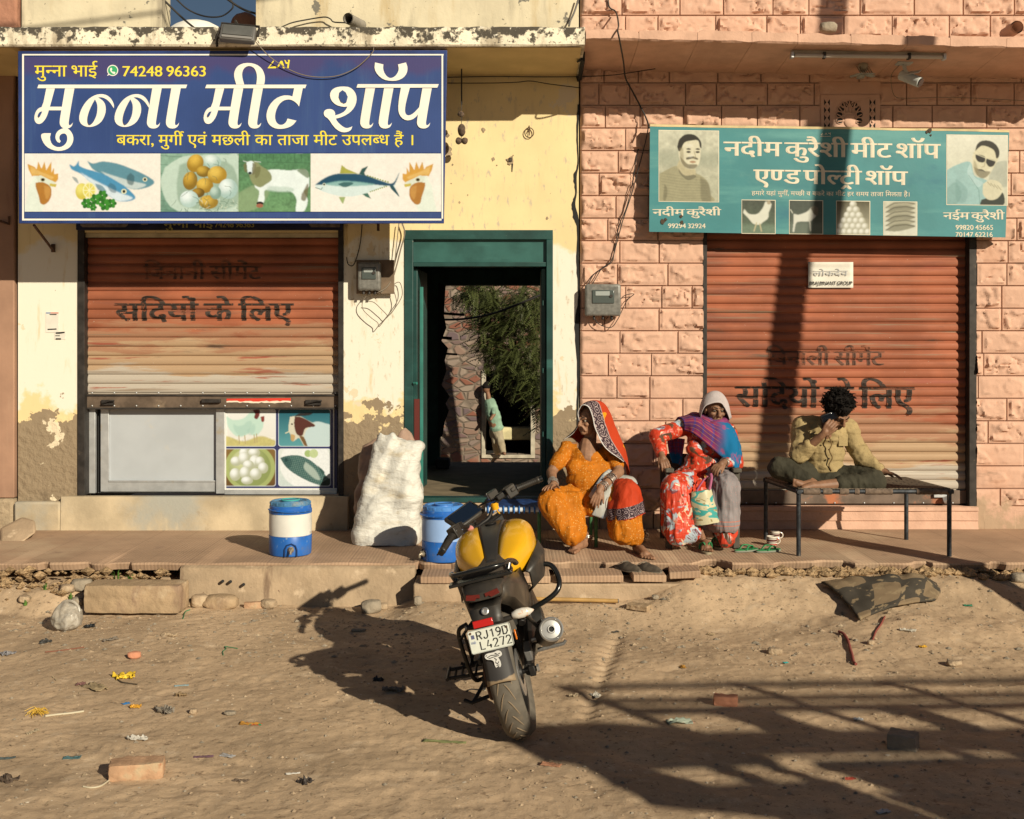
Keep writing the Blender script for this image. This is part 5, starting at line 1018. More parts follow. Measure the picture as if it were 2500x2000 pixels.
meter('dusty electricity meter on a brown board beside the green doorway', 874, 641, 930, 710, -.11, True); meter('dusty beige electricity meter on the pink stone wall', 1428, 694, 1515, 772, -.09, False)
rp = lambda name, label, pts, r=.004, m=None: cable(name, label, pts, r, m or m_wirelight, 'wire')
rp('meter_wire', 'grey wires looping below the meter by the doorway', [(900, 716, -.10), (886, 735, -.09), (886, 755, -.08), (905, 775, -.08), (922, 788, -.08), (925, 798, -.08), (940, 780, -.08), (948, 772, -.08), (966, 750, -.08), (982, 720, -.06), (976, 690, -.05), (960, 700, -.06), (968, 740, -.07), (950, 770, -.08), (938, 762, -.08), (915, 740, -.09), (898, 735, -.10)], .0035)
rp('meter_wire', 'bundle of pale wires rising from the meter along the doorway to the blue board', [(910, 718, -.10), (940, 705, -.08), (958, 680, -.06), (968, 650, -.05), (978, 610, -.05), (988, 570, -.05), (982, 545, -.05)], .006)
rp('meter_wire', 'single pale wire rising beside the bundle next to the doorway', [(930, 716, -.08), (952, 690, -.06), (962, 650, -.05), (968, 600, -.05), (974, 545, -.05)], .004)
rp('meter_wire', 'black wire hanging left of the meter under the blue board', [(884, 548, -.06), (880, 590, -.05), (872, 625, -.05), (862, 648, -.05), (850, 645, -.05), (846, 628, -.05)], .0045, m_wire)
rp('meter_wire', 'wires running up from the pink wall meter to the green board', [(1436, 694, -.08), (1452, 668, -.05), (1490, 640, -.05), (1504, 600, -.05), (1520, 540, -.05), (1540, 480, -.05), (1562, 400, -.05), (1575, 350, -.06), (1583, 310, -.12)], .005, m_wire)
rp('meter_wire', 'second thinner wire up the pink wall with a knot at a nail', [(1446, 694, -.08), (1470, 655, -.05), (1494, 640, -.05), (1500, 610, -.05), (1512, 550, -.05), (1530, 505, -.05), (1545, 440, -.05), (1556, 370, -.03), (1560, 366, -.03)], .004, m_wire)
rp('meter_wire', 'tangle of short wires below the pink wall meter', [(1450, 772, -.08), (1460, 790, -.07), (1490, 800, -.06), (1508, 780, -.06), (1530, 735, -.05), (1548, 718, -.05), (1520, 725, -.05), (1500, 760, -.06), (1480, 778, -.06)], .0035, m_wire)
rp('wall_cable', 'black cable dropping over the pink canopy to the green board', [(1484, -4, -.05), (1488, 18, -.06), (1504, 30, -.1), (1510, 60, -.6), (1508, 75, -.84), (1512, 95, -.84), (1522, 150, -.5), (1527, 190, -.12), (1545, 225, -.08), (1566, 265, -.08), (1578, 290, -.1), (1585, 312, -.2)], .007, m_wire)
# canopy fittings
t = thing('tube_light', 'long dusty tube light batten fixed under the pink canopy', 'tube light', P(2117, 139, -.62), rot=(0, math.radians(.6), 0))
MB().box((0, 0, .022), (1.25, .05, .045)).obj('batten', mat('dusty_batten', (.38, .33, .27), .6, vary=.2), t, 30, .004); MB().cyl((-.60, -.035, -.004), (.60, -.035, -.004), .016, 14).obj('tube', mat('dusty_tube_glass', (.50, .46, .40), .35, spec=.5), t)
mb = MB(); mb.box((-.36, -.03, 0), (.02, .05, .05)); mb.box((.33, -.03, 0), (.02, .05, .05)); mb.obj('clips', m_dark, t); mb = MB(); mb.box((-.62, -.02, 0), (.025, .06, .05)); mb.box((.62, -.02, 0), (.025, .06, .05)); mb.obj('end_caps', m_alu, t, 30, .004)
t = thing('lamp_holder', 'small ceiling lamp holder with drooping petals and loose wires under the pink canopy', 'lamp', P(2107, 158, -.33))
MB().box((0, 0, .03), (.12, .09, .035)).obj('base_block', m_dark, t, 30, .004); MB().lathe([(.03, .02), (.042, -.01), (.035, -.045), (.02, -.06)], (0, 0, 0), 16).obj('holder', mat('yellowed_bakelite', (.36, .33, .26), .5), t)
mb = MB()
for k in range(5):
    a = 2*math.pi*k/5+.3; u = Vector((math.cos(a), math.sin(a), 0)); v = Vector((-u.y, u.x, 0)); o = Vector((0, 0, -.075))
    mb.grid([[o+u*.02+v*w*.02, o+u*.06+v*w*.034-Vector((0, 0, .012)), o+u*.105+v*w*.026-Vector((0, 0, .02))] for w in (-1, 0, 1)])
mb.obj('petals', mat('dull_glass_petal', (.34, .36, .33), .35), t, 60, solid=.006)
mb = MB()
for k in range(6): mb.tube(cr([(.01*k-.02, 0, .03), (.012*k-.03, -.03, -.03), (.02*k-.03, -.035, -.08), (.02*k-.06, -.02, -.02)], 5), .0025, 4)
mb.obj('loose_wires', m_wirelight, t)
t = thing('security_camera', 'white bullet security camera tilted down under the pink canopy', 'camera', P(2207, 160, -.36))
MB().box((0, 0, .02), (.13, .10, .025)).obj('mount_plate', mat('camera_white', (.52, .54, .52), .5, vary=.1), t, 30, .01); MB().tube([(0, 0, .01), (.005, -.01, -.04), (.02, -.03, -.08)], .016, 10).obj('arm', MATS['camera_white'], t)
b = MB(); b.tube([(-.02, .02, -.075), (.10, -.10, -.165)], [.042, .045], 18); bo = b.obj('camera_body', MATS['camera_white'], t, 50, .004); MB().tube([(.10, -.10, -.165), (.106, -.106, -.170)], [.036, .034], 18).obj('lens', mat('lens_black', (.01, .01, .012), .1, spec=.8), bo)
MB().box((.032, -.05, -.075), (.18, .07, .008), R3(0, 0, -45) @ R3(28, 0, 0)).obj('sun_hood', MATS['camera_white'], t, 30, .003)
cable('camera_wire', 'thin pale wire curling from the security camera along the pink wall', [(2195, 160, -.34), (2178, 180, -.2), (2176, 205, -.05), (2185, 235, -.04), (2215, 240, -.04), (2330, 238, -.04), (2500, 246, -.04)], .003, m_wirelight, 'wire')
mb = MB(); mb.tube([(0, 0, 0), (0, -.22, .0)], .052, 16, False); mb.tube([(0, -.22, 0), (0, 0, 0)], .042, 16, False); o = mb.obj('spout_pipe', m_pinkflat, None, 60, loc=P(2455, 84, -.52)); tag(o, 'pink painted drain spout resting on the pink canopy', 'pipe')
def rock(name, c, r, m, seed, sub=3, rough=.35, flat=None, rot=0):
    bm = bmesh.new(); bmesh.ops.create_icosphere(bm, subdivisions=sub, radius=1.0); me = bpy.data.meshes.new(name); bm.to_mesh(me); bm.free()
    v = getco(me); n = v/np.linalg.norm(v, axis=1)[:, None]; k = 1+rough*fbm(n*1.6+seed*3.1, 4, seed)*1.6
    v = n*k[:, None]; lim = .72; v = np.sign(v)*np.minimum(np.abs(v), lim+.10*np.abs(v))     # broken flat faces
    v = v*np.array(r); me2 = me; setco(me2, v); o = put(name, me2, m, None, 38); o.location = c; o.rotation_euler = (0, 0, rot); return o
m_stone = mat('dusty_stone', (.36, .265, .175), .95, vary=.2, vscale=9, layers=[((.47, .37, .25), 7, .55, .7)], bump=[(18, .6, .02), (70, .5, .006)])
m_stonegrey = mat('grey_stone', (.27, .225, .17), .95, vary=.2, vscale=9, bump=[(18, .6, .02), (70, .4, .006)])
o = rock('rubble_stone', P(2022, 68, -.6), (.085, .06, .05), m_stonegrey, 3); tag(o, 'small grey rubble stone lying on the pink canopy', 'stone')

# ================================================================ things on the pavement
def cooler(label, loc, rz, lidc, whitec, teal):
    t = thing('water_cooler', label, 'water cooler', loc, 'blue and white water coolers', (0, 0, math.radians(rz)))
    mbl = mat('cooler_blue', (.018, .115, .42), .38, spec=.5, vary=.16, vscale=6, layers=[((.16, .26, .44), 26, .62, .72), ((.13, .14, .14), 5, .56, .78), ((.16, .14, .11), (12, 12, 3), .62, .76)])
    MB().lathe([(.150, .0), (.157, .006), (.160, .03), (.1625, .148), (.1615, .150), (.155, .15)], (0, 0, 0), 48).obj('base_band', mbl, t, 35)
    MB().lathe([(.1555, .149), (.1595, .153), (.162, .24), (.160, .315), (.156, .319)], (0, 0, 0), 48).obj('barrel', whitec, t, 35)
    MB().lathe([(.155, .318), (.163, .319), (.1635, .347), (.158, .350), (.158, .372), (.150, .38)], (0, 0, 0), 48).obj('collar', mbl, t, 35)
    lid = MB(); lid.lathe([(.149, .372), (.1535, .378), (.1525, .402), (.140, .412), (.120, .410), (.115, .402), (.07, .402), (.065, .414), (.02, .418)], (0, 0, 0), 48); lo = lid.obj('lid', lidc, t, 30)
    mb = MB()
    for k in range(14): a = 2*math.pi*k/14; mb.box((.150*math.cos(a), .150*math.sin(a), .393), (.012, .02, .022), R3(0, 0, math.degrees(a)))
    mb.obj('lid_ribs', lidc, lo, 30, .003)
    mb = MB(); mb.tube([(.068*math.cos(a), .068*math.sin(a), .415) for a in [2*math.pi*k/24 for k in range(25)]], .006, 6, False); mb.obj('lid_ring', teal, lo)
    mb = MB(); mb.tube([(.172*math.cos(a), .172*math.sin(a), .352-.012*math.sin((a+2.6)*1.0)) for a in [-2.75+2.3*k/16 for k in range(17)]], .008, 6, flat=.6); mb.obj('carry_handle', mat('handle_plastic', (.35, .46, .62), .4) if rz > 20 else mbl, t)
    mb = MB(); mb.lathe([(.036, 0), (.04, .004), (.034, .006), (.030, -.004)], (.02, -.1615, .062), 20, R3(90, 0, 0)); rec = MB(); rec.tube([(-.035, -.1622, .005), (-.035, -.1622, .06), (-.02, -.1622, .09), (.015, -.1622, .10), (.045, -.1622, .085), (.055, -.160, .055), (.055, -.160, .005)], .006, 6); rec.obj('tap_recess', mat('cooler_dark_blue', (.008, .03, .11), .4), t)
    tp = MB(); tp.lathe([(.022, 0), (.024, .012), (.016, .02), (.012, .035)], (.012, -.158, .058), 14, R3(90, 0, 0)); tp.tube([(.012, -.185, .058), (.012, -.20, .055), (.010, -.20, .03)], .009, 8); tp.tube([(.012, -.196, .062), (.030, -.196, .082)], .005, 6); tp.obj('tap', mat('scaled_tap', (.42, .36, .27), .4, .6, vary=.4, vscale=40), t)
    return t
m_cw = mat('cooler_white', (.66, .65, .61), .4, spec=.5, vary=.06, layers=[((.34, .31, .26), 22, .64, .72), ((.46, .41, .33), 4, .52, .76), ((.40, .35, .28), (14, 14, 2), .6, .74)])
m_cl = mat('cooler_pale_blue', (.27, .42, .72), .4, spec=.5, vary=.06, layers=[((.17, .21, .30), 24, .65, .73), ((.30, .36, .48), 4, .54, .76)])
cooler('white and blue water cooler with teal topped lid and tap facing the street', Vector(G(709, 1352, .302)), 8, mat('faded_lid_blue', (.07, .20, .36), .5, vary=.3, vscale=10, layers=[((.22, .26, .28), 8, .55, .7)]), m_cw, mat('lid_teal', (.06, .36, .34), .4))
cooler('pale blue banded water cooler behind the motorcycle handlebar with tap to the left', (-.510, -1.445, .302), -62, mat('lid_blue', (.06, .20, .52), .45, vary=.2, layers=[((.28, .29, .32), 10, .58, .72)]), m_cl, mat('lid_blue', (.06, .20, .52)))
# sacks
def sack(name, label, prof, Y, depth, m, seed, wr, n=110, rows=150):
    prof = np.array(prof, float); pys = np.linspace(prof[0, 0], prof[-1, 0], rows); po = prof[np.argsort(prof[:, 0])]; xl = np.interp(pys, po[:, 0], po[:, 1]); xr = np.interp(pys, po[:, 0], po[:, 2]); kk = np.ones(9)/9
    xl = np.convolve(np.pad(xl, 4, 'edge'), kk, 'valid'); xr = np.convolve(np.pad(xr, 4, 'edge'), kk, 'valid'); rings = []
    for i, (py, a, b) in enumerate(zip(pys, xl, xr)):
        c = P((a+b)/2, py, Y); hw = (b-a)/2/(FPX/(DW+Y)); f = i/(rows-1); dp = depth*(1-.55*f**3); ring = []
        for j in range(n):
            an = 2*math.pi*j/n; ca, sa = math.cos(an), math.sin(an); e = .62
            ring.append((c.x+hw*np.sign(ca)*abs(ca)**e, Y+.10*f+dp*np.sign(sa)*abs(sa)**e, max(c.z, .304)))
        if f > .93: ring = [(a_, b_, z_+.035*float(k_)*(f-.93)/.07) for (a_, b_, z_), k_ in zip(ring, 6*fbm(np.array([[q_[0]*9, q_[1]*9, seed] for q_ in ring]), 3, seed))]
        rings.append(ring)
    mb = MB(); mb.loft(rings, False); me = mb.mesh(name); c = getco(me); n_ = getno(me); w = fbm(c*2.2, 2, seed+9)
    d = np.zeros(len(c)); rs = np.random.default_rng(seed)
    for k in range(15):                              # sharp creases: triangle waves along random directions, fading in and out
        dr = rs.normal(size=3)*np.array([1, .6, 1.2]); dr /= np.linalg.norm(dr); ph = (c @ dr)*(1.3+k*.55)+rs.uniform(0, 9)+.9*fbm(c*2.6+k, 2, seed+k); tri = np.abs(ph-np.floor(ph)-.5)*2; d += wr*(1.25/(1+.16*k))*(tri-.5)*(sstep(-.05, .12, fbm(c*2.4+k*7, 2, seed+40+k)))
    d += wr*(1.0*fbm(c*2.5, 3, seed+3)+.30*fbm(c*22, 2, seed+4))
    c2 = c+n_*d[:, None]; c2[:, 2] = np.maximum(c2[:, 2], .303); setco(me, c2); o = put(name, me, m, None, 65); md = o.modifiers.new('solid', 'SOLIDIFY'); md.thickness = .006; return tag(o, label, 'sack')
m_sack = mat('white_woven_plastic', (.57, .555, .51), .5, spec=.4, vary=.06, layers=[((.44, .36, .23), (3, 3, 7), .54, .76), ((.30, .235, .14), (8, 8, 16), .62, .78), ((.14, .12, .09), 40, .73, .77)], bump=[((9, 9, 26), .55, .03, 3.0), ((26, 26, 12), .45, .012, 3.0), (260, .12, .001)])
sack('white_sack', 'tall crumpled white woven sack standing by the doorway', [(1330, 868, 1020), (1322, 864, 1026), (1292, 866, 1030), (1250, 872, 1026), (1205, 880, 1034), (1160, 893, 1018), (1125, 905, 1018), (1100, 908, 1032), (1085, 905, 1022), (1074, 910, 985), (1070, 915, 950)], -.72, .17, m_sack, 101, .024)
m_sackb = mat('brown_woven_plastic', (.30, .20, .15), .7, vary=.2, layers=[((.42, .33, .26), (4, 4, 8), .58, .75)], bump=[(200, .15, .001)])
sack('brown_sack', 'dusty brown sack leaning behind the tall white sack', [(1285, 868, 960), (1240, 863, 985), (1180, 866, 1000), (1130, 876, 1005), (1100, 880, 1008), (1085, 878, 1010), (1072, 940, 1012), (1066, 955, 1000)], -.42, .12, m_sackb, 131, .022, 80, 110)
# low blue cot under the woman in orange
t = thing('low_cot', 'low blue webbing cot on green legs under the woman in orange', 'cot')
m_leg = mat('green_leg_paint', (.05, .15, .055), .5, vary=.25, vscale=30); cx0, cx1, cy0, cy1, cz = -.21, .705, -.93, -.40, .60
for a, b in ((cx0+.03, cy1), (.66, cy1)): MB().cyl((a, b, .30), (a, b, cz), .014, 10).obj('leg', m_leg, t)
for a, b in ((.235-.02, cy0+.01), (.665, cy0+.01)): MB().cyl((a, b, .30), (a, b, cz), .0145, 10).obj('leg', m_leg, t); 
mb = MB(); mb.tube([(cx0, cy0, cz), (cx1, cy0, cz), (cx1, cy1, cz), (cx0, cy1, cz), (cx0, cy0, cz)], .017, 8); mb.obj('rail', m_dark, t)
mb = MB(); mb.grid([[(a, b, cz+.012-.02*math.sin(math.pi*(a-cx0)/(cx1-cx0))*math.sin(math.pi*(b-cy0)/(cy1-cy0))) for a in np.linspace(cx0, cx1, 30)] for b in np.linspace(cy0-.012, cy1, 16)]); mb.obj('webbing', mat('blue_webbing', (.012, .04, .14), .55, vary=.4, vscale=14, bump=[((60, 6, 1), .3, .004)]), t, 60, solid=.008)
mb = MB()
for k in range(12): mb.tube([(cx0+.02+k*.041+.018*math.cos(a)*0, cy0+.0205*math.cos(a), cz+.0205*math.sin(a)) for a in [2*math.pi*q/10 for q in range(11)]], .0085, 6, flat=1.6)
mb.obj('edge_lashing', mat('blue_lashing', (.02, .12, .36), .5, vary=.3), t)
mb = MB(); mb.cyl((cx0, cy0, cz), (cx1, cy0, cz), .0195, 10); mb.obj('rail_wrap', mat('white_plastic_wrap', (.55, .58, .60), .5), t)
# armchair under the second woman
t = thing('wooden_armchair', 'dark weathered wooden armchair under the woman in the red floral dress', 'chair')
m_wood = mat('weathered_dark_wood', (.085, .075, .06), .75, vary=.3, vscale=12, layers=[((.18, .17, .14), (20, 20, 3), .58, .72)])
ax0, ax1, ay0, ay1 = 1.235, 1.765, -.96, -.48
for a, b, zt in ((ax0, ay0, .90), (ax1, ay0, .90), (ax0+.02, ay1, 1.02), (ax1-.02, ay1, 1.02)): MB().bb(a-.025, a+.025, b-.025, b+.025, .30, zt).obj('leg', m_wood, t, 30, .005)
for a in (ax0, ax1): MB().bb(a-.035, a+.035, ay0-.06, ay1+.03, .90, .935).obj('armrest', m_wood, t, 30, .008)
MB().bb(ax0+.026, ax1-.026, ay0, ay1, .66, .70).obj('seat', m_wood, t, 30, .008); mb = MB(); mb.bb(ax0+.046, ax1-.046, ay1-.012, ay1+.012, .85, 1.0); mb.obj('backrest', m_wood, t, 30, .006)
# cot on the right
t = thing('woven_cot', 'short cot with dark woven top and steel pipe legs under the man with the phone', 'cot')
fl, fr_, bl, br = Vector((2.174, -1.30, .79)), Vector((3.317, -1.30, .79)), Vector((2.087, -.57, .79)), Vector((3.242, -.57, .79))
m_pipe = mat('worn_blue_black_pipe', (.045, .05, .058), .5, .5, vary=.4, vscale=25, layers=[((.20, .18, .15), (30, 30, 6), .60, .72)])
for c in (fl, fr_, bl, br): MB().tube([(c.x, c.y, .30), (c.x, c.y, .80)], .0175, 12).obj('leg', m_pipe, t)
for nm, a, b in (('front_rail', fl, fr_), ('back_rail', bl, br)): MB().tube([a-Vector((.02, 0, 0)), b+Vector((.03, 0, 0))], .018, 12).obj(nm, m_pipe, t)
for a, b in ((fl, bl), (fr_, br)): MB().tube([a-Vector((0, .03, 0)), b+Vector((0, .03, 0))], .018, 12).obj('side_rail', m_pipe, t)
def weave_after(t):
    x = t.sep(); a = t.math('SINE', t.math('MULTIPLY', x[0], 2*math.pi/.030)); b = t.math('SINE', t.math('MULTIPLY', x[1], 2*math.pi/.030)); w = t.math('MULTIPLY', a, b)
    hole = t.new('ShaderNodeTexBrick'); mp = t.new('ShaderNodeMapping'); t.link(t.coord(), mp.inputs[0]); mp.inputs[3].default_value = (1, 1.0, 1); t.link(mp.outputs[0], hole.inputs[0]); hole.inputs['Scale'].default_value = 1
    hole.inputs['Brick Width'].default_value = .085; hole.inputs['Row Height'].default_value = .055; hole.inputs['Mortar Size'].default_value = .004; hole.inputs['Color1'].default_value = (1, 1, 1, 1); hole.inputs['Color2'].default_value = (1, 1, 1, 1); hole.inputs['Mortar'].default_value = (0, 0, 0, 1)
    c = t.mix(t.smooth(w, -.3, .5), t.cur, lin((.15, .115, .08))); c = t.mix(hole.outputs['Fac'], c, lin((.025, .02, .015))); t.link(c, t.b.inputs['Base Color']); t.bump(w, .4, .004)
m_weave = mat('dark_webbing', (.10, .078, .055), .85, after=weave_after)
def cotp(u, v, lift=0): 
    p = (fl*(1-u)+fr_*u)*(1-v)+(bl*(1-u)+br*u)*v; sag = .05*math.sin(math.pi*min(1, max(0, u)))*math.sin(math.pi*min(1, max(0, v))); return Vector((p.x, p.y, .812-sag+lift))
mb = MB(); mb.grid([[cotp(u, v) for u in np.linspace(-.005, 1.005, 40)] for v in np.linspace(-.01, 1.02, 24)]); mb.obj('woven_top', m_weave, t, 60, solid=.008)
mb = MB()
for a, b in ((.03, .14), (.16, .22), (.27, .33), (.37, .40), (.44, .62), (.78, 1.0)):
    mb.tube([fl*(1-k)+fr_*k for k in np.linspace(a, b, max(2, int((b-a)*60)))], [.0225+.002*(i % 2) for i in range(max(2, int((b-a)*60)))], 10)
mb.obj('strap_wrapping', mat('brown_strap', (.16, .115, .085), .9, vary=.35, vscale=30), t)
# mugs, cup, footwear, stick
def mug(label, px, py, s=1.0):
    t = thing('striped_mug', label, 'mug', G(px, py, .302), 'striped tea mugs')
    prof = [(.030, .0), (.038, .003), (.040, .02), (.040, .075), (.0365, .075), (.0365, .01), (.01, .006)]
    MB().lathe([(r*s, z*s) for r, z in prof], (0, 0, 0), 28, None, False).obj('bowl', mat('cream_glaze', (.66, .60, .52), .2, spec=.6), t, 40)
    for z0, z1, m in ((.006, .018, 'red_glaze'), (.024, .030, 'black_glaze'), (.036, .052, 'dark_red_glaze'), (.058, .062, 'black_glaze')):
        MB().lathe([(.0402*s, z0*s), (.0408*s, z0*s+.0005), (.0408*s, z1*s-.0005), (.0402*s, z1*s)], (0, 0, 0), 28, None, False).obj('stripe', mat(m, {'red_glaze': (.34, .04, .03), 'black_glaze': (.04, .03, .03), 'dark_red_glaze': (.10, .03, .03)}[m], .25), t, 40)
    MB().tube([(.038*s+.026*s*math.sin(a), -.01*s, .04*s+.024*s*math.cos(a)) for a in [math.pi*k/10 for k in range(11)]], .005*s, 8).obj('handle', MATS['cream_glaze'], t)
mug('red and black striped mug on the pavement, nearer of the two mugs', 1884, 1332); mug('pale striped mug half hidden behind the nearer mug', 1892, 1318, .98)
o = MB().lathe([(.022, 0), (.03, .003), (.034, .085), (.036, .09), (.033, .088), (.028, .006), (.01, .004)], (0, 0, 0), 24, None, False); t = thing('steel_cup', 'small shiny steel cup on the pavement behind the orange skirt hem', 'cup', G(1567, 1322, .302)); o.obj('cup_body', mat('steel', (.62, .60, .56), .22, .95), t, 50); MB().tube([(.033+.02*math.sin(a), -.012, .05+.022*math.cos(a)) for a in [math.pi*k/8 for k in range(9)]], .004, 6).obj('handle', MATS['steel'], t)
def slipper(label, px, py, rz):
    t = thing('flip_flop', label, 'flip flop', G(px, py, .302), None, (0, 0, math.radians(rz))); L = .115
    out = [(math.cos(a)*.043*(1+.12*math.sin(a)), math.sin(a)*L) for a in [2*math.pi*k/28 for k in range(28)]]
    MB().prism(out, lambda a, b: (a, b, 0), lambda a, b: (a, b, .014)).obj('sole', mat('grey_sole', (.20, .21, .17), .8), t, 40, .003); MB().prism([(a*.96, b*.97) for a, b in out], lambda a, b: (a, b, .0145), lambda a, b: (a, b, .018)).obj('footbed', mat('green_foam', (.03, .21, .075), .6, vary=.2), t, 40)
    mb = MB()
    for s in (-1, 1): mb.tube(cr([(s*.04, -.035, .016), (s*.034, -.005, .045), (s*.014, .045, .042), (0, .068, .018)], 6), .0095, 6, flat=.45)
    mb.obj('strap', mat('green_strap', (.04, .28, .11), .45), t)
slipper('green rubber flip flop alone on the pavement, left of the striped mugs', 1822, 1346, -62); slipper('green rubber flip flop directly in front of the striped mugs', 1876, 1347, -66)
def shoe(label, px, py, rz, z=.262):
    t = thing('slip_on_shoe', label, 'shoe', G(px, py, z), None, (0, 0, math.radians(rz))); rings = []; ys = np.linspace(-.13, .13, 26)
    for y in ys:
        f = (y+.13)/.26; w = .043*(math.sin(math.pi*min(max(f, .03), .97))**.42)*(1+.12*math.sin(f*3.2-.4)); h = .068-.010*math.sin(f*3.0) if f < .45 else .068-.040*((f-.45)/.55)**1.3
        h = max(.018, h*(math.sin(math.pi*min(max(f, .03), .985))**.3)); rings.append([(w*math.cos(a)*(1-.18*max(0, math.sin(a))), y, .018+(h-.018)*max(0, math.sin(a))) for a in [2*math.pi*k/20 for k in range(20)]])
    mb = MB(); mb.loft(rings); me = mb.mesh('upper')
    bm = bmesh.new(); bm.from_mesh(me); kill = [f for f in bm.faces if f.normal.z > .3 and -.112 < f.calc_center_median().y < .005 and abs(f.calc_center_median().x) < .030 and f.calc_center_median().z > .04]; bmesh.ops.delete(bm, geom=kill, context='FACES'); bmesh.ops.recalc_face_normals(bm, faces=bm.faces); bm.to_mesh(me); bm.free()
    m = mat('dusty_black_canvas', (.085, .067, .05), .85, vary=.3, vscale=20); me.materials.append(m); link('upper', me, t, 60, solid=.004)
    out = [(math.cos(a)*.047*(1+.10*math.sin(a)), math.sin(a)*.136) for a in [2*math.pi*k/28 for k in range(28)]]; MB().prism(out, lambda a, b: (a, b, 0), lambda a, b: (a, b, .018)).obj('sole', mat('grey_rubber_sole', (.17, .145, .11), .85), t, 40, .004)
    mb = MB(); mb.tube([(-.03, .03, .062), (0, .035, .066), (.03, .03, .062)], .0035, 5); mb.tube([(-.034, .07, .045), (0, .06, .056), (.034, .07, .045)], .003, 5); mb.obj('seam_band', mat('grey_piping', (.16, .14, .11), .8), t)
shoe('dark slip-on shoe on the step slab, left one of the pair below the orange woman', 1533, 1394, 36); shoe('dark slip-on shoe touching the bare foot, right one of the pair on the step', 1580, 1396, 42)
t = thing('wooden_stick', 'long yellowish wooden stick lying on the ground along the step behind the motorcycle', 'stick'); a, b = GP(1290, 1467), GP(1508, 1463)
MB().tube(cr([a+Vector((0, 0, .035)), (a+b)/2+Vector((0, .004, .033)), b+Vector((0, 0, .03))], 6), .0145, 10).obj('shaft', mat('bamboo_yellow', (.42, .25, .085), .6, vary=.2, vscale=9), t); MB().cyl(b+Vector((0, 0, .03)), b+Vector((.006, 0, .03)), .0155, 10).obj('ferrule', m_grey, t)
# ================================================================ off-frame casters: leaning pole, added railed shadow frame, overhead cables
up = thing('utility_pole', 'leaning concrete utility pole beside the street, right of the view', 'pole')
zf = lambda z: Vector((2.29+.73*4+.112*(z-2.6), -4.0, z)); MB().tube([zf(-.3), zf(4), zf(11.5)], [.135, .12, .09], 16).obj('shaft', m_curb, up)
# ================================================================ the motorcycle (own frame: x right, y forward, z up, rear contact at 0)
bk = thing('motorcycle', 'dusty black motorcycle with a yellow tank leaning on its side stand, seen from behind', 'motorcycle', (.062, -4.38, gz(.06, -4.4)+.004))
bk.rotation_euler = (Matrix.Rotation(math.radians(-3.5), 3, 'Z') @ Matrix.Rotation(math.radians(-14.3), 3, 'Y')).to_euler()
m_tyre = mat('dusty_tyre_rubber', (.115, .100, .080), .85, vary=.2, vscale=14, layers=[((.20, .15, .10), 9, .60, .80)])
m_treaddust = mat('dust_in_tread', (.22, .165, .11), .95)
m_bkblack = mat('dusty_black_plastic', (.030, .026, .022), .45, spec=.5, vary=.25, vscale=9, layers=[((.085, .066, .047), 6, .50, .74)], rvar=.12)
m_bkbrown = mat('dusty_tail_plastic', (.045, .036, .027), .42, spec=.5, vary=.2, vscale=7, layers=[((.10, .076, .052), 5, .5, .74)])
m_bkmatt = mat('matt_black_metal', (.018, .016, .015), .5, .3, vary=.3, vscale=14, layers=[((.07, .055, .04), 10, .60, .74)])
m_gloss = mat('gloss_black', (.012, .012, .012), .22, spec=.6, vary=.2)
m_byel = mat('yellow_tank_paint', (.66, .345, .010), .26, spec=.55, coat=.4, vary=.05, vscale=5, layers=[((.48, .30, .09), 4, .60, .82), ((.42, .30, .16), 28, .72, .77)])
m_seat = mat('dusty_seat_vinyl', (.055, .042, .032), .7, vary=.25, vscale=9, layers=[((.11, .08, .055), 5, .5, .72)], bump=[(140, .15, .002)])
m_silver = mat('silver_metal', (.55, .54, .52), .35, .85, vary=.15, vscale=20)
def B(mb, name, m, parent=None, **k): return mb.obj(name, m, parent or bk, **k)
def wheel(parent, y, R, w, rimr, name='wheel', extra=None):
    prof = [(rimr, -w*.36), (rimr+.012, -w*.42), (R-.05, -w*.52), (R-.026, -w*.48), (R-.010, -w*.32), (R-.002, -w*.14), (R, 0), (R-.002, w*.14), (R-.010, w*.32), (R-.026, w*.48), (R-.05, w*.52), (rimr+.012, w*.42), (rimr, w*.36)]
    rot = R3(0, 90, 0); c = (0, y, R); T = extra or (lambda v: v)
    def ob(mb, nm, m, par=None, **k): mb.v = [tuple(T(Vector(v))) for v in mb.v]; return mb.obj(nm, m, par, **k)
    mb = MB(); mb.lathe(prof, c, 72, rot, False); wo_ = ob(mb, name, m_tyre, parent, smooth=50)
    mb = MB(); mb.lathe([(rimr+.004, -w*.37), (rimr-.012, -w*.34), (rimr-.02, -w*.20), (rimr-.02, w*.20), (rimr-.012, w*.34), (rimr+.004, w*.37)], c, 60, rot, False); mb.lathe([(.035, -w*.5), (.05, -w*.3), (.05, w*.3), (.035, w*.5)], c, 24, rot)
    for k in range(6):
        a = 2*math.pi*k/6; mb.tube([(0, y+.04*math.cos(a), R+.04*math.sin(a)), (0, y+(rimr-.012)*math.cos(a+.12), R+(rimr-.012)*math.sin(a+.12))], [.022, .015], 8)
    ob(mb, 'rim', m_bkmatt, wo_, smooth=40)
    mb = MB(); mb.lathe([(.06, -.003), (.115, -.003), (.115, .003), (.06, .003)], (w*.42, y, R), 40, rot, False); ob(mb, 'brake_disc', m_silver, wo_, smooth=40); return wo_
rw = wheel(bk, 0, .305, .134, .212)
mb = MB()                                              # curved tread grooves, packed with dust
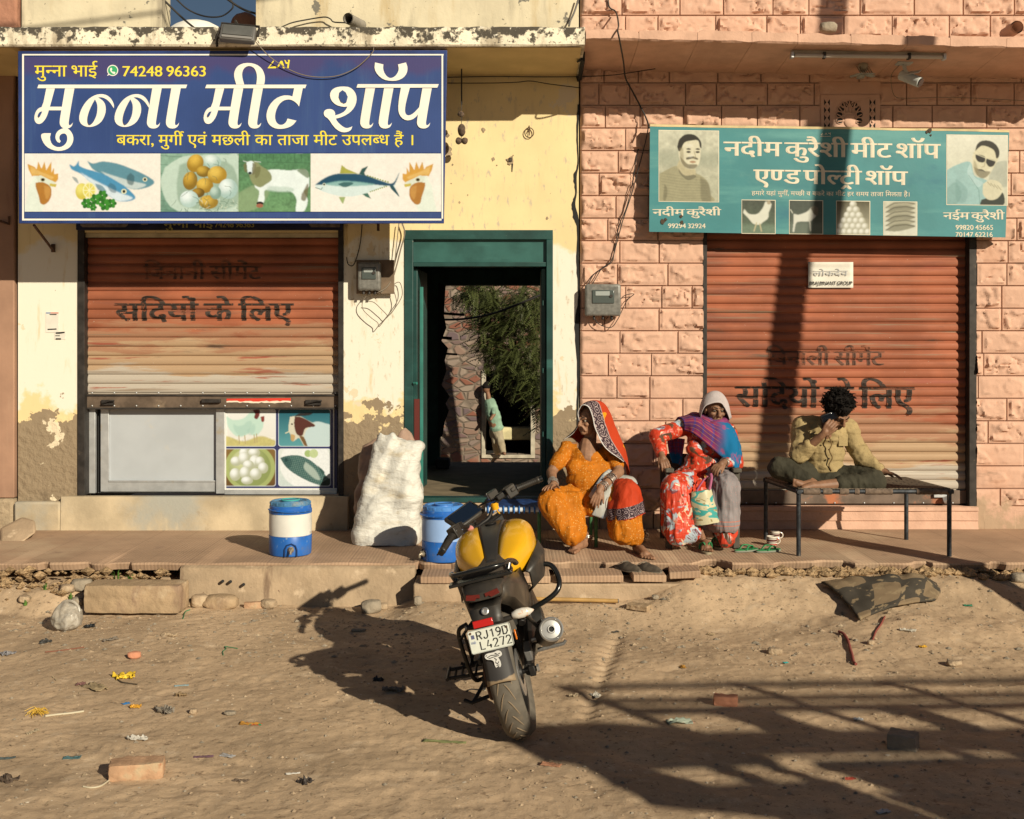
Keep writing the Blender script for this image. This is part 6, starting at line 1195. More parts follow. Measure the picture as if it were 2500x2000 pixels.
for k in range(48):
    a0 = 2*math.pi*k/48; s = 1 if k % 2 else -1
    pts = []
    for j in range(9):
        t = j/8; xx = s*(.004+.054*t); d = abs(xx)/.063; rr = .3062-.040*d**2.5; a = a0+.55*t*t+.05*math.sin(3*t); pts.append((xx, rr*math.cos(a), .305+rr*math.sin(a)))
    mb.tube(pts, [.0020, .0030, .0032, .0032, .0032, .0030, .0028, .0024, .0014], 5)
mb.obj('tread_grooves', m_treaddust, rw, 60)
# steering: everything on the fork turns left about the raked axis
PIV = Vector((0, .955, .86)); AX = Vector((0, -math.sin(math.radians(24)), math.cos(math.radians(24)))); MS = Matrix.Rotation(math.radians(41), 3, AX)
def ST(v): return MS @ (Vector(v)-PIV)+PIV+Vector((-.05, 0, .02))
def stp(pts): return [ST(p) for p in pts]
wheel(bk, 1.33, .295, .115, .212, extra=ST)
B(MB().tube(stp([(-.10, .965, .87), (-.10, 1.33, .295)]), [.026, .02], 12).tube(stp([(.10, .965, .87), (.10, 1.33, .295)]), [.026, .02], 12), 'fork', m_bkmatt)
mb = MB(); rings = []
for k in range(14):
    a = math.radians(35+k*9.5); rings.append(stp([(x*.066, 1.33+(.315-.012*abs(x))*math.cos(a), .295+(.315-.02*abs(x)**2)*math.sin(a)) for x in (-1, -.6, 0, .6, 1)]))
mb.grid(rings); B(mb, 'front_mudguard', m_bkblack, solid=.006, smooth=60)
mb = MB(); mb.tube(stp([(-.13, .955, .885), (.13, .955, .885)]), .028, 10); mb.box(ST((0, .96, .875)), (.24, .09, .04), MS); B(mb, 'fork_clamp', m_bkmatt, bevel=.004)
hb = B(MB().tube(cr(stp([(-.375, .80, .955), (-.22, .865, .985), (-.12, .93, .965), (-.06, .95, .92), (0, .955, .915), (.06, .95, .92), (.12, .93, .965), (.22, .865, .985), (.375, .80, .955)]), 5), .0115, 10), 'handlebar', m_bkmatt)
for s in (-1, 1):
    ax = (ST((s*.375, .80, .955))-ST((s*.22, .865, .985))).normalized()
    g0 = ST((s*.255, .85, .979)); g1 = ST((s*.385, .795, .954)); d = g1-g0
    mb = MB(); mb.tube([g0, g0+d*.06, g0+d*.08, g0+d*.86, g0+d*.9, g0+d*.96, g1], [.0215, .0215, .017, .0165, .02, .020, .015], 14)
    for q in range(9): mb.tube([g0+d*(.14+q*.08), g0+d*(.165+q*.08)], .0185, 12)
    mb.obj('grip', m_bkblack, hb, 50); MB().tube([g1, g1+d*.12], [.017, .0175], 14).obj('bar_end', m_gloss, hb, 40)
    c = ST((s*.222, .865, .985)); mb = MB(); mb.box(c, (.062, .058, .068), MS @ R3(0, 0, s*-22)); mb.box(c+MS @ Vector((0, -.03, .006)), (.030, .014, .024), MS @ R3(0, 0, s*-22)); mb.tube([c+MS @ Vector((s*-.02, .03, .0)), c+MS @ Vector((s*-.02, .06, .02))], .014, 8); mb.obj('switch_box', m_bkblack, hb, 30, .007)
    mb = MB(); mb.tube(cr(stp([(s*.19, .905, .985), (s*.225, .925, .982), (s*.29, .905, .968), (s*.375, .86, .948), (s*.392, .845, .945)]), 5), [.011]*5+[.010]*5+[.007]*5+[.0055]*5+[.008], 8, flat=.7); mb.obj('lever', m_silver if s > 0 else m_bkblack, hb, 50)
    mb = MB(); mb.box(ST((s*.165, .905, .99)), (.05, .04, .035), MS @ R3(0, 0, s*-22)); mb.obj('lever_clamp', m_bkmatt, hb, 30, .006)
mb = MB(); mb.box(ST((.145, .935, 1.02)), (.062, .05, .042), MS @ R3(0, 0, -20)); B(mb, 'brake_reservoir', mat('smoky_reservoir', (.05, .045, .04), .2, spec=.6), bevel=.006)
ip = B(MB().box(ST((0, 1.09, .985)), (.215, .03, .135), MS @ R3(-52, 0, 0)), 'instrument_panel', m_bkblack, bevel=.012, seg=3)
MB().box(ST((0, 1.077, .997)), (.185, .006, .105), MS @ R3(-52, 0, 0)).obj('screen', mat('dark_glass_screen', (.008, .014, .028), .12, spec=.6), ip, 30, .004)
mb = MB(); mb.lathe([(.01, 0), (.07, .01), (.085, .06), (.07, .12), (.03, .15)], (0, 0, 0), 20, R3(-90, 0, 0)); mb.v = [tuple(ST(Vector(v)*1.0+Vector((0, 1.06, .84)))) for v in mb.v]; B(mb, 'headlamp', m_bkblack, smooth=50)
mb = MB(); mb.tube(cr([ST((-.15, .93, .985)), ST((-.05, 1.05, .93)), Vector((.02, 1.0, .80)), Vector((.05, .9, .70))], 6), .006, 6); mb.tube(cr([ST((.15, .93, .985)), ST((.08, 1.06, .98)), ST((.02, 1.1, .85)), Vector((.03, .98, .72))], 6), .006, 6); mb.tube(cr([ST((.19, .93, .98)), ST((.12, 1.02, .92)), ST((.05, 1.05, .80)), Vector((.05, .9, .66))], 6), .005, 6); B(mb, 'control_cables', m_wire)
mb = MB(); c = ST((.115, .93, .955))
for k in range(9): mb.tube([c+Vector((math.cos(a)*(.018+.003*math.sin(k*3)), math.sin(a)*.020, (k-4)*.004)) for a in [2*math.pi*q/10 for q in range(11)]], .0042, 5)
mb.tube([c, c+Vector((.012, -.02, -.03)), c+Vector((.02, -.022, -.045))], .004, 5); B(mb, 'yellow_ribbon', mat('marigold_cloth', (.72, .36, .01), .8))
mb = MB(); c = ST((-.09, .94, .93)); mb.ell(c, (.020, .014, .022)); B(mb, 'pink_thread', mat('faded_pink_thread', (.50, .20, .18), .9))
# tank: yellow flanks and black centre panel
st_ = [  # y, panel half width, top z, flank max half width, z of it, lower half width, lower z
    (.40, .030, .792, .070, .775, .066, .735), (.46, .034, .815, .120, .775, .110, .70), (.53, .040, .850, .165, .775, .150, .68), (.62, .050, .892, .205, .770, .175, .67), (.72, .061, .918, .222, .785, .185, .685), (.82, .071, .930, .222, .80, .18, .70), (.90, .077, .928, .200, .815, .16, .73), (.97, .076, .908, .165, .82, .13, .76), (1.01, .070, .885, .13, .82, .11, .78)]
stn = cr(st_, 4); mid = []; flank = {1: [], -1: []}
for y, p_, zt, w, zw, lw, lz in stn:
    mid.append([Vector((p_*t, y, zt+.006-.010*t*t)) for t in np.linspace(-1, 1, 9)])
    for s in (1, -1):
        row = []
        for k in range(9):
            a = math.pi/2*k/8; row.append(Vector((s*(p_+(w-p_)*math.sin(a)**.72), y, zw+(zt-.006-zw)*math.cos(a)**.58)))
        row += [Vector((s*(w+(lw-w)*t*t), y, zw+(lz-zw)*t)) for t in (.35, .7, 1.0)]; flank[s].append(row)
tk = B(MB().grid(flank[1]), 'tank', m_byel, smooth=60, solid=.004); MB().grid(flank[-1]).obj('tank_flank', m_byel, tk, 60, solid=.004)
MB().grid(mid).obj('tank_panel', mat('satin_black_panel', (.022, .021, .021), .38, spec=.5, layers=[((.07, .06, .05), 8, .60, .78)]), tk, 60, solid=.008)
MB().cyl((0, .80, .937), (0, .80, .945), .034, 24).obj('filler_cap', m_bkmatt, tk, 30, .003)
for s in (-1, 1):                                      # side shrouds and panels
    mb = MB(); mb.loft([[(s*x, y, z) for x, y, z in r] for r in ([(.16, .44, .70), (.21, .60, .76), (.235, .78, .785), (.20, .92, .80)], [(.18, .45, .685), (.235, .60, .72), (.255, .76, .73), (.21, .92, .75)], [(.175, .48, .60), (.23, .62, .62), (.235, .74, .63), (.19, .88, .66)], [(.13, .50, .57), (.17, .64, .58), (.17, .76, .60), (.14, .88, .64)])], False, False); B(mb, 'side_shroud', m_bkblack, smooth=25, solid=.012)
    mb = MB(); mb.loft([[(s*x, y, z) for x, y, z in r] for r in ([(.09, -.12, .80), (.115, .1, .77), (.125, .3, .73), (.13, .48, .72)], [(.10, -.17, .77), (.135, .05, .725), (.155, .25, .66), (.15, .46, .62)], [(.085, -.19, .73), (.115, .02, .665), (.14, .2, .56), (.13, .42, .50)], [(.05, -.17, .70), (.08, .02, .63), (.10, .18, .54), (.10, .40, .47)])], False, False); B(mb, 'side_panel', m_bkbrown, smooth=25, solid=.01)
seat = [(-.10, .10, .845, .795), (-.02, .115, .85, .79), (.08, .12, .842, .785), (.16, .122, .825, .775), (.20, .120, .79, .755), (.30, .115, .775, .74), (.40, .085, .795, .745), (.47, .055, .82, .76)]
mb = MB(); mb.loft([[Vector((w*math.copysign(abs(math.cos(a))**.6, math.cos(a)), y, (zt+zb)/2+(zt-zb)/2*math.copysign(abs(math.sin(a))**.7, math.sin(a)))) for a in [2*math.pi*k/20 for k in range(20)]] for y, w, zt, zb in cr(seat, 4)]); B(mb, 'seat', m_seat, smooth=60)
tail = [(-.235, .070, .770, .735), (-.20, .092, .800, .725), (-.12, .108, .815, .71), (.0, .115, .80, .69), (.15, .115, .765, .65)]
mb = MB(); mb.loft([[Vector((w*math.copysign(abs(math.cos(a))**.5, math.cos(a)), y, (zt+zb)/2+(zt-zb)/2*math.copysign(abs(math.sin(a))**.6, math.sin(a)))) for a in [2*math.pi*k/20 for k in range(20)]] for y, w, zt, zb in cr(tail, 3)]); B(mb, 'tail_unit', m_bkblack, smooth=28)
gr = [(.150, .16, .80), (.150, .05, .835), (.142, -.08, .862), (.115, -.175, .868), (.05, -.205, .872), (-.05, -.205, .872), (-.115, -.175, .868), (-.142, -.08, .862), (-.150, .05, .835), (-.150, .16, .80)]
mb = MB(); mb.tube(cr(gr, 5), [.0155]*46, 12, flat=.75); mb.bb(-.155, .155, -.18, -.10, .812, .828); mb.tube([(.142, -.06, .85), (.12, -.08, .80)], .014, 8); mb.tube([(-.142, -.06, .85), (-.12, -.08, .80)], .014, 8); B(mb, 'grab_rail', m_gloss, bevel=.003)
for s in (-1, 1): B(MB().prism([(s*.012, .765), (s*.075, .775), (s*.082, .752), (s*.04, .742), (s*.03, .752), (s*.014, .748)], lambda a, b: (a, -.243, b), lambda a, b: (a, -.215, b)), 'tail_light', mat('dark_red_lens', (.10, .006, .006), .12, spec=.7, coat=.5))
mb = MB(); mb.loft([[(x*w, y, z) for x in (-1, -.5, .5, 1)] for w, y, z in ((.085, -.20, .72), (.075, -.255, .70), (.07, -.275, .665), (.075, -.285, .635), (.06, -.25, .61), (.05, -.15, .64))], False, False); B(mb, 'lamp_housing', m_bkblack, smooth=25, solid=.01)
B(MB().lathe([(.018, 0), (.018, .006), (.012, .008), (.008, .004)], (0, -.277, .69), 16, R3(65, 0, 0)), 'tail_lock', m_silver)
# rear mudguard, plate, reflector, sticker
mg = [(-.155, .655), (-.245, .635), (-.292, .60), (-.308, .54), (-.318, .47), (-.330, .41), (-.345, .37)]
mb = MB(); mb.grid([[Vector((x*(.055+.004*i/6), y+.02*(x*x), z-.012*x*x)) for x in np.linspace(-1, 1, 7)] for i, (y, z) in enumerate(cr(mg, 3)[:, :2])][:]); mg_o = B(mb, 'mudguard', mat('dusty_mudguard', (.045, .042, .042), .6, vary=.2, layers=[((.26, .19, .12), 6, .50, .62, 'Z', .42, .36, .5)]), smooth=60, solid=.007)
def pl(x, z, d=0.0):                                   # on the plate: x, z local to its centre
    return Vector((x, -.322-d+.10*z, .572+z))
pm = [(-.100, -.046), (-.094, -.052), (.094, -.052), (.100, -.046), (.100, .046), (.094, .052), (-.094, .052), (-.100, .046)]
pl_o = B(MB().prism(pm, lambda a, b: pl(a, b), lambda a, b: pl(a, b, -.006)), 'number_plate', mat('plate_white', (.60, .62, .56), .4, vary=.06, vscale=20, layers=[((.42, .38, .28), 14, .62, .76)]), bevel=.0015)
MB().tube([pl(a*1.0, b*1.0, .001) for a, b in pm+pm[:1]], .0022, 6).obj('plate_edge', mat('plate_edge_grey', (.36, .37, .34), .5), pl_o)
def fpl(px, py, l): return pl(px, -py, .0012+l)
m_pch = mat('plate_black', (.02, .02, .022), .4)
SEG = {'R': [[(0, 0), (0, 1), (.7, 1), (1, .85), (1, .65), (.7, .5), (0, .5)], [(.5, .5), (1, 0)]], 'J': [[(.9, 1), (.9, .2), (.6, 0), (.25, 0), (0, .22)]], '1': [[(.2, .8), (.6, 1), (.6, 0)]], '9': [[(.15, 0), (.6, .1), (.95, .5), (.95, .8), (.65, 1), (.3, 1), (.03, .8), (.03, .65), (.3, .45), (.65, .45), (.93, .6)]],
       'D': [[(0, 0), (0, 1), (.6, 1), (1, .7), (1, .3), (.6, 0), (0, 0)]], 'L': [[(0, 1), (0, 0), (.9, 0)]], '4': [[(.75, 0), (.75, .45)], [(.45, 1), (0, .28), (1, .28)]], '2': [[(0, .8), (.2, 1), (.75, 1), (.97, .8), (.9, .6), (0, 0), (1, 0)]], '7': [[(0, 1), (1, 1), (.4, 0)]]}
mb = MB()
for txt, x, z in (('RJ19D', -.060, .006), ('L4272', -.052, -.040)):
    for ch in txt:
        for stk in SEG[ch]: mb.tube([pl(x+a*.021, z+b*.036, .001) for a, b in stk], .0029, 6)
        x += .031
mb.obj('plate_characters', m_pch, pl_o, 60)
MB().prism([(-.088, .014), (-.073, .014), (-.073, .032), (-.088, .032)], lambda a, b: pl(a, b, .0012), lambda a, b: pl(a, b, .0)).obj('hologram', mat('hologram_blue', (.10, .11, .20), .3), pl_o, 0)
mb = MB()
for ch, x in (('I', -.092), ('N', -.087), ('D', -.078)):
    for stk in {'I': [[(0, 0), (0, 1)]], 'N': [[(0, 0), (0, 1), (1, 0), (1, 1)]], 'D': SEG['D']}[ch]: mb.tube([pl(x+a*.006, -.008+b*.010, .001) for a, b in stk], .0009, 4)
mb.obj('country_mark', mat('plate_blue', (.10, .15, .38), .5), pl_o, 60)
for a, b in ((-.088, .041), (.083, .036)): MB().cyl(pl(a, b, .0), pl(a, b, .004), .0055, 10).obj('plate_screw', m_rust, pl_o)
B(MB().box((-.02, -.305, .645), (.095, .016, .034), R3(-8, 0, 0)), 'reflector', mat('red_reflector', (.42, .012, .010), .2, spec=.7, bump=[(160, .3, .002)]), bevel=.003)
def sk(x, z, d=0.0): return Vector((x, -.3275-d+(.47-z)*.16, z))
sticker = [(-.045, .505), (-.03, .512), (0, .510), (.02, .516), (.034, .508), (.036, .492), (.028, .485), (.014, .482), (.020, .462), (.018, .440), (.006, .430), (-.008, .434), (-.012, .450), (-.010, .468), (-.020, .478), (-.038, .482), (-.046, .492)]
f3s = lambda a, b, l: sk(a, b, l+.004)
so = flat_polys('sticker', [[(a, -b) for a, b in sticker]], lambda a, b, l: f3s(a, -b, l), mat('sticker_white', (.62, .62, .60), .5), bk, .001)
mb = MB()
for ln in ([(-.036, .492), (-.015, .499), (.010, .495), (.028, .500)], [(-.030, .486), (0, .489), (.02, .490)], [(-.004, .482), (.004, .474), (-.002, .466)], [(-.004, .462), (.004, .452), (.012, .462)], [(-.002, .446), (.010, .446)], [(.0, .438), (.008, .440)], [(.004, .505), (.012, .500)], [(-.04, .500), (-.034, .503)]): mb.tube([sk(a, b, .006) for a, b in ln], .0018, 5)
mb.obj('sticker_lines', m_pch, so, 60)
# indicators
def indicator(s, lens):
    B(MB().tube([(s*.055, -.255, .625), (s*.115, -.262, .632)], [.014, .012], 10), 'indicator_stalk', m_bkblack)
    if lens:
        me = MB(); me.lathe([(.003, -.050), (.015, -.045), (.023, -.02), (.024, .005), (.018, .035), (.006, .055), (.001, .060)], (s*.162, -.262, .640), 18, R3(0, 90, 8)); B(me, 'indicator', mat('clear_lens', (.62, .58, .52), .12, spec=.8, coat=.6, layers=[((.60, .26, .10), 40, .55, .66)]), smooth=60)
indicator(1, True); indicator(-1, False)
B(MB().box((.112, -.285, .555), (.008, .02, .048), R3(-10, 0, 10)), 'amber_reflector', mat('amber_reflector', (.62, .16, .01), .2, spec=.7), bevel=.003)
# running gear
mb = MB(); mb.tube([(.10, 0, .305), (.105, .28, .35), (.10, .52, .40)], [.026, .03, .034], 8, flat=1.3); mb.tube([(-.10, 0, .305), (-.105, .28, .35), (-.10, .52, .40)], [.026, .03, .034], 8, flat=1.3); mb.cyl((-.13, 0, .305), (.14, 0, .305), .013, 12); mb.box((.118, -.01, .305), (.03, .06, .05)); mb.box((-.118, -.01, .305), (.03, .06, .05)); B(mb, 'swingarm', m_bkmatt, bevel=.004)
B(MB().cyl((.14, 0, .305), (.152, 0, .305), .020, 6), 'axle_nut', m_silver); B(MB().box((.112, .06, .38), (.035, .09, .06), R3(20, 0, 0)), 'brake_caliper', m_grey, bevel=.006)
mb = MB(); mb.tube(cr([(-.105, -.085, .305), (-.105, 0, .39), (-.105, .5, .43), (-.105, .56, .40), (-.105, .5, .36), (-.105, 0, .22), (-.105, -.085, .305)], 6), .009, 6); mb.cyl((-.109, 0, .305), (-.101, 0, .305), .085, 28); B(mb, 'chain', m_rust)
mb = MB(); mb.bb(-.125, -.11, -.06, .42, .395, .43); B(mb, 'chain_guard', m_bkblack, bevel=.004)
mb = MB(); mb.tube([(0, .30, .42), (0, .22, .68)], .028, 12)
for k in range(7): mb.tube([(0, .29-.011*k, .44+.032*k+.028*math.cos(a)*0) for a in (0, 1)], .001)
for k in range(8): mb.lathe([(.036, -.006), (.042, 0), (.036, .006)], (0, .295-.0095*k, .44+.03*k), 14, R3(-17, 0, 0))
B(mb, 'shock_absorber', mat('shock_red', (.09, .02, .015), .5))
mb = MB(); mb.box((0, .72, .40), (.24, .34, .26), R3(-6, 0, 0)); mb.tube([(0, .80, .45), (0, .92, .66)], .085, 14); mb.cyl((-.17, .68, .36), (.17, .68, .36), .085, 20); mb.cyl((-.15, .82, .38), (.15, .82, .38), .06, 18)
for k in range(7): mb.box((0, .815+.017*k, .49+.026*k), (.20, .16, .008), R3(-28, 0, 0))
B(mb, 'engine', mat('grimy_engine', (.045, .043, .04), .55, .5, vary=.4, vscale=16), bevel=.012)
mb = MB(); mb.tube(cr([(0, .93, .80), (.03, .75, .68), (.07, .5, .52), (.08, .38, .45)], 5), .022, 8); mb.tube(cr([(0, .93, .80), (-.03, .75, .68), (-.07, .5, .52), (-.08, .38, .45)], 5), .022, 8); mb.tube([(.08, .45, .52), (.10, .15, .68), (.08, -.12, .73)], .013, 8); mb.tube([(-.08, .45, .52), (-.10, .15, .68), (-.08, -.12, .73)], .013, 8); mb.box((0, .32, .62), (.15, .22, .16)); B(mb, 'frame', m_bkmatt, bevel=.006)
mf = B(MB().tube(cr([(.150, .55, .30), (.185, .32, .37), (.225, .10, .435), (.265, -.12, .500)], 5), [.022]*3+[.028, .036, .046, .054, .058, .0600, .061, .061, .061, .060, .0595, .059, .058], 24), 'muffler', mat('satin_black_muffler', (.035, .032, .029), .4, .4, vary=.2, layers=[((.10, .085, .065), 8, .58, .76)]), smooth=50)
dv = (Vector((.265, -.12, .500))-Vector((.225, .10, .435))).normalized(); q = dv.to_track_quat('Z', 'Y').to_matrix()
MB().lathe([(.058, -.005), (.0585, .012), (.052, .017), (.046, .014), (.042, .010), (.020, .012), (.0175, .020), (.0135, .020), (.0135, -.02), (.001, -.02)], (.265, -.12, .500), 36, q).obj('end_cap', mat('dull_silver_cap', (.48, .47, .45), .38, .75, vary=.1), mf, 35)
MB().cyl(Vector((.265, -.12, .5))+dv*.004, Vector((.265, -.12, .5))+dv*.0115, .0132, 16).obj('outlet_hole', m_black, mf)
for k in range(3):
    a = 2*math.pi*k/3+.9; c = Vector((.265, -.12, .5))+dv*.014+q @ Vector((.050*math.cos(a), .050*math.sin(a), 0)); MB().ell(c, .0045, None, 8, 5).obj('cap_rivet', m_silver, mf)
mb = MB(); mb.tube(cr([(.10, .95, .52), (.12, 1.0, .35), (.13, .80, .24), (.145, .6, .28), (.150, .55, .30)], 5), .020, 10); B(mb, 'exhaust_pipe', mat('browned_pipe', (.10, .07, .05), .5, .6))
mb = MB(); mb.box((.205, .06, .48), (.012, .16, .07), R3(-16, 0, 14)); mb.tube([(.10, .25, .55), (.19, .05, .49)], .011, 8); B(mb, 'muffler_shield', m_bkblack, bevel=.004)
# crash guard loops, foot pegs, saree guard, side stand
for s in (1,): B(MB().tube(cr([(s*.10, .74, .655), (s*.20, .725, .665), (s*.275, .70, .655), (s*.305, .66, .60), (s*.300, .62, .545), (s*.25, .60, .505), (s*.12, .60, .46)], 6), .0145, 12), 'crash_guard', m_gloss)
for s, y, z in ((1, .36, .30), (1, .18, .40), (-1, .40, .30)):
    mb = MB(); mb.tube([(s*.13, y, z), (s*.27, y-.01, z+.005), (s*.285, y-.01, z+.02)], [.012, .010, .008], 8); B(mb, 'foot_peg', m_silver if s > 0 else m_bkmatt)
mb = MB(); mb.tube(cr([(-.115, -.17, .63), (-.165, -.16, .60), (-.175, -.10, .47), (-.17, -.02, .33), (-.13, .02, .31)], 5), .0105, 8); mb.tube(cr([(-.165, -.14, .56), (-.175, .05, .54), (-.15, .22, .55)], 5), .008, 6); mb.tube(cr([(-.17, -.05, .40), (-.175, .10, .40), (-.14, .26, .46)], 5), .008, 6); mb.tube([(-.17, .02, .55), (-.17, .06, .38)], .007, 6); B(mb, 'saree_guard', m_bkmatt)
mb = MB(); mb.tube([(-.12, .0, .34), (-.30, .0, .355)], .009, 6); mb.tube([(-.12, .10, .36), (-.30, .10, .37)], .009, 6); mb.tube([(-.30, -.02, .355), (-.30, .13, .37)], .010, 6)
for k in range(4): mb.tube([(-.16-.035*k, .0, .345), (-.16-.035*k, .10, .365)], .007, 6)
B(mb, 'lady_footrest', m_bkmatt)
mb = MB(); mb.tube(cr([(-.11, .56, .27), (-.20, .52, .17), (-.295, .47, .072)], 5), .011, 8); mb.box((-.30, .47, .066), (.05, .035, .012), R3(0, 13, 0)); B(mb, 'side_stand', m_bkmatt, bevel=.003)
mb = MB(); mb.tube([(-.11, -.05, .24), (-.20, -.08, .235), (-.235, -.06, .25)], .010, 8); B(mb, 'stand_lever', m_bkmatt)
# ================================================================ people
def skin_mat(name, c): return mat(name, c, .55, spec=.4, vary=.15, vscale=22, layers=[(tuple(x*.7 for x in c), 40, .58, .72)], bump=[(120, .25, .003)])
m_skin1 = skin_mat('weathered_brown_skin', (.27, .142, .083)); m_skin2 = skin_mat('dark_brown_skin', (.225, .115, .066))
m_hair = mat('black_hair', (.010, .008, .007), .85, spec=.15); m_eye = mat('eye_white', (.22, .18, .14), .3); m_iris = mat('dark_iris', (.01, .008, .006), .2); m_brow = mat('grey_brow', (.045, .035, .03), .9)
m_silverj = mat('silver_bangle', (.62, .58, .52), .3, .8, layers=[((.25, .10, .06), 60, .55, .6)]); m_gold = mat('gold_ring', (.6, .38, .10), .3, .9)
def head(mb, c, R, s=1.0, old=True, neck=None):
    c = Vector(c); q = lambda x, y, z: c+R @ (Vector((x, y, z))*s)
    def e(p, r): mb.ell(q(*p), tuple(k*s for k in r), R, 16, 11)
    e((0, .018, .030), (.074, .094, .098)); e((0, -.028, -.040), (.058, .062, .078)); e((0, -.068, -.094), (.026, .024, .021)); e((0, -.03, -.085), (.046, .045, .03))
    mb.cap(q(0, -.088, .012), q(0, -.112, -.030), .0085*s, .0145*s); e((.012, -.101, -.034), (.010, .010, .008)); e((-.012, -.101, -.034), (.010, .010, .008))
    mb.cap(q(-.042, -.074, .024), q(-.012, -.086, .020), .011*s); mb.cap(q(.042, -.074, .024), q(.012, -.086, .020), .011*s)
    for sx in (-1, 1): e((sx*.040, -.062, -.024), (.024, .022, .019)); e((sx*.077, .014, -.008), (.010, .021, .033)); mb.cap(q(sx*.018, -.093, -.04), q(sx*.036, -.074, -.078), .0075*s, .009*s)
    mb.cap(q(-.021, -.084, -.061), q(.021, -.084, -.061), .0072*s); mb.cap(q(-.017, -.083, -.0725), q(.017, -.083, -.0725), .0080*s)
    if neck is not None: mb.cap(q(0, .02, -.05), neck, .050*s, .056*s)
def face_bits(t, c, R, s=1.0, brow=None):
    c = Vector(c); q = lambda x, y, z: c+R @ (Vector((x, y, z))*s)
    for sx in (-1, 1):
        o = MB().ell(q(sx*.031, -.0725, .003), .0115*s).obj('eye', m_eye, t, 60); MB().ell(q(sx*.031, -.0815, .002), tuple(k*s for k in (.0062, .004, .0062)), R).obj('iris', m_iris, o, 60)
        mb = MB(); mb.tube(cr([q(sx*.012, -.0955, .024), q(sx*.030, -.0915, .032), q(sx*.050, -.072, .026)], 4), .0035*s, 5); mb.obj('eyebrow', brow or m_brow, t, 60)
    mb = MB(); mb.tube(cr([q(-.019, -.0905, -.067), q(0, -.094, -.0665), q(.019, -.0905, -.067)], 4), .0026*s, 5); mb.obj('mouth_line', mat('lip_shadow_line', (.07, .03, .022), .7), t, 60)
def hand(mb, w, d, n, sd=1, s=1.0, curl=(15, 25, 20), spread=6, thumb=35):
    """wrist, direction of the fingers, direction the palm faces; sd: side the thumb leaves from"""
    w = Vector(w); d = Vector(d).normalized(); n = Vector(n); n = (n-d*n.dot(d)).normalized(); u = d.cross(n)*sd
    mb.cap(w-d*.02, w+d*.03*s, .026*s, .028*s)
    for k in range(4): mb.cap(w+d*.020*s+u*(1.2-k*.8)*.012*s, w+d*.082*s+u*(1.5-k)*.0195*s, .0135*s, .0115*s)
    for k, L in enumerate((.070, .078, .072, .056)):
        p = w+d*.084*s+u*(1.5-k)*.0195*s; a = 0; f = (d+u*math.tan(math.radians(spread*(1.5-k)))).normalized(); pts = [p]; 
        for j, (fr, cu) in enumerate(zip((.45, .32, .23), curl)):
            a += math.radians(cu); pts.append(pts[-1]+(f*math.cos(a)+n*math.sin(a))*L*fr*s)
        mb.chain(pts, [.0098*s, .0090*s, .0082*s, .0068*s], 8)
    b = w+d*.022*s+u*.026*s; v = (d*math.cos(math.radians(thumb))+u*math.sin(math.radians(thumb))+n*.25).normalized(); p1 = b+v*.036*s; v2 = (v+d*.35+n*.15).normalized(); mb.chain([b, p1, p1+v2*.028*s, p1+v2*.05*s], [.0145*s, .0115*s, .0102*s, .008*s], 8)
def foot(mb, heel, toe, s=1.0):
    h = Vector(heel); t = Vector(toe); d = (t-h); d.z = 0; L = d.length; d.normalize(); u = Vector((-d.y, d.x, 0)); z = Vector((0, 0, 1))
    mb.cap(h+z*.032+d*.01, h+d*L*.5+z*.034, .032*s, .030*s); mb.cap(h+d*L*.4+z*.045, h+d*L*.72+z*.024, .033*s, .030*s, 12); mb.cap(h+d*L*.70+z*.020+u*.02, h+d*L*.70+z*.020-u*.022, .024*s)
    for k, (l, r) in enumerate(((.98, .0135), (.97, .0105), (.93, .0100), (.88, .0095), (.82, .0085))): mb.cap(h+d*L*.70+u*(.030-k*.0155)+z*.017, h+d*L*l+u*(.034-k*.018)+z*.012, r*1.1, r, 8)
def ring_(mb, c, ax, r, tr, n=22):
    ax = Vector(ax).normalized(); a = ax.orthogonal().normalized(); b = ax.cross(a); mb.tube([Vector(c)+(a*math.cos(t)+b*math.sin(t))*r for t in [2*math.pi*k/n for k in range(n+1)]], tr, 6, False)
def bangles(name, t, a, b, r, k, m):
    a = Vector(a); b = Vector(b); mb = MB()
    for i in range(k): ring_(mb, a+(b-a)*i/max(k-1, 1)+Vector((random.uniform(-1, 1), random.uniform(-1, 1), 0))*.002, b-a, r*(1+.06*math.sin(i*2.1)), .0038 if i % 3 else .0052)
    return mb.obj(name, m, t, 60)
def cutpoly(me, poly, ymax=9, front=True):
    """open a neckline: drop the cloth inside a photo-space outline on the near side"""
    bm = bmesh.new(); bm.from_mesh(me); n = len(poly); kill = []
    for f in bm.faces:
        c = f.calc_center_median()
        if c.y > ymax: continue
        s = FPX/(DW+c.y); x = 1250+c.x*s; y = HZ+(1.9-c.z)*s; ins = False
        for i in range(n):
            (a, b), (d, e) = poly[i], poly[(i+1) % n]
            if (b > y) != (e > y) and x < (d-a)*(y-b)/(e-b)+a: ins = not ins
        if ins: kill.append(f)
    bmesh.ops.delete(bm, geom=kill, context='FACES'); bm.to_mesh(me); bm.free()
def keepz(me, fn):
    bm = bmesh.new(); bm.from_mesh(me); bmesh.ops.delete(bm, geom=[f for f in bm.faces if not fn(f.calc_center_median())], context='FACES'); bm.to_mesh(me); bm.free()
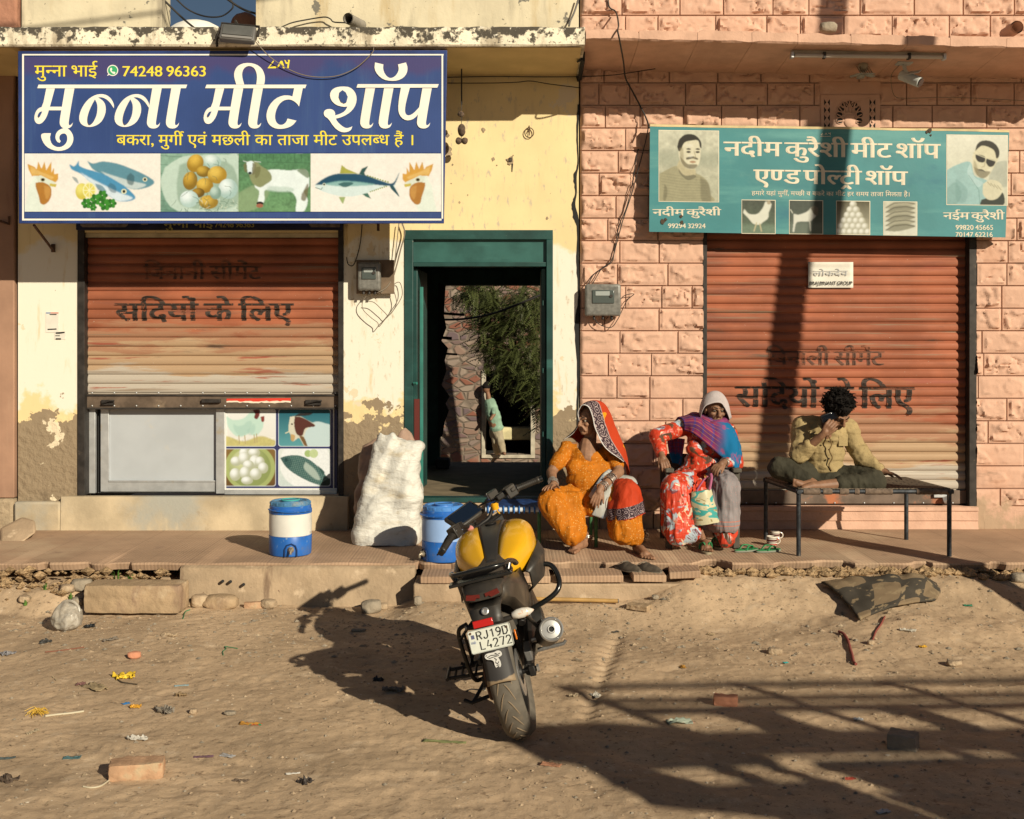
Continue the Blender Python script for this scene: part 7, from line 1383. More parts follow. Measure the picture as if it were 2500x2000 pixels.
# ---------------------------------------------------------------- cloths
def dots_after(t):
    v = t.new('ShaderNodeTexVoronoi'); t.link(t.coord(), v.inputs['Vector']); v.inputs['Scale'].default_value = 75
    m = t.math('SUBTRACT', 1.0, t.smooth(v.outputs['Distance'], .16, .30)); sp = t.new('ShaderNodeSeparateColor'); t.link(v.outputs['Color'], sp.inputs[0])
    c = t.mix(t.math('MULTIPLY', m, t.smooth(sp.outputs[0], .35, .55)), t.cur, lin((.66, .42, .14))); c = t.mix(t.math('MULTIPLY', m, t.smooth(sp.outputs[1], .80, .86)), c, lin((.10, .06, .03))); t.link(c, t.b.inputs['Base Color'])
m_orange = mat('orange_dotted_cotton', (.43, .132, .005), .75, spec=.25, vary=.12, vscale=8, bump=[((24, 24, 5), .5, .02, 2.0), ((7, 7, 20), .35, .02, 2.0), (300, .1, .001)], after=dots_after)
def swirl(t, uvscale, kind):
    w = t.new('ShaderNodeTexWave', wave_type='RINGS', rings_direction='SPHERICAL'); v = t.new('ShaderNodeTexVoronoi'); t.link(t.coord(kind), v.inputs['Vector']); v.inputs['Scale'].default_value = uvscale
    return t.math('GREATER_THAN', t.math('SINE', t.math('MULTIPLY', v.outputs['Distance'], 26.0)), .45)
def veil_after(t):
    u = t.sep('UV'); border = t.math('SUBTRACT', 1.0, t.smooth(u[0], .345, .355)); trim = t.math('SUBTRACT', 1.0, t.smooth(u[0], .022, .030))
    mp = t.new('ShaderNodeMapping'); t.link(t.coord('UV'), mp.inputs[0]); mp.inputs[3].default_value = (6, 16, 1); v = t.new('ShaderNodeTexVoronoi'); v.inputs['Randomness'].default_value = .35; t.link(mp.outputs[0], v.inputs['Vector']); v.inputs['Scale'].default_value = 1
    sw = t.smooth(t.math('SINE', t.math('MULTIPLY', v.outputs['Distance'], 21.0)), .55, .8)
    n = t.noise((1.2, 5, 1), 2, 'UV'); f = t.smooth(n, .52, .55); red = t.mix(f, lin((.42, .042, .010)), lin((.66, .27, .008)))
    b = t.mix(sw, lin((.040, .022, .030)), lin((.36, .28, .27))); c = t.mix(border, red, b); c = t.mix(trim, c, lin((.62, .60, .58))); e = t.math('MULTIPLY', t.smooth(u[0], .325, .335), border); c = t.mix(e, c, lin((.36, .28, .27))); t.link(c, t.b.inputs['Base Color'])
m_veil = mat('red_veil_with_border', (.45, .05, .01), .75, spec=.25, after=veil_after, bump=[(260, .12, .001)])
def legwrap_after(t):
    z = t.sep()[2]; x = t.sep()[0]; zz = t.math('SUBTRACT', z, t.math('MULTIPLY', x, .22)); mp = t.new('ShaderNodeTexVoronoi'); t.link(t.coord(), mp.inputs['Vector']); mp.inputs['Scale'].default_value = 20
    sw = t.smooth(t.math('SINE', t.math('MULTIPLY', mp.outputs['Distance'], 24.0)), .55, .8); band = t.math('MULTIPLY', t.smooth(zz, .375, .381), t.math('SUBTRACT', 1.0, t.smooth(zz, .462, .468)))
    c = t.mix(band, t.cur, t.mix(sw, lin((.035, .020, .028)), lin((.30, .23, .23)))); t.link(c, t.b.inputs['Base Color'])
m_redwrap = mat('red_leg_drape', (.42, .040, .010), .75, spec=.25, vary=.12, after=legwrap_after, bump=[((24, 24, 4), .45, .02, 2.0), (260, .12, .001)])
m_towel = mat('grey_striped_towel', (.40, .40, .37), .9, vary=.15, layers=[((.20, .24, .30), (14, 14, 3), .54, .62)], bump=[((150, 150, 20), .3, .003)])
def floral_after(t):
    n = t.noise(4.2, 3, 'Object', .5, 1.8); m = t.noise(8, 5, 'Object', .6, 2.4); k = t.noise((30, 30, 6), 4)
    c = t.mix(t.smooth(n, .535, .565), t.cur, t.mix(t.smooth(m, .42, .50), lin((.16, .045, .06)), lin((.38, .46, .52)))); c = t.mix(t.math('MULTIPLY', t.smooth(m, .60, .64), t.smooth(n, .36, .42)), c, lin((.62, .50, .36))); c = t.mix(t.smooth(t.math('SUBTRACT', .44, n), .05, .075), c, lin((.10, .05, .03)))
    c = t.mix(t.math('MULTIPLY', t.smooth(k, .62, .68), .6), c, lin((.60, .30, .18))); t.link(c, t.b.inputs['Base Color'])
m_floral = mat('red_floral_satin', (.50, .045, .018), .42, spec=.45, vary=.10, vscale=5, after=floral_after, bump=[((24, 24, 5), .5, .02, 2.0), ((7, 7, 20), .35, .02, 2.0)])
def shawl_after(t):
    u = t.sep('UV'); a = t.noise((2.2, .15, 1), 2, 'UV'); c = t.mix(t.smooth(u[1], .50, .70), lin((.13, .035, .135)), lin((.006, .125, .28)))
    blu = t.math('SUBTRACT', 1.0, t.smooth(u[1], .48, .62)); s1 = t.smooth(t.math('SINE', t.math('MULTIPLY', u[0], 22.0)), .3, .7); c = t.mix(t.math('MULTIPLY', t.math('MULTIPLY', s1, .75), blu), c, lin((.30, .03, .10))); s2 = t.smooth(t.math('SINE', t.math('ADD', t.math('MULTIPLY', u[1], 40.0), 1.0)), .72, .9); c = t.mix(t.math('MULTIPLY', t.math('MULTIPLY', s2, .6), blu), c, lin((.05, .06, .28)))
    s3 = t.smooth(t.math('SINE', t.math('MULTIPLY', u[0], 68.0)), .93, .98); c = t.mix(t.math('MULTIPLY', t.math('MULTIPLY', s3, .8), blu), c, lin((.55, .22, .03))); g = t.smooth(t.noise((4, 5, 1), 4, 'UV'), .58, .66); c = t.mix(t.math('MULTIPLY', g, .6), c, lin((.36, .04, .10))); t.link(c, t.b.inputs['Base Color'])
m_shawl = mat('purple_and_blue_shawl', (.2, .05, .2), .85, spec=.2, after=shawl_after, bump=[(260, .2, .001)])
def grey_after(t):
    z = t.sep()[2]; s = t.smooth(t.math('SINE', t.math('MULTIPLY', z, 190.0)), .6, .9); band = t.math('MULTIPLY', t.smooth(z, .47, .475), t.math('SUBTRACT', 1.0, t.smooth(z, .55, .555))); c = t.mix(t.math('MULTIPLY', band, s), t.cur, lin((.42, .16, .12)))
    v = t.new('ShaderNodeTexVoronoi'); t.link(t.coord(), v.inputs['Vector']); v.inputs['Scale'].default_value = 60; c = t.mix(t.math('SUBTRACT', 1.0, t.smooth(v.outputs['Distance'], .12, .2)), c, lin((.40, .20, .19))); t.link(c, t.b.inputs['Base Color'])
m_greydrape = mat('grey_printed_drape', (.22, .195, .20), .7, spec=.3, vary=.15, after=grey_after, bump=[((26, 26, 4), .5, .02, 2.0)])
m_scarf = mat('pale_lilac_scarf', (.42, .37, .37), .85, vary=.1, layers=[((.30, .20, .20), 55, .60, .68)], bump=[(240, .15, .001)])
m_shirt = mat('mustard_speckled_shirt', (.34, .255, .125), .85, spec=.2, vary=.1, layers=[((.16, .10, .045), 130, .60, .66), ((.12, .075, .035), 42, .68, .72)], bump=[((9, 9, 22), .5, .02, 2.0), ((22, 22, 8), .3, .015, 2.0), (280, .12, .001)])
m_trouser = mat('dark_olive_trousers', (.042, .038, .025), .85, spec=.25, vary=.2, bump=[((20, 9, 14), .5, .02, 2.0), (260, .12, .001)])

# ---------------------------------------------------------------- woman in orange
wa = thing('person', 'seated woman in orange dotted dress and bordered red veil, looking left', 'person', (.64, -.7, .3), 'people sitting outside the shops')
O_ = Vector(wa.location)
class LB(MB):                                            # builder working in world space, stored relative to a root
    def __init__(s, o): super().__init__(); s.o = o
def rel(o, root): o.location = o.location-Vector(root.location); return o
def W(me_name, mb, vox, it, m, root, wr=None, post=None, smooth=60):
    me = remesh(mb, vox, it, me_name)
    if wr: 
        for w in (wr if isinstance(wr, list) else [wr]): wrinkle(me, *w)
    if post: post(me)
    return rel(put(me_name, me, m, root, smooth), root)
RA = R3(0, 0, -52) @ R3(4, 0, 0); HA = P(1438, 1026, -.75)
b = MB(); head(b, HA, RA, .98, True, P(1440, 1078, -.70))
b.ell(P(1434, 1118, -.72), (.135, .10, .11)); b.cap(P(1388, 1095, -.70), P(1488, 1100, -.69), .055); b.ell(P(1434, 1170, -.72), (.14, .12, .11)); b.ell(P(1436, 1208, -.66), (.15, .12, .11)); b.cap(P(1436, 1085, -.73), P(1434, 1115, -.76), .07, .09)
eR, wR = P(1346, 1154, -.84), P(1352, 1184, -1.06); b.chain([P(1384, 1094, -.71), eR, wR], [.050, .042, .027]); hand(b, wR, P(1330, 1192, -1.20)-wR, (.1, -.2, -1), 1, .95, (8, 12, 10), 9, 55)
eL, wL = P(1511, 1152, -.84), P(1466, 1194, -1.06); b.chain([P(1494, 1104, -.69), eL, wL], [.050, .044, .028]); hand(b, wL, P(1446, 1240, -1.13)-wL, (.3, .9, -.1), 1, .98, (14, 18, 14), 4, 30)
fRa = G(1432, 1336, .302); fRt = G(1392, 1353, .302); fLa = G(1552, 1347, .302); fLt = G(1586, 1368, .302)
b.chain([P(1415, 1205, -.72), P(1350, 1225, -1.03), fRa+Vector((0, 0, .07))], [.09, .06, .040]); foot(b, fRa, fRt); b.chain([P(1465, 1205, -.72), P(1530, 1205, -1.03), fLa+Vector((0, 0, .07))], [.09, .06, .040]); foot(b, fLa, fLt)
W('body', b, .0048, 2, m_skin1, wa)
for o in [x for x in COL.objects if False]: pass
def bits(root, c, R, s=1.0, brow=None):
    before = set(COL.objects); face_bits(root, c, R, s, brow)
    for o in set(COL.objects)-before:
        if o.parent is root: rel(o, root)
bits(wa, HA, RA, .98)
rel(MB().ell(HA+RA @ Vector((.0125, -.112, -.030)), .0036).obj('nose_stud', m_gold, wa), wa)
b = MB(); b.ell(P(1434, 1120, -.73), (.150, .115, .115)); b.cap(P(1388, 1098, -.71), P(1488, 1103, -.70), .060); b.ell(P(1406, 1143, -.80), (.085, .068, .075)); b.ell(P(1464, 1144, -.79), (.085, .068, .075)); b.ell(P(1434, 1150, -.76), (.165, .125, .11)); b.ell(P(1434, 1174, -.77), (.172, .150, .125)); b.ell(P(1434, 1198, -.77), (.178, .155, .10))
s0, s1 = P(1384, 1095, -.71), P(1494, 1104, -.69); b.cap(s0, s0*.33+eR*.67, .066, .059); b.cap(s1, s1*.36+eL*.64, .066, .061)
W('blouse', b, .008, 4, m_orange, wa, [(.009, (2.5, 2.5, 12), 3), (.005, (9, 9, 14), 5)], lambda me: cutpoly(me, [(1406, 1078), (1409, 1092), (1420, 1106), (1433, 1116), (1446, 1110), (1462, 1098), (1474, 1088), (1470, 1060), (1440, 1050)], -.66))
b = MB(); b.cap(P(1415, 1212, -.74), P(1348, 1226, -1.06), .125, .098); b.cap(P(1346, 1228, -1.06), P(1396, 1310, -1.13), .108, .070); b.cap(P(1385, 1225, -.98), P(1404, 1298, -1.10), .105, .085); b.cap(P(1400, 1225, -.95), P(1412, 1290, -1.05), .09, .07)
b.cap(P(1465, 1210, -.74), P(1528, 1208, -1.04), .120, .098); b.cap(P(1528, 1212, -1.05), P(1524, 1300, -1.16), .104, .104); b.cap(P(1508, 1225, -1.0), P(1516, 1302, -1.12), .10, .09); b.cap(P(1536, 1230, -1.05), P(1545, 1306, -1.14), .09, .085)
b.ell(P(1436, 1216, -.72), (.19, .17, .12)); b.cap(P(1436, 1222, -.85), P(1440, 1238, -.98), .13, .075)
def floor_it(me): c = getco(me); c[:, 2] = np.maximum(c[:, 2], .335); setco(me, c)
W('skirt', b, .009, 4, m_orange, wa, [(.020, (9, 9, 1.5), 11), (.008, (18, 18, 3), 12)], floor_it)
b = MB(); b.cap(P(1485, 1205, -.80), P(1530, 1203, -1.04), .115, .110); b.cap(P(1530, 1207, -1.05), P(1527, 1262, -1.13), .116, .116); b.cap(P(1508, 1220, -1.0), P(1512, 1262, -1.10), .105, .10); b.cap(P(1543, 1222, -1.03), P(1548, 1262, -1.10), .09, .09)
W('leg_drape', b, .009, 4, m_redwrap, wa, (.014, (9, 9, 1.8), 14), lambda me: keepz(me, lambda c: c.z-.22*c.x > .372 and c.y < -.80))
p3 = lambda a: [P(*k) for k in a]
E_ = [(1374, 1074, -.70), (1400, 1057, -.74), (1413, 1036, -.79), (1411, 1008, -.83), (1420, 991, -.855), (1436, 994, -.87), (1446, 1016, -.885), (1451, 1040, -.88), (1458, 1060, -.87), (1469, 1083, -.88), (1489, 1105, -.88), (1522, 1127, -.86)]
Bd = [(1384, 1068, -.62), (1408, 1045, -.62), (1416, 1012, -.66), (1420, 990, -.73), (1437, 980.5, -.77), (1459, 984, -.81), (1470, 1012, -.82), (1477, 1037, -.81), (1487, 1066, -.80), (1501, 1092, -.81), (1512, 1108, -.80), (1529, 1131, -.78)]
Mc = [(1400, 1072, -.54), (1420, 1045, -.52), (1430, 1008, -.54), (1438, 985, -.60), (1455, 978, -.65), (1474, 984, -.69), (1486, 1003, -.68), (1495, 1024, -.67), (1506, 1049, -.66), (1519, 1078, -.67), (1528, 1102, -.67), (1537, 1152, -.66)]
Bk = [(1415, 1090, -.56), (1432, 1060, -.53), (1442, 1030, -.53), (1450, 1005, -.53), (1462, 995, -.55), (1474, 1000, -.57), (1484, 1020, -.57), (1490, 1045, -.56), (1500, 1070, -.55), (1512, 1095, -.55), (1522, 1120, -.55), (1533, 1165, -.56)]
vl = sheet('veil', [p3(r) for r in zip(E_, Bd, Mc, Bk)], m_veil, wa, 8, 6, .006, (6, 6, 6), 21, .004); rel(vl, wa)
tw = sheet('towel', [p3(r) for r in ([(1438, 1212, -.98), (1448, 1192, -.96), (1470, 1160, -.90), (1486, 1146, -.84)], [(1446, 1222, -1.03), (1458, 1206, -1.02), (1486, 1178, -.95), (1520, 1160, -.82)], [(1452, 1240, -1.06), (1468, 1228, -1.07), (1500, 1185, -1.0), (1546, 1165, -.85)], [(1444, 1258, -1.06), (1480, 1264, -1.08), (1484, 1215, -1.06), (1557, 1182, -.92)])], m_towel, wa, 7, 7, .006, (9, 9, 9), 23, .008); rel(tw, wa)
for a, c_, r, k in ((wR+(eR-wR)*.06, wR+(eR-wR)*.34, .036, 6), (wL+(eL-wL)*.06, wL+(eL-wL)*.22, .036, 4), (wL+(eL-wL)*.42, wL+(eL-wL)*.62, .044, 5)): rel(bangles('bangles', wa, a, c_, r, k, m_silverj), wa)
for f, d in ((fRa, Vector((.1, .3, 1))), (fLa, Vector((0, .2, 1)))):
    b = MB(); ring_(b, f+Vector((0, 0, .075)), d, .047, .006); ring_(b, f+Vector((0, 0, .088)), d, .047, .005); rel(b.obj('anklet', m_silverj, wa, 60), wa)

# ---------------------------------------------------------------- woman in the red floral dress
wb = thing('person', 'seated woman in red floral dress, pale head scarf and blue-purple shawl', 'person', (1.65, -.72, .3), 'people sitting outside the shops')
RB = R3(0, 0, 10) @ R3(6, 3, 0); HB = P(1746, 1001, -.78)
b = MB(); head(b, HB, RB, .97, True, P(1738, 1045, -.72)); b.ell(P(1722, 1085, -.72), (.14, .11, .14)); b.cap(P(1672, 1042, -.70), P(1778, 1052, -.70), .06); b.ell(P(1720, 1130, -.72), (.15, .12, .12)); b.ell(P(1718, 1165, -.70), (.16, .13, .10))
eR, wR = P(1604, 1064, -.76), P(1616, 1112, -.92); b.chain([P(1672, 1042, -.70), eR, wR], [.052, .042, .027]); hand(b, wR, P(1628, 1144, -1.02)-wR, (.2, .5, -.9), -1, .95, (20, 30, 20), 5, 25)
eL, wL = P(1796, 1130, -.80), P(1766, 1130, -1.00); b.chain([P(1778, 1052, -.70), eL, wL], [.052, .044, .028]); hand(b, wL, P(1726, 1158, -1.12)-wL, (-.1, .3, -1), 1, .98, (25, 40, 30), 4, 25)
fa = Vector((P(1718, 1330, -1.0).x, -1.02, .318)); ft = Vector((fa.x-.01, -1.24, .318)); fb = Vector((P(1752, 1300, -.85).x, -.82, .318)); fbt = fb+Vector((-.02, -.2, 0))
b.chain([P(1690, 1165, -.72), P(1655, 1190, -1.05), fa+Vector((-.02, .02, .08))], [.09, .06, .04]); foot(b, fa, ft, 1.0); b.chain([P(1745, 1165, -.72), P(1770, 1190, -1.03), fb+Vector((0, .02, .08))], [.09, .06, .04]); foot(b, fb, fbt, 1.0)
W('body', b, .0048, 2, m_skin2, wb); bits(wb, HB, RB, .97)
b = MB(); b.ell(P(1722, 1082, -.73), (.155, .125, .15)); b.cap(P(1672, 1042, -.71), P(1778, 1052, -.71), .066); b.ell(P(1696, 1096, -.83), (.075, .06, .07)); b.ell(P(1746, 1098, -.82), (.075, .06, .07)); b.ell(P(1718, 1128, -.75), (.165, .145, .12)); b.ell(P(1716, 1142, -.76), (.18, .16, .07))
b.chain([P(1672, 1043, -.71), eR, P(1614, 1104, -.88)], [.072, .062, .048]); b.chain([P(1778, 1054, -.71), eL, P(1776, 1130, -.95)], [.07, .062, .050])
W('tunic', b, .008, 4, m_floral, wb, [(.012, (4, 4, 12), 31), (.006, (12, 12, 16), 32)])
b = MB(); b.cap(P(1690, 1170, -.74), P(1650, 1192, -1.05), .125, .112); b.cap(P(1650, 1196, -1.06), P(1656, 1300, -1.12), .118, .10); b.cap(P(1668, 1210, -1.05), P(1688, 1300, -1.10), .11, .085); b.cap(P(1640, 1220, -1.02), P(1645, 1290, -1.08), .09, .09); b.ell(P(1716, 1172, -.76), (.20, .17, .11)); b.cap(P(1712, 1185, -.85), P(1712, 1205, -1.0), .12, .06)
b.cap(P(1745, 1170, -.74), P(1770, 1192, -1.03), .12, .105); b.cap(P(1770, 1196, -1.04), P(1772, 1300, -1.05), .10, .085); b.cap(P(1772, 1290, -1.05), P(1774, 1322, -1.10), .085, .06)
W('skirt', b, .009, 4, m_floral, wb, [(.022, (9, 9, 1.5), 33), (.009, (18, 18, 3), 34)], floor_it)
b = MB(); b.cap(P(1742, 1168, -.80), P(1770, 1190, -1.03), .125, .118); b.cap(P(1770, 1194, -1.04), P(1772, 1278, -1.06), .114, .108); b.cap(P(1752, 1205, -1.02), P(1752, 1275, -1.06), .10, .09)
W('leg_drape', b, .009, 4, m_greydrape, wb, [(.020, (9, 9, 1.5), 35), (.007, (18, 18, 3), 36)], lambda me: keepz(me, lambda c: c.z > .44+.02*math.sin(c.x*20) and c.y < -.78))
sr = [([(1646, 1034, -.58), (1656, 1020, -.66), (1668, 1030, -.79), (1670, 1050, -.80)]), ([(1682, 1012, -.60), (1694, 1008, -.72), (1702, 1030, -.85), (1694, 1060, -.87)]), ([(1712, 1010, -.70), (1720, 1022, -.84), (1728, 1048, -.90), (1722, 1082, -.91)]), ([(1752, 1026, -.86), (1762, 1040, -.90), (1764, 1072, -.93), (1752, 1108, -.93)]), ([(1780, 1034, -.74), (1790, 1052, -.84), (1797, 1090, -.92), (1782, 1130, -.96)]), ([(1797, 1062, -.66), (1806, 1085, -.76), (1810, 1122, -.88), (1800, 1152, -.95)])]
rel(sheet('shawl', [p3(r) for r in sr], m_shawl, wb, 8, 8, .012, (10, 10, 5), 37, .007), wb)
b = MB(); b.tube(cr(p3([(1714, 1018, -.66), (1718, 1030, -.80), (1738, 1036, -.86), (1760, 1032, -.84), (1772, 1022, -.72), (1745, 1012, -.62), (1714, 1018, -.66)]), 6), .030, 12); b.tube(cr(p3([(1716, 1030, -.68), (1722, 1042, -.83), (1742, 1048, -.88), (1766, 1042, -.84), (1776, 1034, -.72)]), 6), .026, 12)
W('neck_wrap', b, .007, 2, mat('purple_wrap', (.17, .03, .10), .85, vary=.3, vscale=14, layers=[((.30, .03, .05), (3, 3, 22), .56, .64), ((.06, .04, .20), (4, 4, 14), .6, .7)]), wb, (.008, (8, 8, 20), 38))
rel(sheet('shawl_tail', [p3(r) for r in ([(1628, 1075, -.62), (1650, 1070, -.58), (1672, 1072, -.60)], [(1632, 1100, -.60), (1652, 1100, -.57), (1668, 1105, -.60)], [(1642, 1130, -.66), (1655, 1132, -.62), (1662, 1138, -.66)])], m_shawl, wb, 7, 7, .008, (10, 10, 6), 39, .006), wb)
Es = [(1709, 1026, -.80), (1713, 1006, -.86), (1724, 991, -.885), (1744, 984, -.895), (1762, 986, -.885), (1774, 1003, -.86), (1781, 1025, -.82)]; Ms = [(1706, 1022, -.70), (1709, 990, -.76), (1721, 967, -.78), (1742, 957, -.79), (1763, 963, -.78), (1777, 986, -.76), (1786, 1020, -.73)]; Bs = [(1712, 1028, -.62), (1716, 990, -.64), (1727, 966, -.66), (1745, 958, -.67), (1762, 965, -.66), (1774, 988, -.65), (1780, 1026, -.64)]; Bs2 = [(1722, 1040, -.62), (1728, 1010, -.60), (1736, 985, -.60), (1747, 976, -.60), (1758, 984, -.60), (1766, 1010, -.60), (1772, 1040, -.62)]
rel(sheet('head_scarf', [p3(r) for r in zip(Es, Ms, Bs, Bs2)], m_scarf, wb, 8, 7, .006, (7, 7, 7), 41, .005), wb)
rel(bangles('bangles', wb, wL+(eL-wL)*.05, wL+(eL-wL)*.25, .036, 4, m_silverj), wb)
hp = P(1724, 1160, -1.12); b = MB(); ring_(b, wL+(hp-wL)*1.12+Vector((.012, 0, 0)), (hp-wL), .0125, .003, 12); rel(b.obj('finger_ring', m_gold, wb), wb)
for nm, f, t_ in (('flip_flop', fa, ft), ('flip_flop', fb, fbt)):
    d = (t_-f).normalized(); u = Vector((-d.y, d.x, 0)); c = (f+t_)/2; out = [c+d*math.sin(a)*.128+u*math.cos(a)*.045*(1+.1*math.sin(a)) for a in [2*math.pi*k/26 for k in range(26)]]
    b = MB(); b.loft([[Vector((p.x, p.y, .303)) for p in out], [Vector((p.x, p.y, .319)) for p in out]]); o = b.obj(nm, mat('tan_sole', (.28, .24, .16), .8), wb, 40); rel(o, wb)
    b = MB(); q0 = c+d*.07+Vector((0, 0, .026))
    for s in (-1, 1): b.tube(cr([c-d*.03+u*s*.045, c+u*s*.042+Vector((0, 0, .04)), c+d*.035+u*s*.022+Vector((0, 0, .062)), q0], 5), .010, 6, flat=.4)
    b.obj('toe_strap', MATS['green_strap'], o, 60)
bg_ = thing('cloth_bag', 'teal and cream leaf patterned cloth bag held by the woman in the red dress', 'bag', P(1722, 1240, -1.17))
def bag_after(t):
    mp = t.new('ShaderNodeMapping'); t.link(t.coord(), mp.inputs[0]); mp.inputs[2].default_value = (0, .7, 0); mp.inputs[3].default_value = (7, 5, 16); n = t.new('ShaderNodeTexNoise'); t.link(mp.outputs[0], n.inputs['Vector']); n.inputs['Scale'].default_value = 1; n.inputs['Distortion'].default_value = 1.2; n.inputs['Detail'].default_value = 1
    c = t.mix(t.smooth(n.outputs['Fac'], .50, .53), lin((.50, .46, .30)), lin((.045, .30, .28))); k = t.noise((9, 9, 26), 1, 'Object', .5, 2); c = t.mix(t.smooth(k, .60, .63), c, lin((.26, .21, .10))); t.link(c, t.b.inputs['Base Color'])
m_bag = mat('leaf_print_cloth', (.5, .46, .3), .45, spec=.4, after=bag_after); L0 = Vector(bg_.location); rg = []
for v in np.linspace(0, 1, 16):
    l = P(1688+5*v, 1202+81*v, -1.17)-L0; r = P(1737+19*v, 1194+80*v, -1.17)-L0; th = .012+.045*math.sin(math.pi*min(1, v*.55+.1)); rg.append([l*(1-k)+r*k+Vector((0, s*th*math.sin(math.pi*k)**.7, 0)) for s, ks in ((-1, np.linspace(0, 1, 14)), (1, np.linspace(1, 0, 14)[1:-1])) for k in ks])
mb = MB(); mb.loft(rg, True); me = mb.mesh('bag_body'); wrinkle(me, .007, (9, 9, 9), 43); put('bag_body', me, m_bag, bg_, 60)
for a in ([(1700, 1200, -1.19), (1708, 1186, -1.17), (1718, 1172, -1.14), (1727, 1163, -1.11)], [(1732, 1196, -1.19), (1735, 1180, -1.17), (1737, 1166, -1.14), (1735, 1157, -1.10)]): MB().tube(cr([P(*k)-L0 for k in a], 5), .011, 8, flat=.35).obj('handle', mat('pink_strap', (.46, .13, .24), .7), bg_, 60)

# ---------------------------------------------------------------- man with the phone
mn = thing('person', 'man in mustard shirt sitting cross-legged on the cot, bowed over a phone', 'person', (2.6, -.9, .8), 'people sitting outside the shops')
RM = R3(0, 0, 24) @ R3(44, 0, 0) @ R3(0, -8, 0); HM = P(2046, 1007, -.98)
b = MB(); head(b, HM, RM, 1.03, False, P(2012, 1030, -.80)); b.ell(P(2014, 1062, -.82), (.17, .11, .13)); b.cap(P(1960, 1034, -.80), P(2066, 1040, -.80), .065); b.ell(P(2012, 1110, -.80), (.145, .11, .14)); b.ell(P(2012, 1155, -.80), (.15, .12, .10)); b.cap(P(2014, 1040, -.83), P(2014, 1060, -.88), .06, .07)
eR, wR = P(1950, 1112, -.98), P(2008, 1062, -1.10); b.chain([P(1958, 1038, -.80), eR, wR], [.058, .045, .029]); hand(b, wR, P(2034, 1030, -1.13)-wR, (.55, .8, .2), -1, 1.05, (22, 34, 26), 3, 20)
eL, wL = P(2108, 1124, -.92), P(2152, 1150, -1.04); b.chain([P(2070, 1044, -.80), eL, wL], [.058, .045, .029]); hand(b, wL, P(2204, 1163, -1.10)-wL, (0, -.1, -1), 1, 1.02, (10, 12, 14), 7, 40)
kR, aR, kL, aL = P(1902, 1142, -1.02), P(1985, 1181, -1.17), P(2136, 1174, -1.10), P(2004, 1186, -1.22)
b.chain([P(1990, 1160, -.84), kR, aR], [.085, .058, .040]); b.chain([P(2036, 1160, -.84), kL, aL], [.085, .058, .040])
b.chain([aR, P(1962, 1186, -1.22), P(1944, 1178, -1.24)], [.038, .036, .026]); b.chain([aL, P(1982, 1187, -1.25), P(1962, 1192, -1.27)], [.038, .034, .024])
for k in range(5): b.cap(P(1946-k*.4, 1174+k*3.4, -1.24), P(1938-k*.2, 1171+k*3.6, -1.25), .011-.0007*k, .009)
W('body', b, .0048, 2, m_skin2, mn); bits(mn, HM, RM, 1.03, m_hair)
b = MB(); q = lambda x, y, z: HM+RM @ (Vector((x, y, z))*1.03)
b.ell(q(0, .030, .045), tuple(k*1.03 for k in (.099, .110, .108)), RM); b.ell(q(0, -.03, .095), (.07, .06, .045), RM); b.ell(q(0, .09, -.01), (.065, .045, .07), RM)
rr = random.Random(5)
for k in range(60):
    a, e = rr.uniform(0, 6.28), rr.uniform(-.1, 1.5); d = Vector((math.cos(a)*math.cos(e), math.sin(a)*math.cos(e), math.sin(e))); 
    if d.y < -.55 and d.z < .55: continue
    b.ell(q(d.x*.099, .03+d.y*.108, .05+d.z*.106), (.026, .026, .020), RM, 8, 6)
me = remesh(b, .006, 1, 'hair'); c = getco(me); setco(me, c+getno(me)*(.014*fbm(c*np.array([60, 60, 60]), 3, 3))[:, None]); rel(put('hair', me, m_hair, mn), mn); b = MB()
for k in range(700):
    a, e = rr.uniform(0, 6.28), rr.uniform(-.35, 1.55); d = Vector((math.cos(a)*math.cos(e), math.sin(a)*math.cos(e), math.sin(e)))
    if d.y < -.5 and d.z < .35: continue
    o_ = q(d.x*.110, .03+d.y*.120, .05+d.z*.118); r_ = Vector((rr.gauss(0, 1), rr.gauss(0, 1), rr.gauss(0, 1)))*.0065; n_ = (RM @ d)*.008; b.tube([o_-n_, o_+n_*.6+r_*.5, o_+n_+r_*1.5, o_+n_*.5+r_*2.3], [.006, .0055, .004, .002], 4)
rel(b.obj('hair_tufts', m_hair, mn, 60), mn)
b = MB(); b.ell(q(0, -.088, -.05), (.026, .014, .009), RM); b.ell(q(0, -.055, -.088), (.040, .038, .022), RM); rel(b.obj('beard', mat('short_black_beard', (.025, .018, .014), .9), mn, 60), mn)
b = MB(); b.ell(P(2014, 1064, -.82), (.185, .125, .14)); b.cap(P(1960, 1037, -.80), P(2066, 1043, -.80), .074); b.ell(P(2012, 1110, -.82), (.165, .135, .15)); b.ell(P(2012, 1142, -.84), (.168, .145, .085))
b.chain([P(1958, 1040, -.80), eR, eR+(wR-eR)*.42], [.082, .072, .056]); b.chain([P(2070, 1046, -.80), eL, eL+(wL-eL)*.86], [.082, .076, .052])
W('shirt', b, .008, 4, m_shirt, mn, [(.015, (4, 4, 11), 51), (.008, (9, 9, 15), 52)], lambda me: cutpoly(me, [(2004, 1020), (2006, 1045), (2016, 1064), (2026, 1045), (2030, 1020)], -.84))
b = MB(); pk_ = cr([(2022, 1060, -.965), (2030, 1085, -.985), (2025, 1100, -.99), (2032, 1118, -.99), (2024, 1135, -.99), (2030, 1150, -.985)], 6); b.tube([P(*k) for k in pk_], .005, 6); rel(b.obj('placket', mat('placket_shadow', (.16, .10, .04), .9), mn), mn)
for py in (1078, 1098, 1120, 1140): rel(MB().ell(P(2024, py, -.985), .007).obj('button', mat('brown_button', (.06, .035, .02), .4), mn), mn)
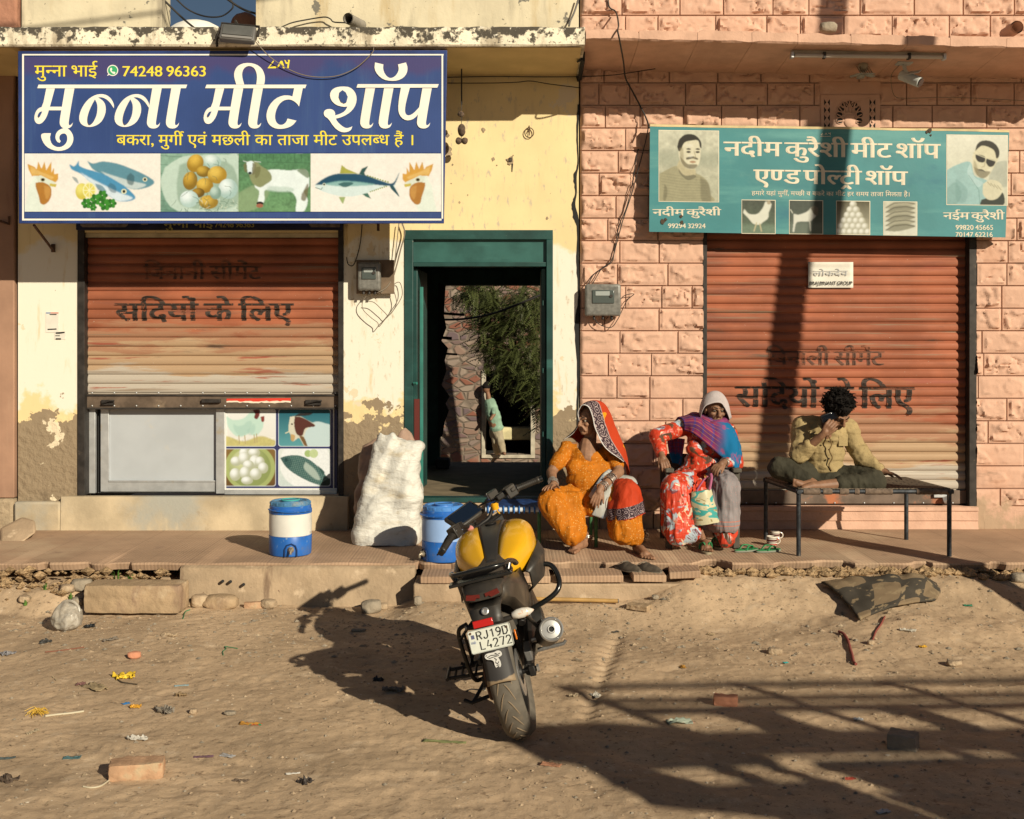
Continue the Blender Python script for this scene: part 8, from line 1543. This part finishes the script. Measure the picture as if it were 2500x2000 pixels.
b = MB(); b.box(P(2058, 1075, -.915), (.085, .012, .095), R3(0, 0, 18)); rel(b.obj('pocket', m_shirt, mn, 30, .004), mn)
b = MB(); b.chain([P(1990, 1164, -.84), kR, kR*.25+aR*.75], [.112, .088, .060]); b.chain([P(2036, 1164, -.84), kL, kL*.35+aL*.65], [.112, .088, .062]); b.ell(P(2012, 1164, -.82), (.18, .14, .09)); b.cap(P(1990, 1170, -.9), P(2040, 1172, -.95), .08, .07)
W('trousers', b, .008, 4, m_trouser, mn, [(.012, (9, 6, 5), 55), (.006, (16, 10, 10), 56)])
ph = thing('phone', 'black mobile phone held to the ear by the bowed man', 'phone', P(2024, 1018, -1.075), None, (math.radians(20), math.radians(70), math.radians(30)))
MB().box((0, 0, 0), (.062, .010, .135)).obj('phone_case', mat('phone_black', (.012, .012, .014), .25, spec=.6), ph, 30, .006, 3); MB().box((0, -.0056, 0), (.054, .002, .118)).obj('screen', mat('phone_screen', (.006, .008, .012), .08, spec=.7), ph, 30, .002); MB().cyl((-.018, .005, .05), (-.018, .0065, .05), .006, 12).obj('lens', m_iris, ph)

# ---------------------------------------------------------------- person bending in the far doorway
yp = thing('person', 'distant person in pale green shirt and khaki trousers bending over inside the stand-in yard doorway', 'person', P(1222, 1108, 17.7))
Yp = 17.75; b = MB(); J = lambda x, y, d=0: P(x, y, Yp+d)
b.chain([J(1212, 1050), J(1220, 1076, -.1), J(1226, 1106)], [.11, .075, .05]); b.chain([J(1207, 1050, .1), J(1210, 1078, .0), J(1212, 1106, .15)], [.11, .075, .05]); b.chain([J(1210, 1042), J(1203, 1012), J(1196, 985)], [.14, .16, .13]); b.cap(J(1194, 975), J(1190, 955), .06, .05); b.ell(J(1187, 948), (.09, .10, .12)); b.chain([J(1204, 990), J(1206, 1012, -.2), J(1198, 1024, -.25)], [.055, .045, .035]); b.cap(J(1226, 1106), J(1232, 1108, -.15), .045, .04)
W('body', b, .014, 2, m_skin2, yp)
b = MB(); b.chain([J(1212, 1036), J(1203, 1010), J(1197, 985)], [.155, .17, .14]); b.cap(J(1203, 988), J(1206, 1008, -.2), .07, .06); b.ell(J(1212, 1044), (.18, .16, .14)); W('shirt', b, .014, 3, mat('pale_green_shirt', (.22, .34, .25), .85, vary=.2), yp, (.02, (4, 4, 6), 61))
b = MB(); b.chain([J(1213, 1052), J(1221, 1076, -.1), J(1227, 1102)], [.135, .10, .085]); b.chain([J(1207, 1052, .1), J(1210, 1078), J(1213, 1102, .15)], [.135, .10, .085]); W('trousers', b, .014, 3, mat('khaki_trousers', (.33, .28, .19), .85, vary=.15), yp, (.02, (5, 5, 3), 62))
b = MB(); b.ell(J(1187, 944), (.10, .11, .10)); b.ell(J(1189, 940), (.09, .1, .09)); rel(b.obj('hair', m_hair, yp), yp)
# ================================================================ stones, bricks, litter on the dirt
def crumple(name, label, px, py, w, l, m, seed, rz=0, amp=.5, cat='litter', lift=.3):
    p = GP(px, py); n = 14; U, V = np.meshgrid(np.linspace(-.5, .5, n), np.linspace(-.5, .5, n)); q = np.stack([U.ravel()*3, V.ravel()*3, np.full(n*n, seed*5.3)], 1)
    dx, dy, dz = fbm(q, 3, seed), fbm(q+31, 3, seed+1), fbm(q*1.4+77, 4, seed+2); s = min(w, l)
    X = U.ravel()*w*(1-.25*amp)+dx*s*amp; Y = V.ravel()*l*(1-.25*amp)+dy*s*amp; Z = np.abs(dz)*s*amp*1.8; Z = Z-Z.min()
    mb = MB(); A = np.stack([X, Y, Z], 1).reshape(n, n, 3); mb.grid([[tuple(v) for v in r] for r in A]); o = mb.obj(name, m, None, 50, solid=.0025, fix=False); o.location = p+Vector((0, 0, .002)); o.rotation_euler = (0, 0, math.radians(rz)); return tag(o, label, cat)
def stone(label, px, py, r, m, seed, rz=0, rough=.32, name='stone', sink=.25, sub=3):
    p = GP(px, py); o = rock(name, p+Vector((0, 0, r[2]*(1-sink))), r, m, seed, sub, rough, None, math.radians(rz)); return tag(o, label, 'stone' if name != 'brick' else 'brick')
def brick(label, px, py, d, m, rz, tilt=0, seed=1):
    p = GP(px, py); mb = MB(); nx, ny, nz = 14, 7, 6
    bm = bmesh.new(); bmesh.ops.create_cube(bm, size=1.0); bmesh.ops.subdivide_edges(bm, edges=bm.edges[:], cuts=9, use_grid_fill=True); me = bpy.data.meshes.new('brick'); bm.to_mesh(me); bm.free()
    c = getco(me); r = np.linalg.norm(c, axis=1); c = c*np.array(d); rnd_ = np.maximum(np.abs(c)/np.array(d)*2-.86, 0); c = c*(1-.35*np.sum(rnd_, 1)[:, None]*.5); c = c+getno(me)*(fbm(c*26+seed, 4, seed)*.018+fbm(c*80+seed, 2, seed)*.006)[:, None]; setco(me, c)
    o = put('brick', me, m, None, 35); o.location = p+Vector((0, 0, d[2]*.46)); o.rotation_euler = (math.radians(tilt), 0, math.radians(rz)); return tag(o, label, 'brick')
m_brick = mat('dusty_fired_brick', (.44, .27, .165), .92, spec=.15, vary=.2, vscale=12, layers=[((.44, .33, .21), 8, .52, .66), ((.34, .15, .08), 14, .62, .74)], bump=[(40, .5, .01), (120, .4, .004)])
m_brickd = mat('grey_brick', (.25, .21, .165), .95, vary=.2, bump=[(40, .5, .01)]); m_terra = mat('terracotta', (.50, .22, .13), .9, vary=.15, bump=[(40, .4, .01)])
m_slabstone = mat('dusty_block_stone', (.37, .265, .165), .95, spec=.12, vary=.18, vscale=5, layers=[((.28, .19, .13), (4, 4, 2), .55, .7), ((.47, .36, .24), 6, .58, .72)], bump=[(16, .6, .02), (60, .4, .006)])
brick('dusty orange brick lying alone on the dirt with a bit of string beside it', 335, 1894, (.235, .115, .072), m_brick, 12, 0, 3)
brick('dark grey half brick in the shade at the right', 2205, 1826, (.135, .11, .075), m_brickd, -28, 0, 5); brick('small pink brick half buried between shadow bars', 1772, 1720, (.125, .07, .05), m_terra, -14, 0, 7)
brick('thin pinkish brick resting on rubble against the kerb', 622, 1450, (.155, .045, .045), m_brick, 6, 0, 9); brick('flat broken tile piece near the end of the stick', 1560, 1487, (.16, .10, .035), m_slabstone, -30, 0, 11)
# long block and rubble at the left of the kerb
p = GP(335, 1492); b = brick('long rough stone block on the dirt below the left pavement edge', 335, 1487, (.70, .24, .20), m_slabstone, -1.5, 0, 13); b.name = 'stone_block'; b['category'] = 'stone block'
for lab, px, py, r, m, sd, rz in (('rounded stone at the right end of the long block', 488, 1462, (.075, .06, .055), m_stone, 3, 20), ('flat angular rubble stone leaning below the kerb between block and thin brick', 540, 1480, (.15, .09, .06), m_slabstone, 5, -10), ('pale stone under the thin pinkish brick', 655, 1462, (.075, .05, .04), m_stone, 7, -25), ('small upright square stone at the corner of the kerb', 438, 1410, (.07, .045, .065), m_slabstone, 9, 5), ('small brown stone wedged beside the kerb corner', 478, 1418, (.035, .03, .035), m_stone, 11, 40), ('pale pebble in the rubble under the kerb corner', 468, 1436, (.04, .03, .022), m_stone, 13, 0),
    ('stone leaning left of the long block', 200, 1440, (.085, .06, .05), m_stonegrey, 15, 10), ('low stone at the left foot of the long block', 165, 1462, (.06, .05, .035), m_stone, 17, 0), ('dark stone tucked behind the plastic bag', 190, 1480, (.05, .05, .04), m_stonegrey, 19, 0), ('flat stone slab on the soil under the pavement edge', 372, 1420, (.13, .07, .03), m_slabstone, 21, 5), ('small stone at the far left bank', 60, 1480, (.05, .04, .03), m_stone, 23, 0),
    ('terracotta lump lying by itself on the dirt', 328, 1607, (.048, .032, .026), m_terra, 25, 10), ('grey concrete chunk in the motorcycle shadow by the step', 906, 1495, (.085, .075, .055), m_stonegrey, 27, 15), ('flat grey stone in the middle of the motorcycle shadow', 876, 1541, (.06, .025, .012), m_stonegrey, 29, 0), ('pale stone behind the concrete chunk', 936, 1478, (.04, .03, .03), m_stone, 31, 0), ('oval pale grey stone among litter', 562, 1746, (.036, .022, .014), m_stonegrey, 33, -8), ('round tan pebble among litter', 472, 1742, (.024, .020, .016), m_stone, 35, 0), ('half buried brown stone on the bank below the cot', 1892, 1597, (.055, .035, .025), m_stone, 37, -15), ('small stone tied to a red thread on the bank', 2126, 1574, (.026, .02, .018), m_stone, 39, 0), ('small stone below the second shoe', 1600, 1405, (.03, .02, .02), m_stonegrey, 41, 0), ('broken corner slab at the far right pavement edge', 2486, 1420, (.07, .05, .04), m_stonegrey, 43, 0), ('small dark stone at the step corner', 1020, 1470, (.035, .03, .04), m_stonegrey, 45, 0), ('low tan stone right of the fallen rug', 2330, 1625, (.05, .035, .02), m_stone, 47, 0)):
    stone(lab, px, py, r, m, sd, rz)
# rug thrown over the bank
R0 = [[(2005, 1432), (2090, 1424), (2170, 1419), (2240, 1420), (2285, 1434)], [(2030, 1452), (2110, 1442), (2190, 1436), (2250, 1434), (2296, 1456)], [(2062, 1486), (2130, 1476), (2195, 1464), (2250, 1452), (2290, 1468)], [(2100, 1522), (2125, 1512), (2185, 1492), (2240, 1480), (2282, 1474)]]
def rugp(a, b, k): q = GP(a, b); return q+Vector((0, 0, k))
rug = sheet('rug', [[rugp(a, b, k) for (a, b), k in zip(r, ks)] for r, ks in zip(R0, ((.03, .04, .05, .05, .03), (.05, .07, .07, .07, .04), (.05, .07, .06, .06, .03), (.015, .03, .03, .03, .02)))], None or mat('patterned_old_rug', (.085, .068, .05), .95, spec=.1, after=lambda t: (lambda u, n: t.link(t.mix(t.smooth(n, .56, .62), t.mix(t.math('GREATER_THAN', t.math('MULTIPLY', t.math('SINE', t.math('MULTIPLY', u[0], 12.0)), t.math('SINE', t.math('MULTIPLY', u[1], 7.0))), .05), lin((.060, .052, .042)), lin((.20, .145, .09))), lin((.24, .18, .11))), t.b.inputs['Base Color']))(t.sep('UV'), t.noise((10, 8, 1), 5, 'UV')), bump=[(150, .4, .004)]), None, 9, 8, .014, (7, 7, 7), 71, .014)
tag(rug, 'worn patterned rug draped over the earth bank below the cot', 'rug')
# plastic bag and scraps
m_poly = mat('dirty_clear_plastic', (.42, .38, .32), .35, spec=.6, vary=.25, vscale=14, alpha=.72, layers=[((.60, .56, .50), (9, 9, 3), .58, .66)])
p = GP(166, 1540); mb = MB(); mb.ell((0, 0, .085), (.105, .08, .085), None, 40, 28); mb.ell((.0, 0, .15), (.07, .05, .04), None, 30, 20); me = remesh(mb, .007, 1, 'bag_body'); wrinkle(me, .016, (9, 9, 9), 81); wrinkle(me, .007, (22, 22, 22), 82); c = getco(me); c[:, 2] = np.maximum(c[:, 2], .002); setco(me, c)
t = thing('plastic_bag', 'crumpled clear plastic bag with a loop handle on the dirt by the long block', 'plastic bag', p); put('bag_body', me, m_poly, t, 70); MB().tube(cr([(-.06, 0, .15), (-.03, .01, .19), (.03, 0, .195), (.07, -.01, .165), (.085, -.02, .13)], 6), .010, 8).obj('bag_handle', m_poly, t)
def pm_(n, c, **k): return mat(n, c, k.pop('rough', .6), **k)
scraps = [('bright yellow crumpled wrapper beside a dark twig', 303, 1655, .11, .10, pm_('yellow_wrapper', (.62, .42, .03), vary=.25, layers=[((.50, .08, .03), 30, .66, .70)]), 101, 20, .55), ('small folded orange wrapper right of a blue scrap', 332, 1727, .055, .04, pm_('orange_wrapper', (.60, .30, .03)), 103, 0, .5), ('small blue plastic scrap left of the orange wrapper', 308, 1719, .04, .02, pm_('blue_scrap', (.03, .15, .36)), 105, 40, .4), ('grey crumpled rag in the middle of the left dirt', 402, 1738, .13, .065, pm_('grey_rag', (.22, .19, .155), rough=.9), 107, -45, .8),
    ('black shredded plastic beside the clear bag', 218, 1532, .06, .06, pm_('black_plastic_scrap', (.02, .022, .024)), 109, 0, .7), ('dark scrap of film near the left edge rubbish', 112, 1569, .07, .05, pm_('dark_film', (.045, .043, .04)), 111, 20, .7), ('grey feather-like scrap cluster near the left edge', 18, 1598, .08, .06, pm_('grey_scrap', (.22, .21, .22)), 113, 0, .7), ('dry grey leaf scraps left of the terracotta lump', 270, 1564, .09, .05, pm_('dry_leaf_grey', (.17, .14, .11), rough=.9), 115, 30, .6), ('crumpled tan paper above the terracotta lump', 412, 1553, .10, .05, pm_('tan_paper', (.42, .31, .20), rough=.9), 117, -10, .6),
    ('flattened khaki cardboard scraps left of the yellow wrapper', 232, 1680, .15, .07, pm_('khaki_card', (.30, .225, .13), rough=.9), 119, -40, .35), ('small red and grey cap beside the cardboard scraps', 197, 1672, .045, .04, pm_('red_grey_scrap', (.20, .10, .09)), 121, 0, .5), ('blue and white torn packet strip on the dirt', 443, 1675, .075, .02, pm_('striped_packet', (.25, .34, .36)), 123, 15, .4), ('crumpled brown leaf pile below the striped packet', 442, 1699, .06, .05, pm_('brown_leaf', (.26, .18, .10), rough=.9), 125, 0, .8), ('teal and grey leaf shaped scrap lower left', 175, 1852, .075, .03, pm_('teal_scrap', (.06, .12, .13)), 127, 10, .4), ('dark blue-grey leaf scrap at the left edge', 14, 1853, .08, .025, pm_('slate_scrap', (.07, .09, .09)), 129, 15, .4),
    ('orange, green and red chewed wrapper on the dirt', 612, 1769, .11, .03, pm_('mixed_wrapper', (.45, .22, .04), layers=[((.40, .04, .03), 30, .56, .6), ((.03, .25, .12), 26, .6, .64)]), 131, -8, .45), ('white plastic shreds below the grey rag', 335, 1806, .10, .04, pm_('white_shreds', (.46, .43, .38)), 133, 0, .7), ('purple dry leaf on the dirt', 497, 1849, .085, .022, pm_('purple_leaf', (.14, .075, .10)), 135, 8, .35), ('small grey feather right of the purple leaf', 553, 1847, .07, .03, pm_('grey_feather', (.32, .31, .31)), 137, -20, .5), ('dark curled scrap lower centre of the left dirt', 745, 1912, .055, .05, pm_('dark_curl', (.05, .04, .035)), 139, -40, .8), ('brown curled leaf scrap in front of the brick row', 585, 1908, .07, .025, pm_('brown_curl', (.14, .10, .07)), 141, -5, .5), ('white curved plastic sliver on the dirt', 715, 1890, .06, .014, pm_('white_sliver', (.55, .52, .47)), 143, 10, .4), ('pale dried leaf by the twig pile at left', 80, 1790, .07, .03, pm_('pale_leaf', (.34, .27, .18)), 145, 60, .6), ('twisted dark twig scraps at the lower left edge', 18, 1906, .09, .05, pm_('dark_twig_scrap', (.10, .07, .05)), 147, -30, .7),
    ('dark ragged cloth scrap in the motorcycle shadow', 925, 1662, .06, .05, pm_('shade_rag', (.05, .05, .05)), 149, 0, .8), ('grey torn paper scrap in the motorcycle shadow', 960, 1686, .12, .06, pm_('shade_paper', (.18, .16, .14)), 151, 0, .7), ('greenish plastic scrap near the concrete chunk', 930, 1462, .06, .035, pm_('green_grey_scrap', (.12, .17, .12)), 153, 0, .6), ('pale green packet lying between shadow bars', 1660, 1765, .13, .06, pm_('pale_green_packet', (.26, .30, .24), layers=[((.42, .16, .10), 20, .62, .68)]), 155, 10, .5), ('white torn paper beside the stone in the bar shadows', 1456, 1700, .06, .05, pm_('white_torn', (.45, .42, .36)), 157, 50, .6), ('white paper scrap in the wide shadow', 2095, 1758, .045, .03, pm_('white_scrap', (.55, .54, .52)), 159, 0, .4), ('white feather in the lower right shade', 2155, 1983, .055, .03, pm_('white_feather', (.46, .46, .46)), 161, 20, .4), ('small red scrap in the lower right shade', 2075, 1903, .05, .022, pm_('red_scrap', (.30, .05, .03)), 163, 0, .5), ('turquoise plastic shred on the right bank', 1918, 1619, .03, .02, pm_('turquoise_shred', (.04, .34, .34)), 165, 30, .5), ('yellow packet corner on the right bank', 2252, 1580, .05, .03, pm_('yellow_packet', (.55, .30, .02)), 167, 0, .5), ('green plastic packet lying in the pole shadow', 2362, 1480, .06, .035, pm_('green_packet', (.02, .18, .10)), 169, -10, .5), ('white leaf-like paper scraps below the rug', 2216, 1541, .10, .04, pm_('white_leafy', (.46, .42, .35)), 171, -25, .6), ('dark leaf on the bank below the step', 1502, 1544, .05, .025, pm_('dark_leaf', (.06, .055, .05)), 173, 20, .5), ('tan curled leaf on the dirt below the step', 1735, 1550, .05, .03, pm_('tan_leaf', (.34, .25, .15)), 175, -20, .5), ('orange dried flower on the dirt', 1667, 1630, .03, .045, pm_('dried_marigold', (.36, .18, .03)), 177, 0, .8), ('grey twisted leaf right of the motorcycle', 1410, 1614, .06, .02, pm_('twist_leaf', (.20, .15, .10)), 179, -10, .5), ('pale twig scrap right of the exhaust', 1400, 1700, .05, .03, pm_('pale_twig', (.30, .23, .15)), 181, 0, .7), ('reddish broken pottery piece at bottom centre', 1345, 1868, .09, .035, pm_('pottery', (.40, .19, .11), rough=.9), 183, -20, .25), ('limp green leaf strip on the dirt in front of the motorcycle shadow', 1085, 1812, .20, .028, pm_('limp_leaf', (.20, .21, .09)), 185, -8, .3)]
for lab, px, py, w, l, m, sd, rz, am in scraps: crumple('litter_scrap', lab, px, py, w*1.15, l*1.15, m, sd, rz, am)
def cord(label, pts, r, m, cat='string', name='string'):
    return tag(rope(name, [GP(a, b)+Vector((0, 0, r*1.2)) for a, b in pts], r, m, None, 6, 6), label, cat)
cord('reddish twisted cloth cord lying below the rug', [(2048, 1546), (2060, 1552), (2070, 1568), (2076, 1590), (2080, 1602), (2084, 1620), (2090, 1626)], .009, pm_('red_cord', (.22, .055, .045), rough=.9), 'string'); cord('thin red thread running from the rug to a small stone', [(2160, 1508), (2150, 1528), (2138, 1545), (2132, 1562), (2127, 1572)], .006, MATS['red_cord'], 'thread', 'thread')
cord('pale plastic strips fraying out of a yellow fibre tuft', [(110, 1752), (140, 1748), (170, 1745), (205, 1740)], .006, pm_('pale_strip', (.50, .44, .32))); cord('short white string lying beside the orange brick', [(203, 1923), (222, 1926), (245, 1922), (266, 1908)], .004, MATS['pale_strip']); cord('thin red stick on the dirt at the left', [(110, 1594), (150, 1590), (205, 1582)], .004, pm_('red_stick', (.20, .08, .05), rough=.9), 'stick', 'twig'); cord('curly green string on the dirt below the kerb', [(545, 1601), (544, 1592), (552, 1585), (550, 1580), (580, 1585)], .003, pm_('green_string', (.04, .18, .08))); cord('dark twig beside the yellow wrapper', [(285, 1660), (300, 1668), (335, 1673)], .004, pm_('twig', (.08, .06, .04)), 'twig', 'twig'); cord('green wire loop by the rubble stones', [(447, 1512), (452, 1496), (464, 1490)], .004, MATS['green_string'], 'wire', 'wire'); cord('bent black wire hook under the motorcycle stand shadow', [(1140, 1690), (1150, 1685), (1180, 1686), (1186, 1680)], .004, m_wire, 'wire', 'wire')
t = thing('fibre_tuft', 'tangled yellow plastic fibre tuft on the dirt at left', 'fibre', GP(95, 1745)); mb = MB()
for k in range(46):
    a = random.uniform(0, 6.28); r = random.uniform(.02, .075); mb.tube(cr([(0, 0, .012), (r*.5*math.cos(a), r*.5*math.sin(a), random.uniform(.01, .035)), (r*math.cos(a+.6), r*math.sin(a+.6), random.uniform(.0, .02))], 3), .0016, 4)
mb.obj('fibres', pm_('yellow_fibre', (.58, .36, .05)), t)
def tuft(label, px, py, n, h, up=.0):
    t = thing('grass_tuft', label, 'grass', GP(px, py)+Vector((0, 0, up)), 'grass tufts under the pavement edge'); mb = MB()
    for k in range(n):
        a = random.uniform(0, 6.28); l = h*random.uniform(.6, 1.1); le = random.uniform(.15, .6); w = .006; dx, dy = math.cos(a), math.sin(a); L = [Vector((dx*.01, dy*.01, 0)), Vector((dx*l*le*.5, dy*l*le*.5, l*.6)), Vector((dx*l*le, dy*l*le, l*(.85-.3*le)))]; q = Vector((-dy, dx, 0))*w
        mb.grid([[L[0]-q, L[0]+q], [L[1]-q*.8, L[1]+q*.8], [L[2]-q*.1, L[2]+q*.1]])
    mb.obj('blades', mat('grass_green', (.075, .16, .025), .6, vary=.4, vscale=20), t, 0)
tuft('bigger bright green grass tuft under the pavement edge', 318, 1404, 16, .11, .03); tuft('upright green grass shoot left of the bigger tuft', 286, 1412, 9, .12, .02); tuft('sparse green grass low on the left bank', 62, 1484, 14, .08); tuft('thin grass growing at the left end of the long block', 172, 1478, 12, .07); tuft('tiny grass sprig in front of the long block', 255, 1497, 7, .05); tuft('faint grass on the soil near the left bank top', 110, 1440, 10, .06)
# uncountable grit, straw and chips
mb = MB(); ico = [(0, 0, 1), (.9, 0, .3), (.28, .85, .3), (-.72, .52, .3), (-.72, -.52, .3), (.28, -.85, .3)]; icf = [(0, 1, 2), (0, 2, 3), (0, 3, 4), (0, 4, 5), (0, 5, 1)]
def scatter(n, lo, hi, flat, mbs, region=(-3.6, 3.7, -5.6, -1.66)):
    X = rng.uniform(region[0], region[1], n); Y = region[2]+(region[3]-region[2])*rng.uniform(0, 1, n)**.8; H = ground_h(X, Y); cl = fbm(xyz(X*1.3, Y*1.3), 3, 91)
    for x, y, h, c in zip(X, Y, H, cl):
        if c < rng.uniform(-.35, .25) and rng.uniform() < .75: continue
        s = lo+(hi-lo)*rng.uniform()**4; a = rng.uniform(0, 6.28); ca, sa = math.cos(a), math.sin(a); k = rng.uniform(.6, 1.2); mb_ = mbs[int(rng.integers(len(mbs)))]
        mb_.add([(x+s*(u*ca*k-v*sa), y+s*(u*sa*k+v*ca), h-s*.15+s*w*flat) for u, v, w in ico], icf)
G1, G2, G3 = MB(), MB(), MB(); scatter(9000, .003, .016, .8, [G1, G1, G2]); scatter(2600, .004, .030, .6, [G1, G2], (-3.6, 3.7, -3.2, -1.62)); scatter(1500, .004, .014, .3, [G3])
for g, m, nm in ((G1, m_stone, 'gravel'), (G2, m_stonegrey, 'gravel'), (G3, mat('pale_chips', (.55, .47, .36), .9, vary=.3), 'gravel')): tag(g.obj(nm, m, None, 0, fix=False), 'loose grit and pebbles strewn over the sandy ground', 'gravel', None, 'stuff')
mb = MB()
for k in range(900):
    x = rng.uniform(-3.6, 3.7); y = rng.uniform(-5.6, -1.7); h = gz(x, y)+.004; a = rng.uniform(0, 6.28); l = rng.uniform(.01, .045); d = Vector((math.cos(a)*l, math.sin(a)*l, rng.uniform(-.002, .008))); w = Vector((-d.y, d.x, 0)).normalized()*rng.uniform(.0012, .004); p = Vector((x, y, h)); mb.add([p-w, p+w, p+d+w*.5, p+d-w*.5], [(0, 1, 2, 3)])
tag(mb.obj('straw_litter', mat('dry_straw', (.34, .26, .16), .9, vary=.6, vscale=4), None, 0, fix=False), 'scattered straw, twig and leaf bits on the sandy ground', 'litter', None, 'stuff')
# crumbling soil lumps under the slab edges
mb = MB(); Sx = np.concatenate([rng.uniform(-4.2, -2.45, 260), rng.uniform(1.38, 4.2, 520)])
for x in Sx:
    y = -1.60-abs(rng.normal(0, .07)); h = gz(x, y); s = .012+.05*rng.uniform()**2.5; a = rng.uniform(0, 6.28); ca, sa = math.cos(a), math.sin(a); z = h+rng.uniform(0, 1)*max(0, .25-h)*(1 if y > -1.66 else .1)
    mb.add([(x+s*(u*ca*1.2-v*sa), y+s*(u*sa+v*ca), z+s*w*.8) for u, v, w in ico]+[(x, y, z-s*.5)], icf+[(6, 2, 1), (6, 3, 2), (6, 4, 3), (6, 5, 4), (6, 1, 5)])
tag(mb.obj('soil_rubble', m_soil, None, 0, fix=False), 'crumbling clods of soil and rubble under the broken pavement slabs', 'rubble', None, 'stuff')
# ================================================================ added object outside the frame: rails and panels shaped to shade the right foreground
ct = thing('shadow_caster', 'added unseen shadow lorry with a railed high bed, standing beside the viewer at the right', 'caster', (1.46, -2.0, 1.12)); YC = -7.2
m_caster = mat('caster_blue_paint', (.04, .07, .13), .6, vary=.2)
def rail(x0, x1, z0, z1, k=.055): MB().box(((x0+x1)/2, YC+k*((x0+x1)/2-3), (z0+z1)/2), (x1-x0, .04, z1-z0), R3(0, 0, math.degrees(math.atan(k)))).obj('rail', m_caster, ct, 30, .004)
rail(2.9, 7.2, 1.985, 2.03); rail(2.95, 7.2, 1.84, 1.885); rail(2.95, 7.2, 1.735, 1.80)
for x in (2.95, 3.9, 4.75, 5.7, 6.6): MB().box((x, YC+.055*(x-3)-.03, 1.3), (.07, .04, 1.5)).obj('post', m_caster, ct, 30, .004)
for z_, h_, x_ in ((1.49, .17, 5.0), (1.27, .19, 5.15), (.98, .34, 5.05)): MB().box((x_, YC+.11, z_), (4.04, .05, h_), R3(0, 0, 3.1)).obj('side_board', m_caster, ct, 30, .004)
MB().box((5.9, YC+.16, 1.2), (3.6, .04, .7), R3(0, 0, 3.1)).obj('side_board', m_caster, ct, 30, .004)
for x, w in ((3.45, .3), (4.3, .22), (5.2, .2)): MB().box((x, YC+.055*(x-3)+.01, 1.65), (w, .03, .17), R3(0, 0, 3.1)).obj('side_board', m_caster, ct, 30, .004); MB().box((5.2, YC-.45, .80), (4.2, 1.2, .08)).obj('bed', m_caster, ct, 30, .004)
def panel(pl_): MB().prism(pl_, lambda a, b: (a, YC+.05, b), lambda a, b: (a, YC, b)).obj('caster_panel', m_caster, ct, 30, .004)  # panels cut and slit to shape the shadow on the ground
panel([(1.95, 1.36), (1.98, 1.63), (2.6, 1.66), (2.96, 1.60), (2.96, 1.33), (2.3, 1.30)]); panel([(2.0, 1.08), (2.06, 1.352), (2.32, 1.295), (2.40, 1.20), (2.38, 1.0)]); panel([(2.385, 1.0), (2.405, 1.19), (2.97, 1.22), (2.97, .5), (2.3, .5)]); panel([(2.62, 1.225), (2.62, 1.31), (2.72, 1.315), (2.72, 1.225)])
MB().bb(2.6, 7.0, YC-.9, YC-.1, -.45, .45).obj('chassis', m_caster, ct, 30, .01)
for x, y in ((2.9, YC-.1), (6.2, YC-.1), (2.9, YC-1.3), (6.2, YC-1.3)): MB().cyl((x, y-.12, -.67), (x, y+.12, -.67), .45, 28).obj('wheel', m_tyre, ct, 40, .01)
cbl = thing('overhead_cable', 'overhead power cable strung from the leaning pole across the street', 'cable'); MB().tube(cr([zf(8.2), zf(8.2)+Vector((-5, -.6, -.75)), zf(8.2)+Vector((-11, -1.2, -.9)), zf(8.2)+Vector((-20, -2, 0))], 10), .016, 8).obj('cable_line', m_wire, cbl)
